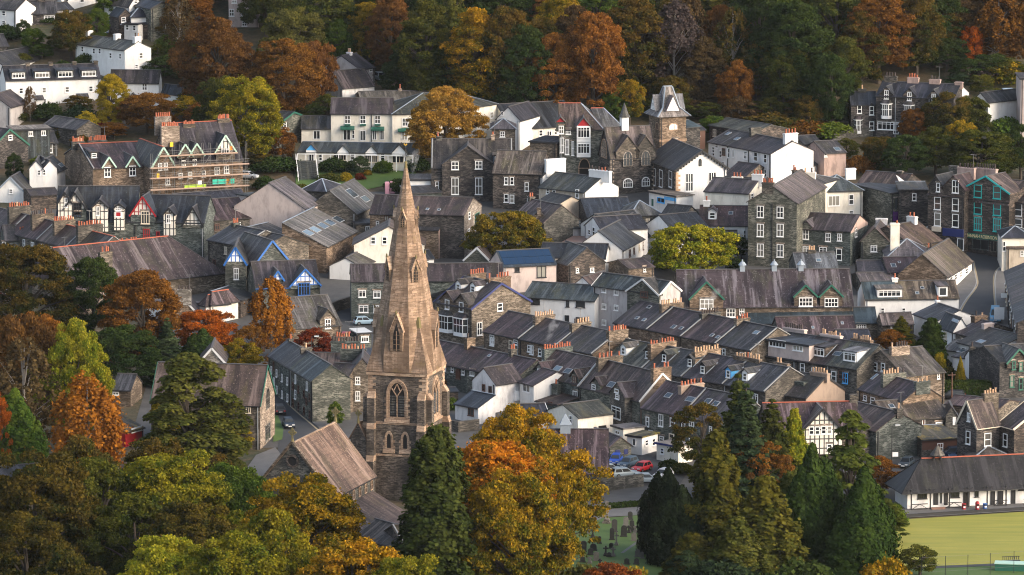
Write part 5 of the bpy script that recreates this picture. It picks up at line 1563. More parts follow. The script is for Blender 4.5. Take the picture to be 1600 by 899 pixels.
H('red brown timber hut between the clock tower and the white terrace',(1083,204),(1102,203),4.0,196,W=6,wall='paint_brown',roof='slate_blue',name='hut',cat='hut',wins=[(1091,208,4,9)])
H('dark green roofed shed behind the clock tower',(1072,200),(1094,198),6.0,190,W=8,wall='stone_dark',roof='slate_navy',name='shed',cat='shed')
H('long low building with a dark sloping roof at the wood edge behind the white terrace',(1108,196),(1178,207),3.5,185,W=9,wall='stone_dark',roof='slate_green',name='long_shed',cat='shed')
h=H('cream house with a tall white gable stack, below the arched door',(842,293),(914,301),6.0,270,C=966,wall='buff',roof='slate_green',name='cream_house',wins=[(866,302,5,10),(878,309,5,10),(902,303,6,14,'s1'),(903,325,7,16),(856,299,5,9)],chim=[(938,32,266,6,'pot_dark','white')])
b=MB();b.box(h.L/2+0.003,h.L/2+0.06,-h.W/2,h.W/2,0,h.E);b.poly([(h.L/2+0.06,-h.W/2,h.E),(h.L/2+0.06,h.W/2,h.E),(h.L/2+0.06,0,h.E+h.R)]);b.build('white_end_wall','white',h.root)
h=H('small stone house with a white end wall stack, left of the cream house',(815,268),(848,276),6.0,248,C=888,wall='white',roof='slate',name='stone_house',chim=[(870,30,248,0,'terra','white')],sky=[(835,266,5,4)])
H('low buff outhouse with red pots, left of the cream house',(835,318),(866,324),4.2,302,W=8,wall='buff',roof='slate_blue',name='outhouse',cat='outbuilding',wins=[(869,331,4,9),(878,334,4,9)])
H('slate roofed stone cottage with a pale stack, beside the olive tree',(802,338),(850,348),4.0,312,W=8,wall='stone',roof='slate_purple',name='stone_cottage',chim=[(808,8,318,2,'terra','stone')])
H('brown stone cottage gable at the right of the olive tree',(826,346),(858,346),4.6,330,W=8,typ='F',wall='stone_brown',roof='slate',name='stone_cottage',chim=[(852,6,326,1,'terra','stone_brown')])
H('low flat roofed kitchen block below the cream house',(876,358),(914,356),3.0,345,W=8,wall='grey_render',roof='slate_green',name='outbuilding',cat='outbuilding',wins=[(886,365,4,6)])
h=H('white L shaped house with dark slate roofs and a roof terrace',(914,352),(940,361),4.6,340,C=1012,typ='F',wall='white',roof='slate_blue',name='white_house',wins=[(928,362,4,14),(921,363,4,8),(935,365,4,7),(972,362,4,6)])
H('',(1008,352),(1052,362),4.2,337,W=8,typ='F',wall='white',roof='slate_blue',into=h)
H('',(950,357),(1010,350),4.6,336,W=8,typ='G',wall='white',roof='slate_blue',into=h,wins=[(971,362,4,6),(1008,359,5,8)])
H('brown boarded roof terrace with a glass screen below the white L shaped house',(880,380),(930,382),2.6,378,W=8,typ='S',wall='stone_pale',roof='wood_deck',name='roof_terrace',cat='terrace',R=0.0)
H('dark slate roofed store with a long ridge, above the white L shaped house',(918,340),(990,338),4.0,311,W=12,wall='stone_dark',roof='slate_blue',name='store',cat='store')
H('pale slate roofed store at the centre of the dark roof cluster above the white house',(985,338),(1035,336),5.0,315,W=9,typ='H',wall='stone',roof='slate_grey',name='store',cat='store')
H('stone gabled barn with a navy roof, left of the large lime tree',(1030,341),(1066,344),5.0,320,C=1094,wall='stone',roof='slate_blue',name='stone_house')
H('long white building descending beside the lime tree with a navy slate roof',(972,391),(1038,355),4.6,362,W=9,wall='white',roof='slate_blue',name='white_house')
H('dark navy roof between the solar panels and the long white building',(845,402),(945,404),4.4,380,W=8,wall='white',roof='slate_blue',name='white_house',barge='gutter',pipes=[])
H('stone gable with a grey slate roof and two white windows, right of the solar panels',(888,414),(946,410),4.2,388,W=9,typ='F',wall='stone_dark',roof='slate_grey',name='stone_house',wins=[(902,423,5,7),(925,422,6,7)])
H('purple slate roofed stone cottage below the lime tree',(982,420),(1022,417),3.6,407,W=8,wall='stone_brown',roof='slate_purple',name='stone_cottage',wins=[(1007,421,4,8)])
h=H('pinkish rendered house with a roof of blue solar panels',(787,417),(869,413),5.0,393,W=8,wall='pink_render',roof='slate_navy',name='rendered_house',wins=[(808,420,7,11,'p1','gutter'),(846,425,15,18,'p2','gutter','curtain'),(846,445,14,5,'p2','gutter')])
b=MB();k_=h.R/(h.W/2);n_=Vector((0,-k_,1)).normalized()
for i in range(7):
 for j in range(2):
  x0=-h.L/2+0.2+i*(h.L-0.4)/7;x1=x0+(h.L-0.4)/7-0.06
  t0,t1=0.06+j*0.45,0.06+j*0.45+0.43
  P=lambda x,t,o:Vector((x,-h.W/2*(1-t),h.E+h.R*t+0.16))+n_*o
  b.hexa([P(x0,t0,0),P(x1,t0,0),P(x1,t1,0),P(x0,t1,0)],[P(x0,t0,.06),P(x1,t0,.06),P(x1,t1,.06),P(x0,t1,.06)])
m_,nt_,b_,o_=new_mat('solar');b_.inputs['Base Color'].default_value=(0.007,0.026,0.065,1);b_.inputs['Roughness'].default_value=0.18
b.build('solar_panels','solar',h.root)
H('tall dark green stone house with six sash windows in its gable',(1169,315),(1245,318),12.0,292,C=1291,typ='F',wall='stone_green',roof='slate_grey',name='tall_stone_house',wins=[(1188,331,11,18,'s2'),(1219,332,11,18,'s2'),(1188,360,11,20,'s2'),(1219,360,11,20,'s2'),(1188,391,11,20,'s2'),(1219,392,11,20,'s2')],chim=[(1275,22,272,2,'pot_cream','cream',0.3),(1178,18,285,6,'terra','stone',-0.2)],pipes=[0.0])
b=MB();hh_=HOUSE=None
h=H('dark stone house with a pink gable end, right of the tall green stone house',(1246,358),(1329,362),6.2,333,C=1356,wall='stone_green',roof='slate_purple',name='stone_house',group=GS,wins=[(1259,366,10,17,'s2'),(1294,371,8,13,'s2'),(1312,371,7,12,'s2'),(1260,391,11,12,'c2'),(1286,394,12,15,'c2'),(1311,398,9,18,'s1'),(1337,364,3,13)],gab=[dict(px=1260,ay=346,w=16,by=354,low=362)])
b=MB();b.poly([(h.L/2+0.03,-h.W/2,h.E-0.4),(h.L/2+0.03,h.W/2,h.E-0.4),(h.L/2+0.03,h.W/2,h.E),(h.L/2+0.03,0,h.E+h.R),(h.L/2+0.03,-h.W/2,h.E)]);b.build('rendered_gable','pinkstone',h.root)
H('cream house with a hipped roof and triple window, right of the tall green stone house',(1290,300),(1348,298),7.0,275,W=10,typ='H',hips='LR',wall='cream',roof='slate_green',name='cream_house',wins=[(1303,314,18,16,'p3'),(1330,312,8,16),(1330,333,7,8)],chim=[(1329,15,263,0,'terra','white')])
H('long stone house with three pale windows behind the cream hipped house',(1337,291),(1408,296),5.8,268,W=10,wall='stone_dark',roof='slate_purple',name='stone_house',group=GS,wins=[(1354,302,9,18,'s1'),(1371,304,9,20,'s1'),(1352,327,7,10),(1362,329,6,9),(1370,327,6,8)],chim=[(1406,9,272,0,'terra','stone')])
H('pyramid roofed house with red pots behind the tall green stone house',(1215,288),(1270,292),9.0,270,W=12,typ='H',wall='cream',roof='slate',name='cream_house',chim=[(1243,9,268,3,'terra','stone_brown')])
H('white house with a dormer and slate roof behind the lime tree',(1092,352),(1168,353),4.6,322,W=10,wall='white',roof='slate_purple',name='white_house',dorm=[(1113,338,9,10,'g','white')],sky=[(1142,334,7,5)],chim=[(1104,10,313,1,'terra','white')],wins=[(1164,366,5,12)])
H('low white back house with a slate roof right of the lime tree',(1120,375),(1152,375),3.2,361,W=6,wall='white',roof='slate',name='white_house',wins=[(1138,381,12,6,'c3','paint_brown')])
h=H('cream house with twin red pot stacks, left of the tall green stone house',(1130,297),(1178,299),6.0,277,C=1186,wall='cream',roof='slate',name='cream_house',chim=[(1152,16,276,3,'terra','cream',-0.3)],wins=[(1160,308,5,12)])
H('cream gabled house with red pots on a white stack, against the tall green stone house',(1170,303),(1200,292),7.0,282,W=9,typ='F',wall='cream',roof='slate',name='cream_house',chim=[(1187,17,272,3,'terra','white')],wins=[(1175,307,4,10)])
H('stone cottage with an orange gable wall below the white terrace end',(1288,240),(1322,238),5.0,222,W=9,typ='G',wall='pinkstone',roof='slate',name='stone_cottage',sky=[(1308,234,9,5)],wins=[(1290,243,4,5)])
H('dark stone cottage with two windows right of the blind white gable',(1256,226),(1284,225),5.2,213,W=9,wall='stone',roof='slate',name='stone_cottage',wins=[(1266,236,4,10),(1277,238,5,11)])
H('white lean-to with dark roof against the blind white gable',(1264,262),(1288,250),3.0,244,W=6,typ='L',wall='white_worn',roof='slate_blue',name='lean_to',cat='outbuilding')
# ---------------------------------------------------------------- market sheds and houses behind the spire
def end_wall(h,side,mat):
 s=-1 if side=='L' else 1
 x=s*(h.L/2+0.03);y,E,R=h.W/2,h.E,h.R
 p=[(x,-y,0),(x,y,0),(x,y,E),(x,0,E+R),(x,-y,E)]
 b=MB();b.poly(p if s>0 else p[::-1]);b.build('end_wall',mat,h.root)
H('large shed with a pale sheeted roof and white cupola vent, left of the hotel steps',(366,322),(476,327),6.5,287,C=501,typ='F',wall='pink_render',roof='slate_grey',name='market_shed',cat='shed')
h=H('blank pinkish concrete end block in front of the sheet roofed market shed',(392,308),(441,302),6.5,None,W=4,typ='S',R=0,wall='pink_render',roof='slate_green',name='concrete_block',cat='building')
H('',(441,296),(459,296),6.5,None,W=3,typ='S',R=0,wall='grey_render',roof='slate',into=h)
H('shed with a big glazed roof panel and a dark gable over stone, behind the spire',(474,331),(556,334),4.6,299,C=594,typ='F',wall='stone',roof='slate_grey',name='market_shed',cat='shed',sky=[(549,303,26,12),(570,312,14,8),(580,292,3,5),(584,290,3,5)])
h=H('stone shed with five big rooflights in its pale sheet roof',(510,386),(558,361),5.0,349,W=8.5,typ='L',wall='stone_brown',roof='slate_grey',name='market_shed',cat='shed',sky=[(481,365,14,7),(492,360,14,7),(504,354,14,7),(515,349,14,7),(528,344,14,7)],pipes=[])
H('shed with a brown sheet roof and blank white end wall, above the plain blue gable',(440,388),(482,378),4.4,358,W=9,typ='L',wall='white_worn',roof='slate_brown',name='market_shed',cat='shed',pipes=[])
H('small building with a navy hipped roof between the two big market sheds',(470,298),(509,300),4.0,279,W=9,typ='H',wall='stone',roof='slate_blue',name='small_building',cat='building')
H('stone house behind the spire with one brown window and a purple slate roof',(578,334),(648,336),6.0,305,W=10,wall='stone_brown',roof='slate_purple',name='stone_house',wins=[(604,341,7,9,'c2','paint_brown'),(590,350,5,7)])
H('stone store with a large white framed window, between the rooflit shed and the spire',(557,351),(600,350),3.6,345,W=6,typ='S',wall='stone',roof='slate',name='store',cat='store',wins=[(576,361,10,15,'g3')])
H('beige gabled house with two white windows, left of the spire',(553,383),(662,383),4.8,355,W=10,typ='F',wall='cream',roof='slate_brown',name='beige_house',wins=[(583,376,8,12),(601,376,8,12)])
H('white garage with a brown slate roof, left of the spire',(515,416),(565,418),2.4,404,C=606,typ='F',wall='white',roof='slate_brown',name='garage',cat='garage')
H('long stone building with a purple slate roof passing behind the spire',(549,440),(786,438),7.2,414,W=9,wall='stone_green',roof='slate_purple',name='stone_house',wins=[(566,459,11,11,'c2'),(589,460,11,11,'c2'),(568,483,15,11,'c2'),(588,483,9,11,'c2')])
h=H('tall stone building with a pale end wall and long mossy roof, right of the spire',(630,334),(725,337),8.0,307,C=752,wall='stone_dark',roof='slate_purple',name='stone_house',sky=[(668,328,5,3),(686,329,5,3)],wins=[(733,337,3,11),(732,362,3,9),(745,345,7,24,'c2','paint_green'),(745,392,7,20,'c2','paint_green')])
end_wall(h,'R','stone_pale')
h=H('stone cottage with a mossy blue rooflight, in front of the tall pale ended building',(652,359),(685,360),5.4,335,C=709,wall='stone_brown',roof='slate',name='stone_cottage',sky=[(676,340,12,6)],wins=[(691,368,3,12),(701,365,3,12),(691,394,4,15),(699,391,4,14)],chim=[(656,11,329,2,'terra','pinkstone')])
end_wall(h,'R','pinkstone')
H('low white yard store with a dark lean roof, just right of the spire',(660,405),(678,404),2.4,392,W=6,wall='white',roof='slate_blue',name='store',cat='store',wins=[(668,409,5,6)])
H('green stone shed with a pale edged gable, below the olive tree',(726,406),(765,408),2.6,388,W=8,typ='F',wall='stone_green',roof='slate',name='shed',cat='shed',barge='lead_pale')
H('low green grey stone building below the large dark stone house',(640,303),(690,301),3.4,292,W=7,typ='L',wall='stone_green',roof='slate',name='outbuilding',cat='outbuilding')
H('white walled yard building under the orange tree, with a blank front',(634,282),(673,282),3.6,None,W=8,typ='S',R=0,wall='white',roof='slate_pale',name='yard_building',cat='outbuilding')
H('small navy slate roofed house close to the right side of the spire',(662,460),(702,467),4.4,440,W=9,wall='stone',roof='slate_blue',name='stone_house',over=0.3)
h=H('brown stone house with white bays, two dormers and navy bargeboards on a broad gable',(680,472),(737,483),6.3,433,C=829,wall='stone_brown',roof='slate',name='stone_house',barge='paint_navy',gab=[dict(px=699,ay=456,w=22,by=470,low=478),dict(px=721,ay=460,w=22,by=474,low=482)],wins=[(699,476,7,15,'s1'),(721,480,7,15,'s1'),(781,480,8,12,'s1'),(749,514,8,20,'s2')],bay=[(698,506,19,26,3),(721,511,20,28,3)],dorm=[(716,450,6,10,'g','paint_white'),(739,453,6,10,'g','paint_white')],chim=[(728,24,427,6,'terra','stone_brown',0.4),(779,34,433,8,'terra','stone_brown',0.3)])
H('long white building with dark windows under a green grey roof, in the middle of town',(818,464),(929,471),6.4,441,W=9,wall='white',roof='slate_green',name='white_house',wins=[(837,471,13,10,'p1','gutter','glass'),(887,475,5,10,'p1','gutter','glass'),(907,476,14,10,'p1','gutter','glass'),(886,499,7,12,'p1','gutter','glass'),(907,500,14,8,'p1','gutter','glass')],pipes=[])
H('little white gable with a purple roof, left of the grey four storey block',(893,448),(928,451),3.8,434,W=8,typ='F',wall='white',roof='slate_purple',name='white_cottage')
H('tall grey rendered block with a stone gable and small white windows',(927,446),(1031,460),9.0,427,C=1063,wall='grey_render',roof='slate_green',name='rendered_house',barge='lead_pale',gab=[dict(px=1005,ay=437,w=50,by=458,low=510,wall='stone_green',barge='lead_pale',p=0.25)],wins=[(944,453,7,9,'c2'),(963,457,7,9,'c2'),(944,479,7,9,'c2'),(963,481,7,9,'c2'),(1007,460,12,10,'c3','paint_brown'),(944,504,7,9,'c2')])
h=H('long school hall with a purple weathered roof, gabled windows and lead ridge vents',(1062,480),(1333,478),5.2,423,W=14,wall='stone_brown',roof='slate_plum',name='school_hall',cat='hall',gab=[dict(px=1104,ay=441,w=52,by=467,low=486,barge='paint_green',p=0.3),dict(px=1259,ay=446,w=35,by=463,low=478,barge='paint_green',p=0.2),dict(px=1299,ay=446,w=35,by=463,low=478,barge='paint_green',p=0.2)],wins=[(1104,475,21,16,'g3'),(1142,489,14,14,'g3'),(1159,487,8,12,'g2'),(1259,472,21,14,'g4'),(1299,473,21,14,'g4')])
for px in(1165,1215,1257):
 s_=(px-1062)/271-0.5;b=MB();zz=h.E+h.R;x_=s_*h.L
 b.box(x_-.45,x_+.45,-.45,.45,zz-0.3,zz+0.9);b.frustum(x_,0,zz+0.9,0.75,zz+1.5,0.3,8);b.frustum(x_,0,zz+1.5,0.14,zz+1.9,0.1,6);b.build('roof_vent','lead',h.root)
# ---------------------------------------------------------------- the stepped terraces in the middle
def spread(hs,dorm=(),sky=(),wins=()):
 """give each dormer, rooflight and window of a row to the house it belongs to"""
 for q in dorm:
  for h in hs:
   r=hit_slope(h,q[0],q[1]+q[3]/2+1)
   if r and abs(r[1].x)<=h.L/2:add_dormer(h,*q);break
  else:HLOG.append('   row dormer misses %s'%(q[:2],))
 for q in sky:
  for h in hs:
   r=hit_slope(h,q[0],q[1])
   if r and abs(r[1].x)<=h.L/2:add_skylight(h,*q);break
  else:HLOG.append('   row rooflight misses %s'%(q[:2],))
 for q in wins:
  for h in hs:
   p,t=hit_plane(h,q[0],q[1],(0,-h.W/2,0),(0,-1,0))
   if p is not None and abs(p.x)<=h.L/2 and 0<p.z<h.E:place_window(h,*q);break
  else:HLOG.append('   row window misses %s'%(q[:2],))
spread(TW,wins=WT,sky=[(1138,210,5,4),(1152,218,6,4)])
g='upper stepped terrace below the long white building'
r=terrace(['brown stone terraced house against the navy bargeboarded gable, with a white window under its eave','dark roofed terraced house between two cream pot stacks, below the long white building','terraced house ending its row under the grey four storey block'],(756,518),(926,553),4.6,487,11,g,wall='stone_brown',roofs=['slate_purple','slate','slate'],skew='R',kws={0:dict(chim=[(850,31,493,8,'pot_cream','stone_brown',0.0)]),1:dict(chim=[(914,30,508,7,'pot_cream','stone_brown')]),2:dict(chim=[(985,30,523,8,'terra','stone_brown',0.0)])})
spread(r,wins=[(769,532,7,17,'s2'),(806,535,6,8),(831,547,6,14,'s2'),(844,551,5,12)])
g='stepped terrace below the school hall'
r=terrace(['terraced house with three rooflights, leftmost of the row below the school hall','terraced house with a pale pot stack at each end, below the school hall gable','terraced house with a stack of dark pots on its left, below the school hall','terraced house with a single pale rooflight, next to the pink roof extension'],(960,504),(1174,548),5.0,471,11.5,g,wall='stone_brown',roofs=['slate','slate_purple','slate_purple','slate'],skew='R',kws={0:dict(chim=[(1049,34,474,9,'pot_cream','stone_brown',0.1)]),1:dict(chim=[(1112,29,492,7,'pot_dark','stone',0.1)]),2:dict(chim=[(1172,21,503,5,'terra','stone_brown',0.0)])})
spread(r,dorm=[(1019,524,6,12,'f','stone_brown'),(1077,537,7,13,'f','stone_brown')],sky=[(1015,481,5,4),(996,498,5,4),(1007,501,5,4),(1053,512,6,5),(1065,514,5,4),(1113,525,5,4),(1122,528,5,4),(1182,521,8,5)])
g='stepped terrace with small gabled dormers'
r=terrace(['terraced house with a white dormer and a black dormer, leftmost of the dormered row','terraced house with dark dormers beside an orange pot stack','terraced house with a bright blue dormer','terraced house with a white gabled dormer, right of the blue dormer'],(940,566),(1196,612),4.8,531,11.5,g,wall='stone',roofs=['slate_green','slate_green','slate','slate'],skew='R',kws={0:dict(chim=[(1050,40,535,9,'terra','stone_brown',-0.15)]),1:dict(chim=[(1112,42,549,9,'pot_cream','stone_brown',0.0)]),2:dict(chim=[(1180,40,561,9,'pot_cream','stone_brown',0.0)]),3:dict(chim=[(1222,20,567,4,'pot_cream','stone_brown',0.2)])})
spread(r,dorm=[(974,550,6,11,'g','paint_white'),(1012,556,6,11,'g','paint_black'),(1038,561,6,11,'g','paint_black'),(1078,568,6,11,'g','paint_black'),(1098,579,6,11,'g','paint_black'),(1138,586,6,11,'g','paint_sky'),(1164,590,6,11,'g','paint_white')])
g='low terrace right of the spire'
r=terrace(['low terraced house with a red door, nearest the spire','low terraced house with dark patched roof, behind the pale L shaped house'],(655,561),(806,592),3.8,533,9.0,g,wall='stone_green',roofs=['slate_purple','slate_purple'],kws={0:dict(chim=[(734,13,528,2,'pot_dark','stone_brown',0.0)]),1:dict(chim=[(801,9,545,2,'terra','stone',0.0)])})
spread(r,sky=[(765,557,4,3)],wins=[(695,575,4,9,'s1'),(707,577,4,9,'s1'),(716,584,5,15,'x1','paint_brown','paint_brown'),(724,581,4,10,'s1'),(738,583,7,9,'c2')])
h=H('green stone house with two gabled wall dormers and a long stack of red pots',(829,584),(903,600),5.0,547,W=10,wall='stone_green',roof='slate_purple',name='terraced_house',group='front row of green stone houses',skew='L',gab=[dict(px=843,ay=567,w=13,by=577,low=592,p=0.05),dict(px=898,ay=578,w=13,by=589,low=603,p=0.05)],wins=[(843,583,6,13,'s2'),(898,595,6,14,'s2','paint_brown'),(899,620,7,18,'s2'),(841,606,5,6),(871,610,5,6)],sky=[(872,577,10,7),(888,581,10,7)],chim=[(869,48,543,11,'terra','stone_green',0.1,0.8)])
H('',(838,627),(872,633),2.6,612,W=7,typ='L',wall='stone_green',roof='slate_purple',into=h,wins=[(860,630,6,5,'c2','paint_brown')],chim=[(850,9,600,1,'terra','stone_green',0.3)])
h=H('green stone house with a brown rendered end gable and a steep stone wing',(905,603),(1000,626),5.4,562,C=1068,wall='stone_green',roof='slate_purple',name='terraced_house',group='front row of green stone houses',skew='L',barge='lead_pale',gab=[dict(px=931,ay=590,w=14,by=600,low=612,p=0.05)],wins=[(928,605,6,8,'s1')],sky=[(956,602,10,8)],chim=[(952,38,557,6,'terra','stone',0.1),(1036,28,574,5,'terra','stone_brown',0.0)])
end_wall(h,'R','brown_render')
H('',(953,613),(976,621),6.0,599,C=1004,typ='F',wall='stone',roof='slate_purple',into=h,wins=[(964,611,6,6,'p1'),(965,620,6,8,'s1'),(963,645,14,19,'c2')],over=0.2)
g='front terrace above the car park'
r=terrace(['dark green stone terraced house with tall windows, nearest the brown rendered gable','dark green stone terraced house with many rooflights, behind the autumn tree'],(1003,637),(1130,663),5.4,596,10.5,g,wall='stone_green',roofs=['slate_purple','slate_purple'],skew='R',kws={0:dict(chim=[(1080,36,600,7,'terra','brown_render',0.1)])})
spread(r,sky=[(1045,619,9,7),(1079,625,12,7),(1107,628,9,7),(1119,632,9,7)],wins=[(1012,659,5,15,'s1'),(1033,657,7,19,'s2'),(1050,659,7,17,'s2','paint_brown'),(1034,686,7,9),(1068,668,6,14)])
H('white flat roofed extension with a corner of small windows, above the car park',(980,681),(1003,684),2.9,None,C=1028,typ='S',R=0,wall='white',roof='slate_moss',name='extension',cat='outbuilding',wins=[(991,691,6,12,'p1','paint_white','glass'),(1010,692,5,10),(1021,691,5,12)])
H('cream flat roofed garage with a navy fascia, right of the car park',(1026,693),(1060,699),2.7,None,C=1082,typ='S',R=0,wall='cream',roof='slate_pale',gutcol='paint_navy',name='garage',cat='garage',wins=[(1035,705,6,10)])
H('small green stone garage with a purple roof, above the blue parked car',(953,699),(986,696),2.3,684,W=9,typ='F',wall='stone_green',roof='slate_purple',name='garage',cat='garage',wins=[(965,707,7,8,'x1','paint_navy','paint_navy'),(978,706,6,8,'x1','paint_navy','paint_navy')])
h=H('cream house with a mossy slate roof, behind the purple roofed hall with a vent',(903,653),(958,646),4.0,633,C=856,wall='cream',roof='slate_green',name='cream_house',wins=[(892,656,5,13,'s1','paint_white'),(941,667,12,4,'p1','gutter','glass')],pipes=[])
H('',(957,666),(974,671),2.8,None,W=4,typ='S',R=0,wall='cream',roof='slate_pale',into=h,wins=[(965,676,7,7,'p2')])
h=H('hall with a streaked purple slate roof and lead ridge vent, behind the gold trees',(824,740),(951,740),3.2,672,W=15,wall='stone',roof='slate_plum',name='hall',cat='hall',ridge='slate_grey')
b=MB();x_=-h.L/2+h.L*60/127;zz=h.E+h.R
b.box(x_-0.8,x_+0.8,-0.8,0.8,zz-0.5,zz+0.9);b.frustum(x_,0,zz+0.9,1.3,zz+1.3,1.0,4,rot=math.pi/4);b.frustum(x_,0,zz+1.3,1.0,zz+2.6,0.06,4,rot=math.pi/4);b.build('roof_vent','lead',h.root)
h=H('pale lilac L shaped house with a lean-to and brown windows, right of the spire',(738,594),(774,601),4.6,576,C=817,typ='F',wall='white_worn',roof='slate',name='pale_house',wins=[(756,606,5,11,'p1','paint_brown','glass'),(766,609,5,11,'p1','paint_brown','glass')])
H('',(711,631),(747,638),2.6,611,C=774,typ='L',wall='white_worn',roof='slate_blue',into=h,wins=[(736,644,9,11,'p2','paint_brown','glass')])
b=MB();b.box(h.L/2+0.02,h.L/2+0.5,1.0,2.2,2.0,3.6);b.build('heat_pump','paint_white',h.root)
H('white house with a big corner window, just right of the pale lilac house',(812,597),(834,603),4.6,576,W=9,wall='white',roof='slate_purple',name='white_house',wins=[(823,606,11,14,'p2')])
H('low white house with a dark navy roof, above the gold trees',(806,655),(858,653),2.8,633,W=8,wall='white',roof='slate_blue',name='white_house',wins=[(844,660,9,6,'c2'),(836,661,4,6)],barge='paint_white')
H('little garden shed with a green water tank, right of the spire',(697,613),(716,612),2.2,608,W=4,wall='stone_dark',roof='slate_blue',name='garden_shed',cat='shed')
# ---------------------------------------------------------------- right of the middle
g='terrace with box dormers'
r=terrace(['terraced house with a wide pink roof extension and long windows','terraced house with a narrow dark box dormer beside the pink extension','terraced house at the row end with a pale box dormer'],(1197,556),(1339,577),5.4,520,11.5,g,wall='stone',roofs=['slate','slate','slate_green'],kws={0:dict(chim=[(1238,33,513,9,'pot_dark','pink_render',0.3)]),1:dict(chim=[(1299,31,523,9,'pot_cream','pink_render',0.2)]),2:dict(chim=[(1347,30,530,8,'pot_cream','stone_brown',0.1)])})
def roof_extension(h,pxa,pxb,mat,wins):
 y=-h.W/2-0.12
 xa,xb=[hit_plane(h,px,py,(0,y,0),(0,-1,0))[0].x for px,py in(pxa,pxb)]
 b=MB();b.box(xa,xb,y,y+h.W*0.5,h.E-0.25,h.E+2.75,0);b.box(xa-.25,xb+.25,y-.3,y+h.W*0.5+.3,h.E+2.752,h.E+2.95,1);b.box(xa-.27,xb+.27,y-.36,y-.302,h.E+2.6,h.E+2.97,2)
 o=b.build('roof_extension',[mat,'slate_blue','gutter'],h.root)
 for px,py,w,n in wins:
  q,_=hit_plane(h,px,py,(0,y,0),(0,-1,0));add_window(h.root,q,0,w,1.15,'c%d'%n)
roof_extension(r[0],(1200,545),(1264,556),'pink_render',[(1215,537,3.6,5),(1247,543,2.2,3)])
spread(r,dorm=[(1277,551,22,12,'f','stone_dark','paint_white','slate_blue','c4'),(1328,559,18,13,'f','white','paint_white','slate_pale','c3')],sky=[(1309,554,12,6)],wins=[(1254,575,7,15,'s1'),(1303,588,8,16,'s1'),(1321,591,8,17,'s2','paint_sky'),(1234,576,4,7),(1271,580,6,10)])
h=H('brown stone house with a weathered brown roof, seen from its gable corner',(1413,588),(1476,581),5.6,549,C=1341,wall='stone_brown',roof='slate_brown',name='stone_house',wins=[(1368,573,6,13),(1380,574,6,13),(1466,588,4,8)],chim=[(1405,28,541,7,'pot_dark','stone_pale',-0.2)])
H('broad gabled stone house with cream pot stacks, in front of the weathered brown roof',(1342,608),(1411,627),4.6,583,C=1472,wall='stone_brown',roof='slate_purple',name='stone_house',chim=[(1396,36,583,8,'pot_cream','stone_green',-0.1),(1441,22,597,3,'pot_cream','stone_green',0.0)],wins=[(1364,626,7,10),(1352,622,5,8)],sky=[(1367,590,4,8)])
h=H('house with a blank tan rendered gable and an orange brown dormer',(1193,612),(1259,622),4.6,579,C=1320,wall='stone',roof='slate',name='stone_house',barge='gutter',dorm=[(1205,598,6,10,'g','paint_brown','paint_brown')],chim=[(1243,30,605,0,'terra','stone_green',-0.5),(1281,27,586,6,'pot_cream','brown_render',0.0)])
end_wall(h,'R','brown_render')
h=H('half-timbered house with a red ridge, behind the dark cypress trees',(1200,672),(1344,669),5.6,631,W=10,wall='stone',roof='slate_plum',name='half_timbered_house',ridge='ridge_red',group=None,gab=[dict(px=1285,ay=640,w=62,by=673,low=710,wall='timber',barge='paint_black',p=0.7)],wins=[(1268,673,8,13,'s1'),(1277,673,8,13,'s1'),(1287,672,8,13,'s1'),(1296,672,8,13,'s1'),(1268,700,8,10),(1296,699,8,10)],chim=[(1341,12,616,0,'terra','stone')],sky=[])
H('',(1344,672),(1368,668),5.2,640,W=10,wall='stone',roof='slate_purple',into=h)
H('stone house with a blank green stone gable, behind the tall street lamp',(1369,674),(1440,665),5.0,645,W=12,typ='F',wall='stone_green',roof='slate_purple',name='stone_house',chim=[(1404,9,638,1,'pot_cream','stone',0.0)])
H('long low building with a mossy brown roof, behind the blank green stone gable',(1388,658),(1483,651),2.8,628,W=10,wall='stone_dark',roof='slate_brown',name='stone_building',cat='building',sky=[(1393,636,8,6)],wins=[(1443,661,4,12,'x1','paint_white','paint_brown'),(1467,663,10,7,'p1')])
H('low stone porch gable between the mossy brown roof and the dark cream edged house',(1478,650),(1496,650),3.0,636,W=5,typ='F',wall='stone',roof='slate',name='porch_building',cat='outbuilding',wins=[(1491,658,5,12,'x1','paint_white','paint_white')])
h=H('low store with a moss covered lean roof and brown boarded front',(1440,688),(1500,685),3.0,667,W=9,typ='L',wall='stone',roof='slate_moss',name='store',cat='store')
b=MB();b.box(-h.L/2+0.1,h.L/2-0.1,-h.W/2-0.08,-h.W/2-0.003,h.E-1.6,h.E-0.1);b.build('boarded_front','paint_brown',h.root)
h=H('dark stone house with cream edged gables and white sash windows, at the right edge',(1496,660),(1526,667),7.2,623,C=1562,typ='F',wall='stone_dark',roof='slate_purple',name='dark_house',barge='paint_cream',wins=[(1514,652,5,14,'s2'),(1513,684,7,21,'s1'),(1543,687,11,21,'s1'),(1600,0,0,0)][:3],chim=[(1550,22,614,5,'pot_cream','stone_brown',0.0)],gutcol='paint_cream')
H('',(1560,663),(1585,670),7.0,622,W=12,typ='G',wall='stone_dark',roof='slate_purple',into=h,wins=[(1571,688,7,21,'s1')],barge='paint_cream',gutcol='paint_cream',C=None)
H('',(1520,718),(1584,716),2.6,700,W=6,typ='P',wall='stone_dark',roof='slate_brown',into=h)
H('purple roofed low stone shed in front of the dark house with green window trim',(1478,632),(1560,640),3.0,618,W=8,wall='stone',roof='slate_purple',name='shed',cat='shed')
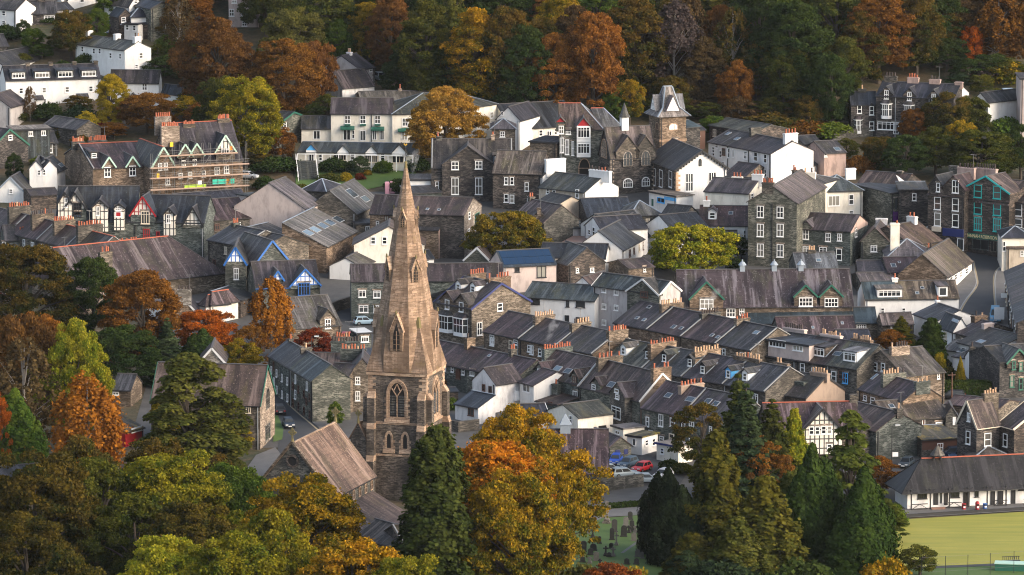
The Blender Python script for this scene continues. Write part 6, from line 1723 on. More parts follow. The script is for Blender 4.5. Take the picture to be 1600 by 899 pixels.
h=H('white house with a split blue and brown roof and wide dormer',(1352,468),(1498,466),4.6,441,W=9,wall='white',roof='slate_brown',name='white_house',dorm=[(1390,460,35,10,'f','white','paint_white','slate_pale','c5'),(1473,457,12,13,'f','white','paint_white',None,'p1')],wins=[(1379,486,6,10),(1412,486,6,10)],sky=[(1441,451,6,4),(1433,459,6,4)],chim=[(1398,9,434,1,'terra','white')])
b=MB();k_=h.R/(h.W/2);b.hexa([(-h.L/2-.15,-h.W/2-.29,h.E-.29*k_+.15),(-h.L/2+h.L*.35,-h.W/2-.29,h.E-.29*k_+.15),(-h.L/2+h.L*.35,-0.2,h.E+h.R-.2*k_+.15),(-h.L/2-.15,-0.2,h.E+h.R-.2*k_+.15)],[(-h.L/2-.15,-h.W/2-.29,h.E-.29*k_+.2),(-h.L/2+h.L*.35,-h.W/2-.29,h.E-.29*k_+.2),(-h.L/2+h.L*.35,-0.2,h.E+h.R-.2*k_+.2),(-h.L/2-.15,-0.2,h.E+h.R-.2*k_+.2)]);b.build('blue_roof','slate_navy',h.root)
H('long low building with a smooth blue green slate roof, below the school hall',(1168,506),(1370,505),2.8,482,W=9,wall='stone_brown',roof='slate_navy',name='long_building',cat='building',wins=[(1346,511,15,9,'g4')])
H('low building with a patchy purple roof in front of the blue green roof',(1218,523),(1338,521),2.8,496,W=9,wall='stone_green',roof='slate_plum',name='long_building',cat='building',sky=[(1316,506,4,4),(1270,513,3,4)])
H('small building with a navy slate roof beside the cream pot stack',(1312,533),(1362,532),2.8,516,W=8,wall='stone',roof='slate_blue',name='small_building',cat='building')
H('stone cottage with a pale grey slate roof, behind the green and gold conifer',(1379,507),(1427,505),3.2,491,C=1370,wall='stone',roof='slate_grey',name='stone_cottage',wins=[(1395,511,7,8,'c2')])
H('white house with a grey roof sloping to the right, behind the conifers',(1428,491),(1463,503),3.6,474,W=9,wall='white',roof='slate',name='white_house',chim=[(1459,5,486,1,'terra','white')])
H('white house with a slate blue roof and one rooflight, above the dark conifer',(1467,508),(1490,517),4.0,489,C=1513,wall='white',roof='slate_blue',name='white_house',sky=[(1494,502,10,4)])
H('house with a square stone stack topped by pots, beside the main street',(1492,520),(1520,527),4.0,500,W=10,wall='stone',roof='slate_purple',name='stone_house',chim=[(1522,20,493,2,'pot_cream','stone_brown',0.0,0.7,1.2)])
H('house with a long dark slate roof and many small vents, right of the conifers',(1497,535),(1552,549),4.0,512,W=12,wall='white',roof='slate',name='stone_house',sky=[(1512,524,8,3),(1533,535,10,4)],chim=[(1540,15,505,0,'terra','pink_render')])
H('small outhouse with a rooflight between the dark conifer and the white cottage',(1489,557),(1520,562),2.6,546,W=8,wall='white',roof='slate',name='outhouse',cat='outbuilding',sky=[(1503,550,9,4)])
H('low house with a lead grey roof, left of the row with many vents',(1474,547),(1503,550),2.6,532,W=8,wall='white',roof='slate_grey',name='outhouse',cat='outbuilding')
h=H('small white cottage with a brown slate roof and garden front, behind the hedge',(1521,567),(1563,566),3.6,547,C=1508,wall='white',roof='slate_brown',name='white_cottage',cat='cottage',wins=[(1541,571,8,8,'c2'),(1545,589,14,8,'c3')],chim=[(1519,7,542,1,'pot_dark','stone')])
H('dark stone house with green window frames, at the right edge above the hedge',(1562,567),(1640,562),6.2,542,W=12,wall='stone_dark',roof='slate_green',name='dark_house',gab=[dict(px=1592,ay=546,w=36,by=566,low=575,barge='paint_green',p=0.5)],wins=[(1584,571,6,14,'s1','paint_green'),(1595,573,6,14,'s1','paint_green'),(1581,596,7,18,'s1','paint_green'),(1595,600,7,18,'s1','paint_green')])
# ---------------------------------------------------------------- head of the main street
def stone_shop(h,teal):return None
h=H('dark stone building with two small gables, left of the teal trimmed shop',(1450,304),(1507,309),10.2,279,W=12,wall='stone_dark',roof='slate_purple',name='stone_shop',cat='shop',group='stone shops at the head of the street',gab=[dict(px=1463,ay=275,w=23,by=291,low=304,roof='slate_blue'),dict(px=1490,ay=275,w=36,by=296,low=306)],wins=[(1466,293,6,14,'s1'),(1493,292,10,20,'s2'),(1465,318,10,20,'s1'),(1493,320,10,20,'s1'),(1465,343,10,21,'s1'),(1493,345,10,21,'s1'),(1501,382,10,18,'p1','paint_white','glass')],chim=[(1510,26,262,6,'pot_dark','pinkstone',0.2),(1490,13,259,0,'pot_dark','stone',0.5)],sign=None)
for t_,b_,x0,x1,m_ in((359,368,1474,1506,'paint_navy'),(355,361,1457,1471,'paint_cream')):
 qa,_=hit_plane(h,x0,b_,(0,-h.W/2,0),(0,-1,0));qb,_=hit_plane(h,x1,t_,(0,-h.W/2,0),(0,-1,0))
 b=MB();b.box(qa.x,qb.x,-h.W/2-0.35,-h.W/2-0.02,qa.z,max(qb.z,qa.z+0.5));b.build('fascia',m_,h.root)
h=H('dark stone shop with teal window trim and bargeboards under a green signboard',(1507,309),(1577,316),10.2,278,W=13,wall='stone_dark',roof='slate_brown',name='stone_shop',cat='shop',group='stone shops at the head of the street',gab=[dict(px=1541,ay=276,w=74,by=299,low=314,barge='paint_teal',p=0.1)],wins=[(1528,299,12,20,'s1','paint_teal'),(1558,301,12,20,'s1','paint_teal'),(1528,325,12,20,'s1','paint_teal'),(1558,327,12,20,'s1','paint_teal'),(1528,350,12,21,'g3','paint_teal','curtain'),(1558,352,12,21,'g3','paint_teal','curtain'),(1532,382,26,16,'p2','stone_green','glass'),(1553,385,10,17,'d2','stone_green','glass'),(1562,383,7,17,'p1','stone_green','glass')],chim=[(1535,33,263,8,'pot_dark','pinkstone',0.1)])
qa,_=hit_plane(h,1508,371,(0,-h.W/2,0),(0,-1,0));qb,_=hit_plane(h,1576,367,(0,-h.W/2,0),(0,-1,0))
b=MB();b.box(qa.x,h.L/2-0.1,-h.W/2-0.3,-h.W/2-0.02,qa.z,qa.z+0.95);so=b.build('shop_sign','paint_green',h.root)
tx=bpy.data.curves.new('lettering_text','FONT');tx.body='HANNAH ROBINSON CO';tx.size=0.9;tx.extrude=0.02;tx.align_x='LEFT';tx.align_y='CENTER'
to=bpy.data.objects.new('tmp',tx);COL.objects.link(to);lm=bpy.data.meshes.new_from_object(to.evaluated_get(bpy.context.evaluated_depsgraph_get()));bpy.data.objects.remove(to);lm.materials.clear();lm.materials.append(M('paint_letter'));to=link('lettering',lm,so)
to.location=(qa.x+0.3,-h.W/2-0.33,qa.z+0.46);to.rotation_euler=(math.pi/2,0,0);to.scale=(0.8,1,1)
b=MB();b.box(-h.L/2+0.05,h.L/2-0.05,-h.W/2-0.22,-h.W/2-0.004,h.E-0.7,h.E-0.35);b.build('slate_course','slate_grey',h.root)
H('dark stone building with white sash windows, right of the teal trimmed shop',(1577,316),(1640,322),10.2,288,W=13,wall='stone_dark',roof='slate',name='stone_shop',cat='shop',group='stone shops at the head of the street',wins=[(1591,328,12,20,'s1'),(1591,351,12,18,'s1')],chim=[(1592,20,268,0,'pot_dark','stone',0.1)])
h=H('modern green slate clad building with tall dark windows, left of the stone shops',(1392,303),(1450,299),8.0,None,W=14,typ='S',R=0,wall='stone_green',roof='slate_blue',name='modern_building',cat='building',wins=[(1400,320,6,20,'p1','stone_green','glass'),(1409,322,6,22,'p1','stone_green','glass'),(1440,325,12,28,'p2','stone_green','glass'),(1399,333,9,6,'p1','paint_purple','paint_purple'),(1399,341,8,7,'p1','paint_purple','paint_purple'),(1408,335,6,5,'p1','paint_purple','paint_purple')])
b=MB();x_=h.L/2-2.2;b.poly([(x_,-1,h.E+0.3),(x_+2.0,-1,h.E+0.3),(x_-1.4,-1,h.E+2.6)]);b.hexa([(x_-.1,-1.1,h.E+.2),(x_+2,-1.1,h.E+.2),(x_+2,-.9,h.E+.2),(x_-.1,-.9,h.E+.2)],[(x_-1.4,-1.1,h.E+2.6),(x_-1.2,-1.1,h.E+2.5),(x_-1.2,-.9,h.E+2.5),(x_-1.4,-.9,h.E+2.6)]);b.build('roof_prow','lead_pale',h.root)
H('dark mansard roofed building between the modern building and the long stone house',(1405,297),(1450,297),9.0,287,W=9,typ='L',wall='stone_dark',roof='slate_green',name='stone_house')
H('stone gabled house with a cream lit stack, in the roofs left of the main street',(1345,377),(1389,378),4.6,357,W=11,typ='F',wall='stone_green',roof='slate_brown',name='stone_house',chim=[(1379,18,346,0,'terra','white_worn',0.1)])
H('house with a tall cream square stack and red pots, left of the main street',(1386,404),(1455,404),4.2,374,W=12,typ='H',hips='LR',wall='cream',roof='slate_grey',name='stone_house',chim=[(1398,14,349,2,'terra','cream',-0.3,0.8,1.6),(1456,9,392,2,'terra','stone',-0.6)])
H('row of brown slate roofs running towards the stone shops, left of the parked van',(1424,384),(1472,376),4.4,354,W=12,wall='stone',roof='slate_brown',name='stone_house',chim=[(1425,13,338,2,'terra','white')])
h=H('street corner shop with a brown striped slate roof and white shopfronts',(1479,433),(1519,408),3.6,398,C=1403,wall='stone_brown',roof='slate_brown',name='shop',cat='shop',wins=[(1486,437,4,9),(1493,433,4,9),(1501,429,4,9),(1510,424,4,9),(1488,456,9,10,'p1','paint_grey'),(1504,447,7,11,'p1','paint_grey'),(1514,441,5,11,'x1','paint_white','paint_red')])
b=MB();b.box(-h.L/2,h.L/2,-h.W/2-0.022,-h.W/2-0.004,0,h.E);b.build('shop_front','white',h.root)
H('dark slate roof with a bright blue rooflight, behind the split roofed white house',(1388,426),(1440,425),3.4,403,W=10,wall='stone',roof='slate_purple',name='stone_house',sky=[(1396,416,8,6),(1405,411,4,3)])
H('low mossy slate roof left of the bright blue rooflight',(1341,424),(1388,424),3.2,408,W=9,wall='stone_dark',roof='slate',name='stone_house')
H('low slate roof with a pale coping, just behind the split roofed white house',(1345,441),(1400,440),2.6,427,W=9,wall='stone',roof='slate_grey',name='stone_house')
H('slate roofed low house with small buff pots, behind the school hall ridge',(1246,422),(1310,421),4.2,396,W=10,wall='stone',roof='slate_grey',name='stone_house',chim=[(1268,12,411,3,'pot_cream','stone')],sky=[(1279,408,8,5)])
h=H('cream house with a dark hipped roof, at the right edge where the street bends',(1566,372),(1612,372),6.4,354,W=9,typ='H',wall='cream',roof='slate_blue',name='cream_house',wins=[(1569,385,4,15)])
H('buff gabled house at the right edge, in front of the cream hipped house',(1573,388),(1640,388),4.6,369,W=9,typ='G',wall='buff',roof='slate_brown',name='buff_house',wins=[(1597,396,5,8)])
terrace(['dark roofed street house at the right edge, below the buff gabled house','dark roofed street house with a hanging sign, second down the right side of the street','dark roofed street house with a blue fascia, nearest on the right side of the street'],(1571,424),(1590,505),5.2,402,12,'houses down the right side of the street',wall='stone_dark',roofs=['slate','slate_brown','slate'])
H('tall pale rendered corner of a building at the right edge, on the hillside',(1595,124),(1660,124),13.0,None,W=10,typ='S',R=0,wall='pink_render',roof='slate',name='rendered_building',cat='building')
# ---------------------------------------------------------------- villa terrace on the right hillside
h=H('dark stone villa terrace with white bays and gabled dormers, on the right hillside',(1369,150),(1490,155),8.6,128,W=10,wall='stone_dark',roof='slate_blue',name='villa_terrace',cat='house',pipes=[-4.0,3.0],gab=[dict(px=1385,ay=136,w=20,by=147,low=160),dict(px=1421,ay=138,w=19,by=149,low=160),dict(px=1459,ay=141,w=19,by=152,low=162)],wins=[(1385,148,7,14,'s2'),(1421,151,7,13,'s2'),(1459,153,7,12,'s2'),(1388,197,34,12,'c5'),(1400,201,8,18,'d2')],bay=[(1385,174,17,23,3),(1420,176,17,23,3)],chim=[(1392,19,119,4,'pot_dark','stone'),(1427,17,121,4,'terra','pinkstone'),(1461,17,124,3,'pot_dark','pinkstone'),(1501,12,129,0,'terra','pinkstone')])
H('',(1330,164),(1370,164),6.4,144,W=8,wall='stone_dark',roof='slate_blue',into=h,gab=[dict(px=1362,ay=162,w=13,by=168,low=172)],wins=[(1343,171,7,13,'s1'),(1362,173,7,14,'s1'),(1362,197,8,14,'s1')],bay=[(1341,198,13,21,3)],chim=[(1347,12,139,1,'terra','stone')])
h=H('white gabled house behind the shrubs, right of the stone villa terrace',(1520,157),(1544,160),7.0,146,W=10,typ='F',wall='white',roof='slate_blue',name='white_house')
H('',(1495,147),(1514,145),9.0,136,W=8,typ='F',wall='white',roof='slate_blue',into=h)
# ---------------------------------------------------------------- left: street of cottages, school, small roofs among the trees
g='stone cottages down the church street'
r=terrace(['green stone cottage with a lichened roof, topmost in the church street row','green stone cottage with a buff stack, second down the church street row','green stone cottage with ribbed lead on its roof, third down the church street row','green stone cottage at the lower end of the church street row'],(420,555),(488,595),6.0,532,6.5,g,wall='stone_green',roofs=['slate','slate','slate_green','slate_green'],kws={1:dict(chim=[(478,17,543,1,'pot_cream','stone')]),0:dict(chim=[(454,6,537,1,'terra','stone')])})
for i_,h_ in enumerate(r):auto_windows(h_,2,[1.6,4.4],0.8,1.3,'s','paint_brown' if i_>1 else 'paint_white')
h=H('brown stone house with white sash windows and a climbing shrub, left of the church tower',(508,593),(541,595),5.8,568,W=9,wall='stone_brown',roof='slate_purple',name='stone_house',wins=[(537,621,12,19,'s2'),(536,645,9,7,'c2'),(511,617,3,18)])
H('',(540,590),(592,590),5.8,561,W=9,typ='F',wall='stone_brown',roof='slate',into=h,wins=[(559,595,8,12,'s2'),(559,619,8,15,'s2')])
H('stone house with three long stacks of dark and red pots, left of the spire',(470,577),(560,578),5.6,552,W=9,wall='stone_green',roof='slate_purple',name='stone_house',chim=[(540,45,533,10,'pot_dark','stone_green',0.2),(552,40,545,8,'terra','stone_green',-0.4),(536,24,526,6,'terra','stone_green',0.9)])
H('pink walled flat roofed store just left of the spire',(535,558),(590,556),3.0,None,W=7,typ='S',R=0,wall='pinkstone',roof='slate_blue',name='store',cat='store')
H('small green stone kiosk with a strip of windows, left of the spire',(560,522),(580,521),2.8,None,W=5,typ='S',R=0,wall='stone_green',roof='lead_pale',name='kiosk',cat='outbuilding',wins=[(570,530,12,10,'c3')])
H('stone cottage with a swept grey roof and gabled dormer, above the red maple',(451,514),(533,507),3.6,468,W=11,wall='stone_brown',roof='slate_brown',name='stone_cottage',cat='cottage',gab=[dict(px=512,ay=484,w=24,by=499,low=514,p=0.1)],wins=[(512,506,9,15,'s2')])
h=H('church school with a pale gothic gable and green bargeboards, across the street from the church',(236,628),(406,633),7.2,567,C=429,wall='stone',roof='slate_brown',name='school',cat='school',barge='paint_green',wins=[(418,622,6,34,'a3','stone_pale'),(418,675,8,26,'c3','stone_pale'),(388,640,8,12,'c2','paint_cream')])
end_wall(h,'R','stone_pale')
H('pale brown stone gable showing behind the pine tree',(312,566),(350,566),6.0,545,W=10,typ='F',wall='stone_pale',roof='slate_brown',name='stone_house',barge='lead_pale')
H('small stone cottage with a pale gable and a greenhouse, between the autumn trees',(176,609),(204,610),2.8,585,C=222,wall='stone_brown',roof='slate',name='stone_cottage',cat='cottage',wins=[(181,615,10,6,'c2')])
H('red boarded shed with a strip of windows, left of the pine tree',(196,676),(224,668),2.4,650,W=6,typ='L',wall='paint_red',roof='slate_moss',name='shed',cat='shed',wins=[(213,671,16,7,'c4')])
H('grey slate roof with a buff ridge, rising out of the foreground trees',(176,783),(222,768),3.0,744,W=9,wall='stone',roof='slate_grey',name='stone_cottage',cat='cottage',ridge='stone_brown',barge='stone_brown')
H('dark low roof at the left edge behind the foreground trees',(-20,752),(96,742),3.0,733,W=7,wall='stone_dark',roof='slate',name='outbuilding',cat='outbuilding')
# ---------------------------------------------------------------- upper edge, more roofs
H('slate roofed cottage at the left edge below the topmost stone cottage',(-30,74),(13,72),2.6,56,W=7,wall='stone_dark',roof='slate',name='stone_cottage',cat='cottage')
# ---------------------------------------------------------------- roads, yards, lawns
struct(drape('town_yards',[(200,700),(240,560),(300,462),(120,462),(0,430),(-40,330),(400,300),(640,300),(1000,270),(1440,330),(1640,390),(1640,740),(1400,790),(1000,790),(700,700)],'asphalt_worn',0.03))
struct(drape('church_street',[(419,570),(430,606),(462,640),(494,666),(540,706),(500,740),(428,740),(436,690),(431,640),(425,610),(414,580)],'asphalt',0.07))
struct(drape('church_street_pavement',[(419,570),(430,606),(462,640),(494,666),(540,706),(548,698),(508,657),(475,625),(440,592),(424,566)],'pavement',0.17))
struct(ribbon('road_line',[(420,573),(430,606),(462,640),(494,666),(520,689)],0.3,'line_yellow',0.085,off=-0.45))
struct(drape('verge',[(427,652),(434,650),(443,672),(441,688),(427,692)],'lawn',0.14))
struct(drape('school_yard',[(380,740),(400,712),(430,700),(440,712),(420,750)],'pavement',0.1))
struct(drape('back_road',[(500,508),(560,500),(604,472),(592,466),(540,481),(495,496)],'asphalt',0.08))
struct(drape('upper_car_park',[(523,512),(606,505),(606,548),(530,552)],'asphalt_worn',0.08))
struct(drape('street_foot',[(1470,505),(1478,455),(1512,394),(1640,398),(1640,540),(1485,540)],'pavement',0.04))
struct(drape('main_street',[(1505,394),(1567,399),(1567,414),(1554,428),(1555,460),(1559,500),(1562,534),(1486,534),(1498,488),(1508,470),(1527,447),(1524,432),(1518,408)],'asphalt',0.07))
struct(drape('main_street_pavement',[(1519,408),(1524,432),(1527,447),(1508,470),(1498,488),(1486,534),(1470,534),(1470,505),(1478,455),(1512,400)],'pavement',0.19))
struct(drape('main_street_pavement',[(1567,399),(1567,414),(1554,428),(1555,460),(1559,500),(1562,534),(1640,540),(1640,398)],'pavement',0.19))
for line in([(1519,408),(1524,432),(1527,447),(1508,470),(1498,488)],[(1567,414),(1554,428),(1555,460),(1559,500)]):
 struct(ribbon('kerb',line,0.18,'coping_stone',0.0,0.0,0.2))
for line in([(1521,408),(1526,432),(1529,447),(1510,470),(1500,489)],[(1565,415),(1552,428),(1553,460),(1557,500)]):
 struct(ribbon('road_line',line,0.28,'line_yellow',0.085))
struct(drape('churchyard_road',[(800,812),(945,764),(1010,762),(1012,786),(945,790),(860,820)],'asphalt_worn',0.09))
struct(drape('churchyard_path',[(850,830),(945,797),(1010,792),(1012,805),(945,809),(860,845)],'pavement',0.09))
struct(drape('car_park',[(944,708),(1040,706),(1075,738),(1060,762),(944,756)],'asphalt',0.08))
struct(drape('pavilion_road',[(1372,735),(1440,718),(1620,712),(1620,722),(1430,735),(1402,790),(1360,800)],'asphalt',0.08))
struct(drape('churchyard_lawn',[(870,816),(1000,806),(1100,850),(1110,960),(820,960)],'lawn',0.07))
struct(ribbon('grass_path',[(972,865),(990,852),(1008,840)],0.5,'pavement',0.09))
struct(drape('bowling_green',[(1376,815),(1660,797),(1660,878),(1376,890)],'bowling',0.10))
struct(drape('bowling_green_edge',[(1376,889.5),(1660,877.5),(1660,881),(1376,893)],'asphalt',0.13))
struct(drape('park_lawn',[(1376,893),(1660,881),(1660,960),(1376,960)],'lawn',0.10))
struct(drape('pavilion_paving',[(1384,812),(1398,797),(1640,782),(1640,797)],'pavement',0.12))
struct(drape('hotel_garden',[(462,300),(462,256),(650,256),(650,280),(560,300)],'lawn',0.12))
def wall_thing(label,pts,w,h,mat='stone',name='stone_wall',cat='wall'):
 return tag(ribbon(name,pts,w,mat,0.0,0.0,h),label,cat)
wall_thing('long stone wall between the car park and the churchyard road',[(946,768),(975,764),(1004,760)],0.6,2.0)
wall_thing('stone garden wall right of the spire, in front of the lean-to',[(698,672),(716,676),(748,672)],0.5,1.8)
wall_thing('low stone wall under the market sheds, right of the long stone building',[(500,498),(530,486),(558,478)],0.5,2.0)
wall_thing('dark edging board along the far side of the bowling green',[(1390,811),(1500,804),(1650,795)],0.25,0.55,'paint_black','edging_wall')
wall_thing('stone garden wall right of the white extension above the car park',[(1030,712),(1052,722)],0.5,1.7)
wall_thing('stone retaining wall below the villa terrace on the right hillside',[(1300,224),(1340,214),(1370,212)],0.6,1.8)
wall_thing('stone wall along the street below the gabled houses at the wood edge',[(640,225),(700,222)],0.5,1.5)
# ---------------------------------------------------------------- bowling pavilion
h=H('long white and black bowling pavilion with a dark slate roof and red ridge',(1418,761),(1660,750),3.5,719,C=1399,typ='H',hips='L',over=1.3,wall='white',roof='slate_dark',ridge='ridge_red',name='pavilion',cat='pavilion',lead='slate_dark',pipes=[],wins=[(1441,774,15,11,'p3','paint_black','glass'),(1462,779,7,20,'x1','paint_black','paint_black'),(1470,778,6,20,'d1','paint_white','glass'),(1478,779,6,20,'x1','paint_black','paint_black'),(1492,773,14,9,'p2','paint_black','glass'),(1510,780,10,22,'x1','paint_black','soot'),(1526,771,6,11,'p1','paint_black','glass'),(1551,779,7,22,'x1','paint_black','paint_black'),(1563,779,9,23,'x1','paint_black','paint_black'),(1583,777,7,22,'x1','paint_black','paint_black'),(1596,763,10,6,'p2','paint_black','glass')])
yv=-h.W/2-1.05
for k in range(9):
 b=MB();x_=-h.L/2+0.3+k*(h.L-0.6)/8
 b.box(x_-0.09,x_+0.09,yv-0.09,yv+0.09,0,h.E-0.25);b.bar((x_,yv,h.E-1.1),(x_+0.7,yv,h.E-0.3),0.1,0.1);b.bar((x_,yv,h.E-1.1),(x_-0.7,yv,h.E-0.3),0.1,0.1)
 b.build('veranda_post','paint_black',h.root)
for x0,x1,bench in((-h.L/2+0.4,-h.L/2+2.9,1),(-h.L/2+5.8,-h.L/2+8.3,1),(-h.L/2+13.4,-h.L/2+15.6,0),(-h.L/2+18.2,-h.L/2+21,0)):
 b=MB();b.box(x0,x1,yv-.05,yv+.05,1.3,1.42);b.box(x0,x1,yv-.05,yv+.05,0.55,0.65);b.bar((x0,yv,0.6),((x0+x1)/2,yv,1.35),.08,.08);b.bar((x1,yv,0.6),((x0+x1)/2,yv,1.35),.08,.08)
 b.build('veranda_rail','paint_black',h.root)
b=MB()
for k in range(3):b.box(-h.L/2+3.4,-h.L/2+5.6,yv-0.9+k*0.3,yv+0.2,0.3+k*0.15,0.45+k*0.15)
b.build('steps','wood_deck',h.root)
b=MB();xv=-h.L/2+5.6;zz=h.E+h.R
for dx in(-.55,.55):b.box(xv+dx-.09,xv+dx+.09,-.4,-.2,zz-0.6,zz+1.1)
b.frustum(xv,-0.3,zz+0.6,1.2,zz+1.5,0.55,8,1);b.frustum(xv,-0.3,zz+1.5,0.55,zz+2.1,0.08,8,1)
b.build('roof_vent',['gutter','slate_grey'],h.root)
def bin_(label,px,py,mat,hgt=1.2,dome=True,group=None):
 p=pt(px,py);b=MB()
 r=0.33
 b.frustum(0,0,0,r*0.9,hgt*0.72,r,12,0)
 if dome:b.frustum(0,0,hgt*0.72,r*1.06,hgt*0.92,r*0.8,12,0);b.frustum(0,0,hgt*0.92,r*0.8,hgt,r*0.35,12,0)
 else:b.frustum(0,0,hgt*0.72,r*1.08,hgt*0.8,r*1.08,12,0)
 o=empty('litter_bin',(p.x,p.y,gz(p.y)+0.1),0.2,label,'bin',group)
 b.build('bin_body',mat,o)
 m=MB();m.box(-0.2,0.2,-r*1.06,-r*0.9,hgt*0.52,hgt*0.7);m.build('slot','soot',o)
 l=MB();l.box(-0.16,0.16,-r*1.03,-r*0.9,hgt*0.25,hgt*0.45);l.build('sticker','paint_white',o)
bin_('red litter bin with a domed top, in front of the pavilion',1527,798,'paint_red',1.35)
bin_('slim red and white post bin, left of the domed red bin by the pavilion',1506,797,'paint_red',1.1,False)
bin_('blue and white post bin, right of the domed red bin by the pavilion',1539,796,'paint_blue',1.0,False)
bin_('yellow grit bin in the yard left of the main street roofs',1340,441,'paint_yellow',1.6,False)
# ---------------------------------------------------------------- fence, planter and bench by the green
fo=empty('wire_fence',pt(1530,899),0,'tall thin wire fence along the near edge of the bowling green','fence')
pts_=[pt(x,y) for x,y in((1440,905),(1477,903),(1512,901),(1547,899),(1584,896),(1622,894))]
for p in pts_:
 b=MB();l=p-fo.location;b.frustum(l.x,l.y,-0.2,0.045,3.2,0.04,6);b.build('post','gutter',fo)
b=MB()
for a_,c_ in zip(pts_,pts_[1:]):
 for z in(1.0,2.0,3.1):b.bar(a_-fo.location+Vector((0,0,z)),c_-fo.location+Vector((0,0,z)),0.02,0.02)
b.build('wires','steel',fo)
p=pt(1588,892);o=empty('planter',p,-0.15,'green boarded planter beside the bowling green fence','planter')
b=MB();b.box(-3.0,5,-1.0,1.0,-0.2,1.1);b.build('planter_box','paint_green',o)
b=MB();b.box(-3.1,5.1,-1.1,1.1,1.1,1.2);b.build('rim','paint_mint',o)
p=pt(1580,884);o=empty('park_bench',(p.x,p.y,p.z+0.3),0.15,'dark slatted park bench behind the green planter','bench')
b=MB()
for k in range(3):b.box(-1.3,1.3,-0.3+k*0.2,-0.14+k*0.2,0.42,0.47)
b.build('seat','paint_black',o)
b=MB()
for k in range(9):b.box(-1.2+k*0.29,-1.12+k*0.29,0.3,0.36,0.5,0.95)
b.box(-1.3,1.3,0.29,0.37,0.93,1.0);b.build('backrest','paint_black',o)
for s in(-1.15,1.15):
 b=MB();b.box(s-.05,s+.05,-.3,.36,0,.42);b.build('leg','paint_black',o)
# ---------------------------------------------------------------- street lamps, poles, signs
def lamp(label,px,py,ty,sgn=None):
 p=pt(px,py);lo,hi=1,14
 for _ in range(30):
  m_=(lo+hi)/2
  if proj(p+Vector((0,0,m_)))[1]>ty:lo=m_
  else:hi=m_
 o=empty('street_lamp',p,0,label,'street lamp')
 b=MB();b.frustum(0,0,-.2,.14,1.2,.13,8);b.frustum(0,0,1.2,.09,lo,.06,8);b.build('pole','gutter',o)
 b=MB();b.bar((0,0,lo),(1.0,-0.2,lo+0.15),0.08,0.08);b.build('arm','gutter',o)
 b=MB();b.box(0.5,1.25,-0.38,-0.02,lo+0.08,lo+0.26);b.build('lamp_head','lead_pale',o)
 if sgn:
  b=MB();b.box(0.1,1.0,-0.08,-0.03,lo*0.42,lo*0.42+0.7);b.build('sign_plate','paint_white',o)
lamp('tall dark street lamp with a white sign plate, by the blank green gable',1393,748,666,True)
lamp('street lamp among the chimney pots left of the spire',487,580,527)
lamp('slim grey street lamp outside the stone shops at the head of the street',1492,394,314)
def pole(label,px,py,ty,mat='paint_brown',r=0.14):
 p=pt(px,py);lo,hi=1,16
 for _ in range(30):
  m_=(lo+hi)/2
  if proj(p+Vector((0,0,m_)))[1]>ty:lo=m_
  else:hi=m_
 o=empty('telegraph_pole',p,0.3,label,'pole')
 b=MB();b.frustum(0,0,-.3,r,lo,r*.75,8);b.build('pole',mat,o)
 b=MB();b.box(-.7,.7,-.05,.05,lo-.5,lo-.38);b.build('cross_arm',mat,o)
pole('brown telegraph pole in front of the dark clipped hedge',1487,634,582)
pole('telegraph pole in the trees right of the clock tower',1107,206,181)
p=pt(1412,785);o=empty('estate_sign',p,-0.3,'white painted notice board leaning beside the pavilion road','sign');b=MB();b.box(-.8,.8,-.05,.05,.5,2.3);b.build('board','paint_white',o);b=MB();b.box(-.7,-.6,0.05,.15,-.2,2.2);b.box(.6,.7,0.05,.15,-.2,2.2);b.build('posts','paint_black',o)
p=pt(1561,510);o=empty('shop_sign',p,0,'white hoarding board on posts at the foot of the main street','sign');b=MB();b.box(-.9,.9,-.05,.05,1.2,3.4);b.build('board','paint_white',o);b=MB();b.box(-.8,-.7,.05,.15,-.2,3.2);b.box(.7,.8,.05,.15,-.2,3.2);b.build('posts','steel',o)
for i_,(px,py,lab) in enumerate(((1569,462,'small white hanging shop sign on the right side of the main street'),(1579,476,'pale hanging sign below the small white one on the main street'),(1588,494,'blue hanging shop sign on the right side of the main street'))):
 p=pt(px,py,3.5);o=empty('hanging_sign',p,0,lab,'sign');b=MB();b.box(-.55,.55,-.05,.05,-.4,.4);b.build('board',['paint_white','paint_grey','paint_blue'][i_],o);b=MB();b.bar((.55,0,.3),(1.3,0.6,.3),.06,.06);b.build('bracket','gutter',o)
for px,py,lab in((605,303,'pink portable toilet in the hotel garden, the left one of the pair'),(613,302,'pink portable toilet in the hotel garden, the right one of the pair')):
 p=pt(px,py);o=empty('portable_toilet',p,0.1,lab,'toilet','pink portable toilets');b=MB();b.box(-.42,.42,-.5,.5,0,2.1);b.build('cabin','paint_pink',o);b=MB();b.hexa([(-.47,-.55,2.1),(.47,-.55,2.1),(.47,.55,2.1),(-.47,.55,2.1)],[(-.35,-.4,2.35),(.35,-.4,2.35),(.35,.4,2.35),(-.35,.4,2.35)]);b.build('roof','paint_pink',o);b=MB();b.box(-.33,.33,-.53,-.505,.15,1.95);b.build('door','paint_pink',o)
p=pt(482,284);o=empty('garden_steps',p,0.1,'broad dark garden steps with white handrails, below the hotel veranda','steps');b=MB()
for k in range(12):b.box(-1.9,1.9,k*.7,12*.7,-0.3+k*.28,k*.28+.0)
b.build('treads','slate_green',o)
for s in(-1,1):
 b=MB();b.bar((s*1.95,0,1.0),(s*1.95,8.4,4.4),.1,.1)
 for k in range(5):b.box(s*1.95-.05,s*1.95+.05,k*2.1-.05,k*2.1+.05,k*.84-.2,k*.84+1.0)
 b.build('handrail','paint_white',o)
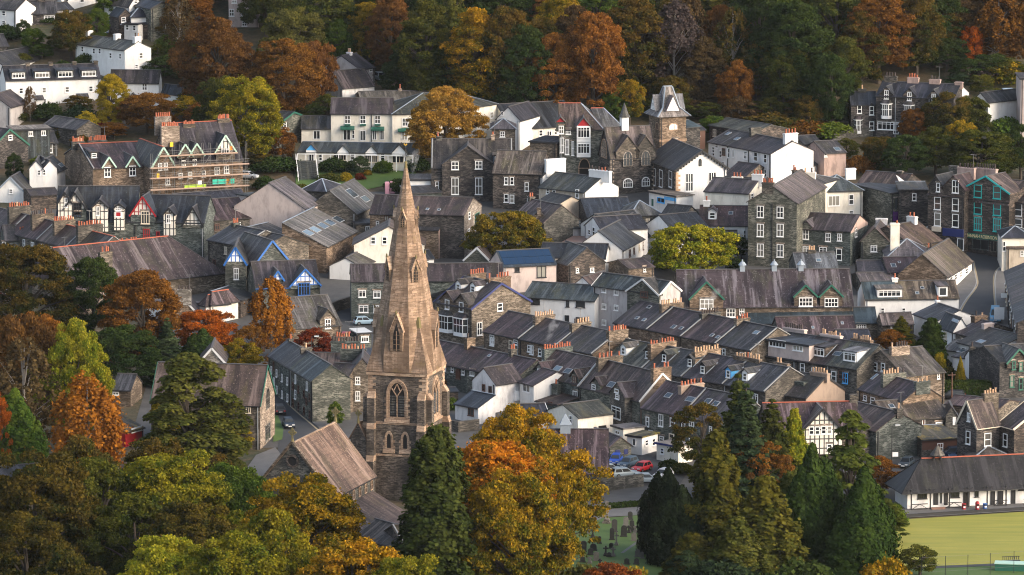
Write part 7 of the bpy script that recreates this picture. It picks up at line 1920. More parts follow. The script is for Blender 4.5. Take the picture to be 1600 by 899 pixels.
# ---------------------------------------------------------------- scaffolding on the stone building
so_=empty('scaffolding',h2 .mat.translation,math.atan2(h2 .u.y,h2 .u.x),'pipe scaffolding with four timber decks along the front of the large stone building','scaffolding')
y0,y1=-h2 .W/2-1.9,-h2 .W/2-0.8
x0=hit_plane(h2,238,270,(0,y0,0),(0,-1,0))[0].x;x1=hit_plane(h2,386,270,(0,y0,0),(0,-1,0))[0].x
lev=[hit_plane(h2,325,r_,(0,y0,0),(0,-1,0))[0].z for r_ in(294,276,260,242)]
nst=14
for i in range(nst):
 x_=x0+(x1-x0)*i/(nst-1);b=MB()
 for y_ in(y0,y1):b.frustum(x_,y_,0,.04,lev[3]+(2.2 if i>2 else 0.6),.04,6)
 b.bar((x_,y0,lev[1]),(x_,y1,lev[1]),.06,.06)
 b.build('standard','steel',so_)
for i,z in enumerate(lev):
 a_=x0 if i<3 else x0+(x1-x0)*0.1;c_=x1 if i<3 else x0+(x1-x0)*0.88
 b=MB();b.box(a_-.4,c_+.4,y0-0.15,y1+.1,z,z+0.1);b.box(a_-.4,c_+.4,y0-.2,y0-.16,z+.1,z+.28);b.build('deck','plank',so_)
 b=MB()
 for dz in(0.65,1.1):b.bar((a_-.5,y0,z+dz),(c_+.5,y0,z+dz),.055,.055)
 b.build('guard_rail','steel',so_)
b=MB()
for i in range(0,nst-3,3):
 xa,xb=x0+(x1-x0)*i/(nst-1),x0+(x1-x0)*(i+2)/(nst-1)
 for z_a,z_b in((0.2,lev[1]),(lev[1],lev[3])):b.bar((xa,y0-.08,z_a),(xb,y0-.08,z_b),.06,.06)
b.build('braces','steel',so_)
for px,py,w_,h_,m_ in((247,275,4,9,'paint_yellow'),(357,284,7,9,'paint_orange'),(268,226,5,7,'paint_yellow'),(361,232,5,6,'paint_orange'),(349,284,34,8,'plastic_green'),(305,291,34,5,'paint_lime'),(312,286,6,7,'paint_white')):
 q,_=hit_plane(h2,px,py,(0,y0+0.2,0),(0,-1,0));k=px_m(h2,q,(1,0,0))[0];v_=px_m(h2,q,(0,0,1))[1]
 b=MB();b.box(q.x-w_/2/k,q.x+w_/2/k,y0+0.12,y0+0.2,q.z-h_/2/v_,q.z+h_/2/v_);b.build('sheet',m_,so_)
# ---------------------------------------------------------------- vehicles
CARC={}
def paint(c):
 k='car_%.2f_%.2f_%.2f'%c
 if k not in MATS:
  m,nt,b,o=new_mat(k);b.inputs['Base Color'].default_value=rgba(c);b.inputs['Roughness'].default_value=0.38;b.inputs['Coat Weight'].default_value=0.2
 return k
def car(label,px,py,yaw,col,kind='hatch',cat='car',group=None,lift=0.1):
 """yaw = heading in degrees, 0 = driving to the right, -90 = towards the viewer"""
 L,W,Hh={'hatch':(4.0,1.75,1.48),'estate':(4.5,1.8,1.5),'suv':(4.6,1.9,1.78),'van':(5.2,2.0,2.4)}[kind]
 p=pt(px,py)
 o=empty('parked_car' if kind!='van' else 'parked_van',(p.x,p.y,gz(p.y)+lift),math.radians(yaw),label,cat,group)
 key=(kind,col)
 if key not in CARC:
  x,y=L/2,W/2
  sec=lambda z,xa,xb,w:[(xa,-w,z),(xb,-w,z),(xb,w,z),(xa,w,z)]
  zb=Hh*0.56 if kind!='van' else Hh*0.46
  bd=MB()
  S=[sec(0.22,-x+.12,x-.15,y-.1),sec(0.42,-x,x,y-.02),sec(zb*.82,-x+.03,x-.08,y),sec(zb,-x+.1,x-(.55 if kind!='van' else.25),y-.06)]
  for a,c in zip(S,S[1:]):
   for k in range(4):bd.poly([a[k],a[(k+1)%4],c[(k+1)%4],c[k]])
  bd.poly(S[0][::-1]);bd.poly(S[-1])
  xr={'hatch':(-x+.15,-x+.55,.25,x-1.0),'estate':(-x+.12,-x+.4,.3,x-1.15),'suv':(-x+.1,-x+.3,.45,x-1.05),'van':(-x+.08,-x+.12,x-1.5,x-.45)}[kind]
  cb=[(xr[0],-y+.08,zb),(xr[3],-y+.08,zb),(xr[3],y-.08,zb),(xr[0],y-.08,zb)]
  ct=[(xr[1],-y+.28,Hh-.04),(xr[2],-y+.28,Hh-.04),(xr[2],y-.28,Hh-.04),(xr[1],y-.28,Hh-.04)]
  bd.hexa(cb,ct)
  bd.hexa(ct,[(a*.94,c*.9,Hh) for a,c,d in ct])
  g=MB()
  def lerp(a,c,t):return tuple(a[i]+(c[i]-a[i])*t for i in range(3))
  for k in range(4):
   a,c,d,e=cb[k],cb[(k+1)%4],ct[(k+1)%4],ct[k]
   n=(Vector(c)-Vector(a)).cross(Vector(e)-Vector(a)).normalized()*0.015
   spans=[(0.06,0.94)] if k in(1,3) else([(0.07,0.46),(0.5,0.93)] if kind!='van' else[(0.72,0.95)] if k==0 else[(0.05,0.28)])
   if kind=='van' and k==3:continue
   for s0,s1 in spans:
    q=[lerp(lerp(a,c,s),lerp(e,d,s),t) for s,t in((s0,.12),(s1,.12),(s1,.88),(s0,.88))]
    g.poly([Vector(v)+n for v in q])
  wh,rim=MB(),MB()
  wh.v,wh.f,wh.m=[],[],[]
  ang=[2*math.pi*k/14 for k in range(14)]
  wh.hexa([(0.33*math.cos(a),0.10,0.33*math.sin(a)) for a in ang],[(0.33*math.cos(a),-0.10,0.33*math.sin(a)) for a in ang])
  rim.poly([(0.2*math.cos(a),-0.105,0.2*math.sin(a)) for a in ang]);rim.poly([(0.2*math.cos(a),0.105,0.2*math.sin(a)) for a in reversed(ang)])
  hl,tl,pl=MB(),MB(),MB()
  hl.box(-.22,.22,-.02,.02,-.09,.09);tl.box(-.16,.16,-.02,.02,-.12,.12);pl.box(-.27,.27,-.02,.02,-.07,.07)
  CARC[key]=(bd.mesh('body',[paint(col)]),g.mesh('windows',['car_glass']),wh.mesh('wheel',['rubber']),rim.mesh('rim',['steel']),hl.mesh('headlight',['lead_pale']),tl.mesh('tail_light',['paint_red']),pl.mesh('number_plate',['paint_white']),zb)
 bm_,gm_,wm_,rm_,hm_,tm_,pm_,zb=CARC[key]
 link('body',bm_,o);link('windows',gm_,o)
 for sx in(-1,1):
  for sy in(-1,1):
   w=link('wheel',wm_,o,(sx*L*0.31,sy*(W/2-0.09),0.33));link('rim',rm_,w)
 for sy in(-1,1):
  link('headlight',hm_,o,(L/2-0.035,sy*(W/2-.35),zb*.78),math.pi/2)
  link('tail_light',tm_,o,(-L/2+0.0,sy*(W/2-.25),zb*.8),math.pi/2)
 link('number_plate',pm_,o,(L/2+.0,0,.42),math.pi/2);link('number_plate',pm_,o,(-L/2-.0,0,.5),math.pi/2)
 return o
car('dark blue car driving towards the viewer on the church street',451,668,-80,(0.012,0.02,0.035),'hatch')
car('black car parked behind the dark blue one, showing its tail lights',436,646,100,(0.01,0.01,0.012),'estate')
GC='cars in the car park beside the purple roofed hall'
car('bright blue car in the back row of the small car park',962,725,-100,(0.01,0.07,0.42),'hatch',group=GC)
car('dark grey car between the blue and the red one in the small car park',981,730,-118,(0.05,0.085,0.12),'estate',group=GC)
car('bright red car parked in the small car park',1003,737,-122,(0.55,0.012,0.02),'hatch',group=GC)
car('silver car in the front row of the small car park',976,746,22,(0.24,0.30,0.34),'estate',group=GC)
car('pale silver car half hidden behind the hall roof in the small car park',954,740,15,(0.36,0.42,0.46),'hatch',group=GC)
car('white car behind the churchyard wall, right of the silver car',1036,748,-120,(0.6,0.6,0.6),'hatch',group=GC)
car('grey blue car behind the churchyard wall below the red one',1011,755,8,(0.25,0.3,0.34),'estate',group=GC)
car('red car parked among the chimney pots left of the spire',551,533,5,(0.45,0.03,0.05),'estate')
car('pale blue car at the junction above the upper car park, left of the spire',570,508,15,(0.30,0.42,0.50),'hatch')
car('black car in front of the clipped hedge beside the telegraph pole',1487,624,175,(0.01,0.012,0.015),'estate')
car('dark blue four by four on the road behind the pavilion',1487,716,190,(0.015,0.03,0.055),'suv')
car('mid blue car right of the dark four by four behind the pavilion',1502,719,185,(0.05,0.11,0.2),'hatch')
car('dark car at the road corner beside the pavilion hip',1416,730,-110,(0.02,0.03,0.04),'hatch')
car('white van parked outside the stone shops at the head of the street',1476,385,-40,(0.62,0.62,0.61),'van','van')
car('second white van in front of the left stone shop',1466,376,-35,(0.58,0.58,0.58),'van','van')
car('pale blue van at the foot of the main street beside the scaffold poles',1555,502,-95,(0.12,0.32,0.5),'van','van')
car('dark four by four parked at the top left above the white farmhouse',172,39,-60,(0.02,0.035,0.05),'suv')
car('blue car below the dark four by four at the top left',160,53,-70,(0.03,0.08,0.2),'hatch')
car('silver car in the drive under the wood, right of the dark gabled house',595,127,-75,(0.3,0.33,0.35),'suv')
car('dark car in shadow in front of the dark gabled house under the wood',565,142,175,(0.012,0.014,0.02),'hatch')
car('light car parked at the right end of the scaffolded building',388,280,-20,(0.35,0.38,0.42),'hatch')
car('pale car on the right hillside behind the clipped hedge',1580,150,10,(0.3,0.4,0.5),'estate')
# ---------------------------------------------------------------- a person on the pavement
def person(label,px,py,yaw):
 J=dict(pelvis=(0,0,.95),spine=(0,.01,1.2),chest=(0,0,1.38),neck=(0,-.01,1.5),head=(0,-.03,1.6),crown=(0,-.02,1.71),lhip=(.1,0,.9),lknee=(.12,-.1,.5),lank=(.12,.02,.09),ltoe=(.13,-.16,.04),rhip=(-.1,0,.9),rknee=(-.11,.05,.5),rank=(-.11,.22,.1),rtoe=(-.12,.06,.04),lsh=(.2,0,1.42),lel=(.26,.08,1.14),lwr=(.24,-.06,.92),lha=(.23,-.09,.84),rsh=(-.2,0,1.42),rel=(-.26,-.04,1.14),rwr=(-.24,-.2,.95),rha=(-.23,-.24,.88))
 R=dict(pelvis=.15,spine=.13,chest=.155,neck=.06,head=.1,crown=.07,lhip=.1,lknee=.07,lank=.05,ltoe=.045,rhip=.1,rknee=.07,rank=.05,rtoe=.045,lsh=.075,lel=.055,lwr=.042,lha=.04,rsh=.075,rel=.055,rwr=.042,rha=.04)
 Ed=['pelvis spine','spine chest','chest neck','neck head','head crown','pelvis lhip','lhip lknee','lknee lank','lank ltoe','pelvis rhip','rhip rknee','rknee rank','rank rtoe','chest lsh','lsh lel','lel lwr','lwr lha','chest rsh','rsh rel','rel rwr','rwr rha']
 ks=list(J)
 me=bpy.data.meshes.new('body');me.from_pydata([J[k] for k in ks],[(ks.index(a),ks.index(c)) for a,c in(e.split() for e in Ed)],[]);me.update()
 t=bpy.data.objects.new('tmp',me);COL.objects.link(t)
 m1=t.modifiers.new('skin','SKIN');m2=t.modifiers.new('sub','SUBSURF');m2 .levels=1
 for i,k in enumerate(ks):me.skin_vertices[0].data[i].radius=(R[k],R[k]*.8)
 me.skin_vertices[0].data[0].use_root=True
 dg=bpy.context.evaluated_depsgraph_get();nm=bpy.data.meshes.new_from_object(t.evaluated_get(dg))
 bpy.data.objects.remove(t)
 nm.materials.clear()
 plain_mat('skin',(0.45,0.26,0.19),0.6);plain_mat('jacket',(0.025,0.05,0.11),0.8);plain_mat('trousers',(0.02,0.022,0.03),0.8);plain_mat('hair',(0.03,0.02,0.015),0.8)
 for m in('jacket','trousers','skin'):nm.materials.append(M(m))
 for f in nm.polygons:
  c=f.center;f.material_index=2 if(c.z>1.5 or(abs(c.x)>.19 and c.z<.93)) else 1 if c.z<.93 else 0
  f.use_smooth=True
 p=pt(px,py)
 o=empty('person',(p.x,p.y,gz(p.y)+0.17),yaw,label,'person')
 link('body',nm,o)
 b=MB();b.frustum(0,0.0,1.66,.1,1.72,.105,10);b.frustum(0,0,1.72,.105,1.79,.05,10);b.build('hair','hair',o)
person('person in a navy jacket walking on the pavement by the stone cottages',487,650,0.35)
# ---------------------------------------------------------------- churchyard
GG='gravestones in the churchyard'
def grave(px,py,w,hh,kind):
 p=pt(px,py);s=scale_at(p);w,hh=max(w/s,.5),max(hh/s,.7)
 mat=random.choice(['grave_stone','grave_stone','grave_stone','grave_pale'])
 b=MB()
 if kind=='s':
  n=8;out=[(-w/2,0),(w/2,0)]+[(w/2*math.cos(math.pi*k/n),hh-w*.4+w*.4*math.sin(math.pi*k/n)) for k in range(n+1)]
  f=[(x_,-.09,z_) for x_,z_ in out];k2=[(x_,.09,z_) for x_,z_ in out]
  b.poly(f);b.poly(k2[::-1])
  for k in range(len(f)):j=(k+1)%len(f);b.poly([f[k],k2[k],k2[j],f[j]])
  b.box(-w/2-.1,w/2+.1,-.22,.22,-.2,.15)
  lab,nm='dark round topped gravestone standing in the churchyard grass','gravestone'
 else:
  b.box(-.12,.12,-.1,.1,.4,hh);b.box(-w/2,w/2,-.09,.09,hh*.68,hh*.68+.22);b.frustum(0,0,-.2,.5,.25,.42,4,rot=math.pi/4);b.frustum(0,0,.25,.34,.5,.26,4,rot=math.pi/4)
  lab,nm='stone cross on a stepped base standing in the churchyard grass','cross_gravestone'
 o=b.build(nm,mat,None,(p.x,p.y,gz(p.y)+.05),random.uniform(-.35,.15))
 o.rotation_euler[0]=random.uniform(-.06,.06);o.rotation_euler[1]=random.uniform(-.05,.05)
 tag(o,lab,'gravestone',GG+(', round topped' if kind=='s' else ', crosses'))
for x_,y_,w_,h_,k_ in((555,640,22,38,'s'),(535,668,24,40,'s'),(565,695,22,52,'s'),(481,698,26,58,'s'),(525,720,28,52,'s'),(550,702,20,34,'c'),(580,700,18,32,'c'),(604,705,18,34,'c'),(573,740,24,38,'s'),(490,760,24,60,'c'),(470,735,22,55,'s'),(467,775,20,26,'s'),(380,725,20,45,'c'),(355,705,24,42,'s'),(411,752,16,34,'s'),(335,790,28,50,'s'),(383,785,30,32,'s'),(369,805,24,30,'s'),(397,833,26,42,'s'),(332,840,22,30,'s'),(440,810,24,46,'c'),(475,812,24,44,'c'),(457,815,20,20,'s'),(610,790,22,40,'c'),(590,815,24,34,'s'),(612,822,16,30,'s'),(641,825,22,34,'s'),(690,825,26,36,'s'),(540,850,24,28,'s'),(585,850,22,28,'s'),(365,845,20,30,'c'),(415,860,20,36,'c'),(337,895,22,28,'s')):
 grave(800+x_/3.007,600+y_/3.007,w_/3,h_/3*1.05,k_)
p=pt(948,818);o=empty('memorial_cross',p,-.2,'tall pale memorial cross at the edge of the churchyard path','memorial');b=MB();b.box(-.2,.2,-.16,.16,0.6,3.4);b.box(-.6,.6,-.14,.14,2.4,2.75);b.build('cross','stone_pale',o);b=MB();b.box(-.6,.6,-.6,.6,-.2,.3);b.box(-.4,.4,-.4,.4,.3,.7);b.build('plinth','stone_pale',o)
# ---------------------------------------------------------------- trees
T=tree
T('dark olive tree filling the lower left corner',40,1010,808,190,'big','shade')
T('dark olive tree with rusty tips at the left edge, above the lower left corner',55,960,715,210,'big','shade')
T('dark green tree with rust flecks, left of the grey slate roof in the foreground',150,930,720,170,'big','forest')
T('rust tipped tree with orange sprigs, in front of the golden birch at left',130,880,688,130,'round','oliverust')
T('dark olive tree right of the grey slate roof in the foreground',270,920,712,190,'big','mossgold')
T('rust brown tree between the pine and the foreground, above the dark olive one',250,860,688,120,'open','oliverust')
T('rusty bush topped tree under the right side of the pine',340,850,714,90,'round','oliverust')
T('fresh green tree left of the church gable',356,880,728,120,'round','green')
T('dark tree in the hollow of the foreground, below the grey slate roof',210,960,775,170,'big','forest')
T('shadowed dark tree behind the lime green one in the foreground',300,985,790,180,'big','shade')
T('lime green tree at the bottom edge, left of centre',262,1040,842,180,'big','lime',var=1)
T('mossy green tree at the bottom edge, between the lime green and the golden ones',370,1050,838,200,'big','mossgold')
T('low olive tree at the bottom edge, right of the lower left corner',110,1060,868,150,'round','shade')
T('broad golden orange tree in front of the church gable',470,955,750,190,'big','goldgreen')
T('gold tree at the bottom edge, in front of the broad golden orange tree',430,1030,800,150,'big','mossgold')
T('green and gold tree at the bottom edge below the church aisle',560,1060,848,200,'big','gold')
T('olive tree at the bottom edge below the tall dark conifer',640,1080,872,140,'big','mossgold')
T('tall dark conifer standing against the church tower',683,965,675,112,'redwood','fir')
T('tall orange and green beech right of the dark conifer',775,935,694,165,'tall','orange',var=0)
T('lower orange tree in front of the tall orange beech',800,960,745,150,'big','goldgreen',var=2)
T('wide gold and green tree behind the tall orange beech',810,880,640,170,'big','gold',var=1)
T('gold and olive tree leaning over the churchyard',868,895,682,138,'open','gold')
T('olive gold tree at the churchyard edge, below the leaning one',872,940,735,80,'open','goldgreen')
T('red leaved small tree at the bottom edge under the gravestones',958,955,884,92,'small','scarlet')
T('yellow shrub at the bottom edge below the red leaved tree',985,940,888,70,'bush','yellow')
T('pale olive shrub at the bottom edge left of the red leaved tree',905,935,884,60,'bush','paleolive')
T('dark yew tree right of the gravestones',1043,868,738,76,'yew','yew')
T('second dark yew tree leaning over the gravestones',1066,882,765,80,'yew','yew')
T('broad green gold conifer behind the yews',1118,880,682,112,'goldcon','goldcon')
T('second green gold conifer, lower and right of the first',1195,910,750,120,'goldcon','goldcon')
T('golden bushy conifer at the bottom edge in front of the yews',1082,920,836,88,'goldcon','goldcon')
T('blue green young conifer in front of the golden bushy one',1075,925,862,60,'small','bluegreen')
T('tall dark cypress with a doubled tip, left of the two cypresses',1268,890,706,84,'cypress','cypress',rot=0.0,var=0)
T('tall dark cypress with a doubled tip, right of the two cypresses',1348,900,736,96,'cypress','cypress',rot=1.0,var=1)
T('low green conifer at the foot of the right cypress',1312,905,822,70,'goldcon','cypress')
T('flat branched cedar behind the dark cypresses',1328,850,644,108,'cedar','cedar')
T('dark fir with a blue tinge behind the green gold conifers',1165,800,612,95,'fir','bluegreen')
T('tall pointed dark fir above the terrace, right of the autumn tree',1152,780,590,80,'fir','fir')
T('dark fir beside the half-timbered house',1205,790,632,86,'fir','fir')
T('bright yellow green narrow conifer left of the half-timbered house',1240,760,642,46,'goldcon','lime')
T('orange beech between the green gold conifer and the half-timbered house',1190,800,682,80,'open','rust')
T('rust and green tree in front of the dark green terraced houses',1095,750,632,82,'open','oliverust')
T('small pine at the bottom edge beside the bowling green',1437,900,852,56,'small','pine')
T('bronze bushy shrub at the bottom edge left of the small pine',1385,925,874,60,'bush','gold')
T('dark shrubs at the bottom edge below the green gold conifers',1130,950,882,120,'bush','yew')
T('dark shrub at the bottom edge under the left cypress',1250,945,880,110,'bush','dkgreen')
T('orange leaved shrub behind the pavilion hip',1375,770,714,60,'small','rust')
T('small spindly conifer branch tree at the corner of the bowling green',1385,850,780,60,'cedar','cedar')
T('round green shrub by the pavilion corner',1393,822,788,40,'bush','green')
T('olive green conifer between the green gold conifer and the left cypress',1232,880,745,84,'goldcon','cedar')
T('low olive conifer in front of the two green gold conifers',1152,925,812,100,'goldcon','pine')
T('rust leaved branches showing among the green gold conifers',1150,800,690,56,'open','rust')
T('large green and rust tree left of the long purple hall',45,560,385,150,'big','oliverust')
T('dark green tree in front of the long purple hall, leftmost of the two tall ones',148,560,405,78,'tall','dkgreen')
T('russet brown tree in front of the long purple hall',222,590,425,105,'tall','rust')
T('orange topped tree at the left edge',35,690,495,110,'round','russet')
T('flame orange tree behind the brown one at the left edge',60,640,492,90,'round','rust')
T('dark brown bare limbed tree at the left edge',40,730,530,100,'thin','brown')
T('bright lime and yellow tree at left',118,705,503,112,'big','lime',var=0)
T('golden orange birch at left',137,780,588,100,'birch','birch',var=0)
T('pale green conifer like tree at the left edge',25,745,612,84,'cypress','green')
T('orange sprig tree at the extreme left edge',-4,760,612,40,'open','flame')
T('wide dark pine in front of the church school',298,760,555,172,'pine','pine',var=1)
T('small gold tree behind the pine beside the school',270,700,616,60,'small','yellow')
T('yellow leaved shrub at the right foot of the pine',374,705,664,40,'small','yellow')
T('orange tree below the brown stone gable',322,560,486,88,'round','flame')
T('drooping dark cypress in front of the orange tree',318,590,516,60,'cypress','dkgreen')
T('slim golden birch beside the blue trimmed house',424,560,436,62,'birch','birch',var=1)
T('low orange tree at the foot of the slim golden birch',395,590,510,60,'open','rust')
T('green shrub tree left of the topmost church street cottage',375,600,530,60,'round','goldgreen')
T('bluish fir in the shade below the russet tree',262,600,500,60,'fir','bluegreen')
T('dark understorey tree below the large green and rust tree',190,610,512,110,'round','dkgreen')
T('red maple in front of the swept roof cottage',490,562,514,60,'small','red')
T('dark green tree under the leftmost trees',95,640,520,80,'round','dkgreen')
T('round olive and yellow tree in the middle of the town',797,415,332,112,'dome','olivegold',var=0)
T('large lime green tree in the middle of the town',1078,430,353,122,'dome','lime',var=2)
T('orange tree in front of the cream hotel',697,262,138,112,'big','tan',var=1)
T('green and gold conifer in front of the pale roofed cottage',1408,540,496,44,'fir','goldcon')
T('dark pointed conifer above the clipped hedge',1455,575,499,46,'redwood','cypress')
T('orange leaved shrubs at the foot of the green and gold conifer',1392,552,516,50,'small','rust')
T('golden yellow columnar shrub beside the white cottage',1500,612,560,14,'cypress','yellow')
T('yellow shrub at the foot of the dark pointed conifer',1468,580,552,18,'bush','yellow')
T('rusty garden shrubs left of the white cottage',1480,600,574,30,'bush','oliverust')
T('ivy clad dark shrub against the tall green stone house',1158,405,372,26,'small','dkgreen')
T('small round orange shrub right of the spire',697,605,585,20,'bush','rust')
T('green climber on the wall of the brown stone house by the church',524,668,628,24,'small','green')
T('green garden shrub beside the heat pump',818,632,622,22,'bush','green')
S='trees on the upper left slope'
T('bright yellow tree in front of the white terrace',175,205,117,46,'tall','yellow',group=S)
T('rust orange tree below the plain slate roofed white house',232,210,147,80,'round','rust',group=S)
T('large russet tree right of the white farmhouse',340,175,30,116,'big','russet',group=S)
T('russet tree with a pale trunk left of the dark gabled house',445,190,64,118,'big','rust',group=S)
T('yellow green tree right of the scaffolded building',385,255,124,110,'big','yellowgreen',group=S)
T('olive tree behind the yellow green one',345,230,122,70,'round','olive',group=S)
T('red orange small tree left of the barn with the green edged gable',442,255,200,40,'small','rust',group=S)
T('brown tree behind the white cottage above the barn',492,172,66,60,'round','russet',group=S)
T('dark brown shrubby tree above the white farmhouse',112,95,18,62,'round','oliverust',group=S)
T('dark green tree beside the parked dark car',152,72,14,32,'tall','green',group=S)
T('green weeping tree at the top edge above the parked car',178,30,-20,62,'round','green',group=S)
T('round green garden tree left of the dark brown shrubby tree',53,82,45,34,'small','green',group=S)
T('dark round conifer beside the low stone cottage',37,66,31,22,'small','dkgreen',group=S)
T('green hedge shrub at the left edge above the white terrace',12,62,40,40,'bush','dkgreen',group=S)
T('small orange shrub beside the white farmhouse',114,84,58,18,'small','gold',group=S)
T('dark garden shrub in front of the white farmhouse',134,108,84,34,'bush','dkgreen',group=S)
T('pinkish bare tree between the russet tree and the olive one',362,150,102,42,'small','mauve',group=S)
T('dark green shrub right of the small white shed',300,172,140,44,'small','dkgreen',group=S)
T('yellow green shrub right of the rust orange tree',292,186,150,50,'small','goldgreen',group=S)
T('rusty shrub row above the scaffolded building',315,205,160,54,'small','rust',group=S)
T('bronze shrub in front of the white terrace',122,178,150,40,'small','oliverust',group=S)
T('dark clipped shrub below the white terrace',76,186,162,46,'bush','dkgreen',group=S)
T('bluish garden shrub beside the bright yellow tree',125,195,166,42,'bush','bluegreen',group=S)
T('spindly dark tree in front of the left end of the white terrace',47,190,136,20,'thin','brown',group=S)
T('small yellow shrub left of the rust orange tree',136,216,174,36,'small','yellow',group=S)
T('dark red shrub above the scaffolded building',155,210,188,24,'bush','red',group=S)
T('orange shrub behind the red pots of the scaffolded building',178,218,192,40,'small','rust',group=S)
T('green shrub left of the twin gabled white cottage',98,218,196,30,'bush','oliverust',group=S)
T('ivy covered shrub beside the stone house at the left edge',22,285,240,26,'small','dkgreen',group=S)
T('green shrub between the two white cottages at left',38,300,278,26,'bush','green',group=S)
T('orange leaved tree at the top edge, beside the pale pinkish house',300,60,-25,70,'round','rust',group=S)
T('brown bare tree at the top edge, right of the dark stone villa',280,90,-10,50,'thin','brown',group=S)
T('green garden shrub beside the villa',262,84,56,36,'bush','green',group=S)
T('round shrub right of the white farmhouse gable',228,112,96,24,'bush','olive',group=S)
T('dark shrubs behind the plain slate roofed white house',258,122,88,60,'small','dkgreen',group=S)
T('dark conifer hedge left of the hotel garden',428,268,246,60,'bush','dkgreen',group=S)
for px,by,ty,w_,c_,k_ in((8,96,80,30,'dkgreen','bush'),(32,100,84,30,'olive','bush'),(66,92,70,34,'green','small'),(92,76,52,34,'forest','small'),(100,112,96,34,'dkgreen','bush'),(246,92,70,30,'forest','small'),(270,112,84,44,'dkgreen','small'),(292,128,100,44,'olive','small'),(312,150,118,44,'forest','small'),(205,176,158,34,'olive','bush'),(100,192,176,34,'dkgreen','bush'),(24,190,174,34,'forest','bush'),(130,232,212,34,'oliverust','bush'),(60,258,246,24,'green','bush'),(400,240,205,46,'forest','small'),(415,222,182,50,'olive','small'),(395,205,160,50,'dkgreen','small'),(455,190,160,50,'forest','small'),(482,186,158,44,'dkgreen','small'),(330,190,150,50,'forest','small'),(260,60,36,40,'oliverust','small'),(300,96,62,50,'forest','small'),(200,52,44,20,'dkgreen','bush'),(110,44,30,30,'green','small'),(75,36,26,24,'dkgreen','bush'),(410,262,240,44,'oliverust','small')):
 T('green garden shrub among the houses of the upper left slope',px,by,ty,w_,k_,c_,cat='shrub',name='shrub',group='garden shrubs of the upper left slope')
for px,by,ty,w_,c_ in((812,642,632,18,'green'),(1120,398,384,20,'olive'),(1150,420,404,24,'dkgreen'),(1035,422,404,26,'forest'),(868,372,352,18,'dkgreen'),(764,425,408,34,'gold'),(1430,520,508,18,'olive'),(1450,612,592,24,'forest'),(1516,606,594,20,'green'),(1552,612,600,18,'red'),(706,640,622,22,'green'),(1046,735,718,26,'dkgreen'),(1068,742,724,30,'forest'),(640,415,402,20,'olive'),(1360,268,250,30,'olive'),(470,300,288,24,'forest'),(412,296,276,30,'dkgreen')):
 T('small shrub in a yard between the town roofs',px,by,ty,w_,'bush',c_,cat='shrub',name='shrub',group='yard shrubs between the town roofs')
HG='shrubs in the hotel garden'
T('dark green garden shrub below the second veranda gable',525,268,248,46,'bush','dkgreen',group=HG)
T('bluish palm like shrub in the middle of the hotel garden',562,275,245,26,'small','bluegreen',group=HG)
T('golden clipped shrub in the hotel garden',541,283,270,18,'bush','yellow',group=HG)
T('small gold shrub right of the palm like one',572,274,265,14,'bush','gold',group=HG)
T('bright red shrub above the glazed shed roof',563,282,271,14,'bush','red',group=HG)
T('round green shrub below the third veranda gable',598,270,251,26,'bush','green',group=HG)
T('olive hedge shrub beside the garden steps',515,284,271,30,'bush','olive',group=HG)
T('green shrub above the pink portable toilets',620,300,280,30,'bush','dkgreen',group=HG)
T('dark shrub under the orange tree',655,268,246,34,'bush','dkgreen',group=HG)
Wd='trees of the hillside wood'
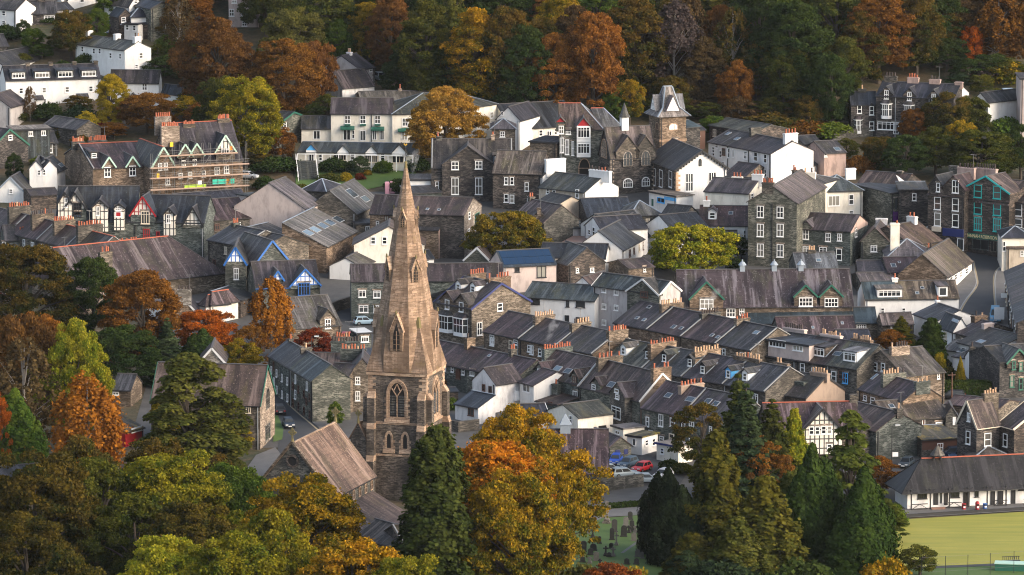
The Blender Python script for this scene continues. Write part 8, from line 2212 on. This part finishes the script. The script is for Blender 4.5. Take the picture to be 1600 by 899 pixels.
row=[('green tree in front of the wood, left of the rust beech pair',527,112,30,54,'tall','green'),('pale olive round tree high in the wood above the russet trees',460,120,15,90,'round','paleolive'),('dark olive tree at the top edge left of the wood',415,60,-45,70,'round','olive'),('brown red beech standing over the silver car',612,125,-8,66,'tall','russet'),('orange green tree left of the brown red beech',575,110,5,54,'tall','goldgreen'),('dark green fir behind the brown red beech',545,90,-30,60,'fir','dkgreen'),('dark olive beech right of the silver car',668,168,2,92,'tall','olive'),('dark green low tree beside the silver car',620,155,96,50,'round','dkgreen'),('pine standing tall among the beeches',708,120,-35,60,'pine','pine'),('golden orange beech, the brightest of the wood',745,178,16,100,'tall','gold'),('dark brown beech right of the golden one',792,185,14,78,'tall','oliverust'),('shadowed green beech at the wood foot behind the navy roof',820,190,40,80,'tall','dkgreen'),('russet beech with a rounded crown behind the bay windowed house',868,190,54,76,'tall','rust'),('tall russet beech right of the rounded russet one',928,192,22,84,'tall','rust'),('green beech top above the russet ones',880,120,-10,70,'tall','goldgreen'),('orange bush tree in front of the tall russet beech',984,196,126,46,'round','goldgreen'),('green bush tree left of the orange one behind the cupola',962,196,136,40,'round','green'),('olive brown beech behind the cupola',990,165,-5,90,'tall','oliverust'),('bare mauve tree behind the clock tower',1055,165,2,80,'thin','mauve'),('pale trunked birch above the clock tower',1076,150,-12,56,'thin','brown'),('brown birch right of the clock tower',1145,160,14,66,'thin','oliverust'),('rust shrub right of the clock tower',1050,182,120,60,'round','oliverust'),('dark green beech at the top edge right of the birches',1185,150,-25,72,'tall','dkgreen'),('brown green tree at the wood foot right of the birches',1150,185,96,54,'round','rust'),('green beech with a broad dark crown',1240,175,5,110,'tall','dkgreen'),('shaded green beech at the wood foot, under the broad dark crown',1225,185,70,70,'tall','olive'),('rusty bush tree left of the villa terrace',1262,208,150,44,'round','oliverust'),('dark ivy tree left of the villa terrace',1300,205,88,58,'tall','dkgreen'),('tall bronze beech behind the villa terrace',1372,130,-4,92,'tall','rust'),('olive beech at the top edge behind the villa terrace',1305,120,-25,84,'tall','olive'),('dark beech right of the tall bronze one',1432,120,-15,70,'tall','oliverust'),('flame orange maple right of the villa chimneys',1517,108,40,34,'small','flame'),('weeping golden birch at the upper right',1560,105,-8,74,'birch','rust'),('dark shrubs between the villa chimneys and the maple',1480,112,60,56,'round','dkgreen'),('orange tree at the upper right edge',1602,110,10,40,'tall','rust'),('green shrub bank at the right edge',1580,130,98,60,'bush','goldgreen'),('yellow shrub below the weeping birch',1578,132,100,26,'small','yellow'),('round olive shrub right of the white villa gable',1534,150,117,34,'small','olive'),('mauve heath bank below the weeping birch',1545,125,106,60,'bush','mauve'),('grey green round shrub behind the villa chimneys',1500,140,115,40,'small','bluegreen'),('orange tree in front of the villa terrace',1428,226,171,42,'round','rust'),('olive tree in front of the villa terrace',1482,228,146,74,'round','oliverust'),('rust tree below the villa terrace',1378,265,215,60,'round','oliverust'),('dark green tree below the orange villa tree',1415,282,212,64,'round','dkgreen'),('olive tree right of the dark green one below the villa',1462,275,200,66,'round','olive'),('large olive tree behind the stone shops',1535,285,206,110,'big','olive'),('gold topped tree above the stone shops',1500,250,190,50,'round','goldgreen'),('dark tree at the right edge behind the stone shops',1595,280,196,60,'round','dkgreen'),('green hedge at the right edge beside the tall pale corner',1582,195,145,26,'cypress','green'),('green shrub bank below the white villa gable',1572,215,184,50,'bush','green'),('small green trees below the wood right of the white terrace',1322,250,216,40,'small','olive'),('shrub beside the orange stone cottage',1345,270,244,40,'bush','rust'),('ivy green tree behind the red brown hut',1118,215,182,46,'small','green'),('rust heath bank at the wood foot right of the white terrace',1200,212,178,90,'bush','oliverust'),('brown heath bank above the white worn gable',1262,214,188,70,'bush','rust'),('green bank shrub left of the villa terrace wall',1300,216,192,60,'bush','green')]
for l_,px,by,ty,w_,k_,c_ in row:T(l_,px,by,ty,w_,k_,c_,group=Wd)
for i in range(34):
 px=520+i*33+random.uniform(-12,12)
 if 1320<px<1500:continue
 by=186+random.uniform(-8,10) if px<1330 else 128+random.uniform(-6,12)
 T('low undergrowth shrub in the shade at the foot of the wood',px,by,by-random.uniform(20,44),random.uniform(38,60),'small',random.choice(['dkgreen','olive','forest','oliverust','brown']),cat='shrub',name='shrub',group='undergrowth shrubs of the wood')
for i,(px,by,ty,w_,k_,c_) in enumerate(((1010,150,30,70,'tall','brown'),(1045,130,0,66,'tall','oliverust'),(1100,172,60,62,'tall','brown'),(1128,140,10,60,'tall','russet'),(1180,170,70,64,'round','oliverust'),(1205,130,20,70,'tall','olive'),(1260,150,40,66,'tall','forest'),(1320,170,60,60,'tall','olive'),(1345,140,20,70,'tall','oliverust'),(1410,110,10,66,'tall','brown'),(1460,105,0,70,'tall','oliverust'),(1500,95,-10,70,'tall','brown'),(640,150,60,54,'tall','dkgreen'),(705,172,50,60,'tall','forest'),(765,165,40,60,'tall','olive'),(845,170,30,66,'tall','oliverust'),(900,160,10,66,'tall','brown'),(955,165,20,60,'tall','olive'))):
 T('middle sized beech in the shade between the front trees of the wood',px,by,ty,w_,k_,c_,group='shaded beeches of the wood')
T('olive tree screening the white villa gable',1515,222,152,62,'round','olive',group=Wd)
T('gold and green tree right of the white villa gable',1560,200,140,44,'round','mossgold',group=Wd)
random.seed(5)
pal=['olive','oliverust','dkgreen','rust','russet','green','goldgreen','brown','dkgreen','olive']
for r_,(by,hpx,n_,w_) in enumerate(((95,120,13,84),(40,115,14,84),(-10,110,14,86))):
 for i in range(n_):
  px=505+(i+0.5*(r_%2))*1130/n_+random.uniform(-14,14)
  T('wood tree high on the hill behind the front rows',px,by+random.uniform(-8,8),by-hpx-random.uniform(-12,16),w_*random.uniform(0.85,1.15),random.choice(['tall','tall','round','fir','tall']),random.choice(pal),group='trees high on the wooded hill')
for px,by,ty,w_,c_ in((20,-4,-50,60,'dkgreen'),(80,6,-40,60,'oliverust'),(230,-2,-50,60,'rust'),(330,10,-60,80,'oliverust'),(400,20,-70,80,'olive'),(450,40,-60,80,'rust')):
 T('tree crossing the top edge behind the upper left houses',px,by,ty,w_,'tall',c_,group='trees at the top edge of the left slope')
def hedge(label,a,b_,hgt,thick,leaf='dkgreen'):
 p,q=pt(*a),pt(*b_);d=q-p;L=math.hypot(d.x,d.y);n=int(L*hgt*130+L*thick*90)
 rg=np.random.default_rng(int(a[0]))
 f=rg.integers(0,3,n);x_=rg.uniform(0,L,n);y_=np.where(f==0,-thick/2,np.where(f==1,thick/2,rg.uniform(-thick/2,thick/2,n)))+rg.normal(0,.05,n);z_=np.where(f==2,hgt,rg.uniform(0,hgt,n))+rg.normal(0,.06,n)
 nr=np.stack([np.zeros(n),np.where(f==0,-1.0,np.where(f==1,1.0,0)),np.where(f==2,1.0,.25)],1)+rg.normal(0,.45,(n,3))
 nr/=np.linalg.norm(nr,axis=1,keepdims=True)
 me=quad_mesh('foliage',leaf_quads(np.stack([x_,y_,z_],1),nr,0.26));pass
 o=empty('hedge',p,math.atan2(d.y,d.x),label,'hedge');leaves(link('foliage',me,o),leaf)
 c=MB();c.box(.1,L-.1,-thick/2+.12,thick/2-.12,-.3,hgt-.12);c.build('stems','bark',o)
hedge('long dark clipped hedge in front of the white cottage',(1464,618),(1548,618),2.4,2.0)
hedge('low dark hedge along the churchyard road',(944,795),(1006,790),0.7,0.8)
hedge('tall clipped hedge at the right edge beside the tall pale corner',(1573,186),(1596,188),4.5,3.0,'green')
for l_ in HLOG:
 if 'miss' in l_ or 'no C' in l_:print('LOG',l_)
# ---------------------------------------------------------------- the air over the valley
hb=MB();hb.box(-330,330,-60,1900,min(GZ)-1.0,178)
m_=bpy.data.materials.new('air');m_.use_nodes=True
nt_=m_.node_tree;nt_.nodes.clear()
vo=nt_.nodes.new('ShaderNodeVolumePrincipled');vo.inputs['Color'].default_value=(0.85,0.87,0.9,1);vo.inputs['Density'].default_value=0.000016;vo.inputs['Anisotropy'].default_value=0.2
mo=nt_.nodes.new('ShaderNodeOutputMaterial');nt_.links.new(vo.outputs[0],mo.inputs['Volume'])
MATS['air']=m_
ho=hb.build('haze','air');ho['kind']='stuff';ho['label']='thin autumn haze over the valley'
# ---------------------------------------------------------------- smoke from three chimneys and a garden fire
m_=bpy.data.materials.new('smoke');m_.use_nodes=True;MATS['smoke']=m_
nt_=m_.node_tree;nt_.nodes.clear()
tc_=nt_.nodes.new('ShaderNodeTexCoord');n_=noise(nt_,tc_.outputs['Object'],0.9,3)
vo=nt_.nodes.new('ShaderNodeVolumePrincipled');vo.inputs['Color'].default_value=(0.9,0.9,0.92,1)
mr_=nt_.nodes.new('ShaderNodeMapRange');mr_.inputs[1].default_value=0.42;mr_.inputs[2].default_value=0.75;mr_.inputs[3].default_value=0.0;mr_.inputs[4].default_value=0.42
nt_.links.new(n_,mr_.inputs[0]);nt_.links.new(mr_.outputs[0],vo.inputs['Density'])
mo=nt_.nodes.new('ShaderNodeOutputMaterial');nt_.links.new(vo.outputs[0],mo.inputs['Volume'])
for px,py,hh,n_l,dx in((853,536,9,'thin pale smoke drifting over the dark terrace roof below the long white building',1.5),(1090,494,6,'thin pale smoke in front of the school hall gable',2.5),(644,272,9,'thin pale steam rising in the hotel garden beside the spire tip',0.6)):
 p=pt(px,py,hh);b=MB()
 b.tube([(0,0,0),(dx*.4,0,1.4),(dx*.8,0.2,2.8),(dx*1.4,0.3,4.4),(dx*1.6,0.3,5.0)],[0.25,0.6,0.85,0.7,0.1],10)
 o=b.build('smoke','smoke',None,p);o['kind']='stuff';o['label']=n_l
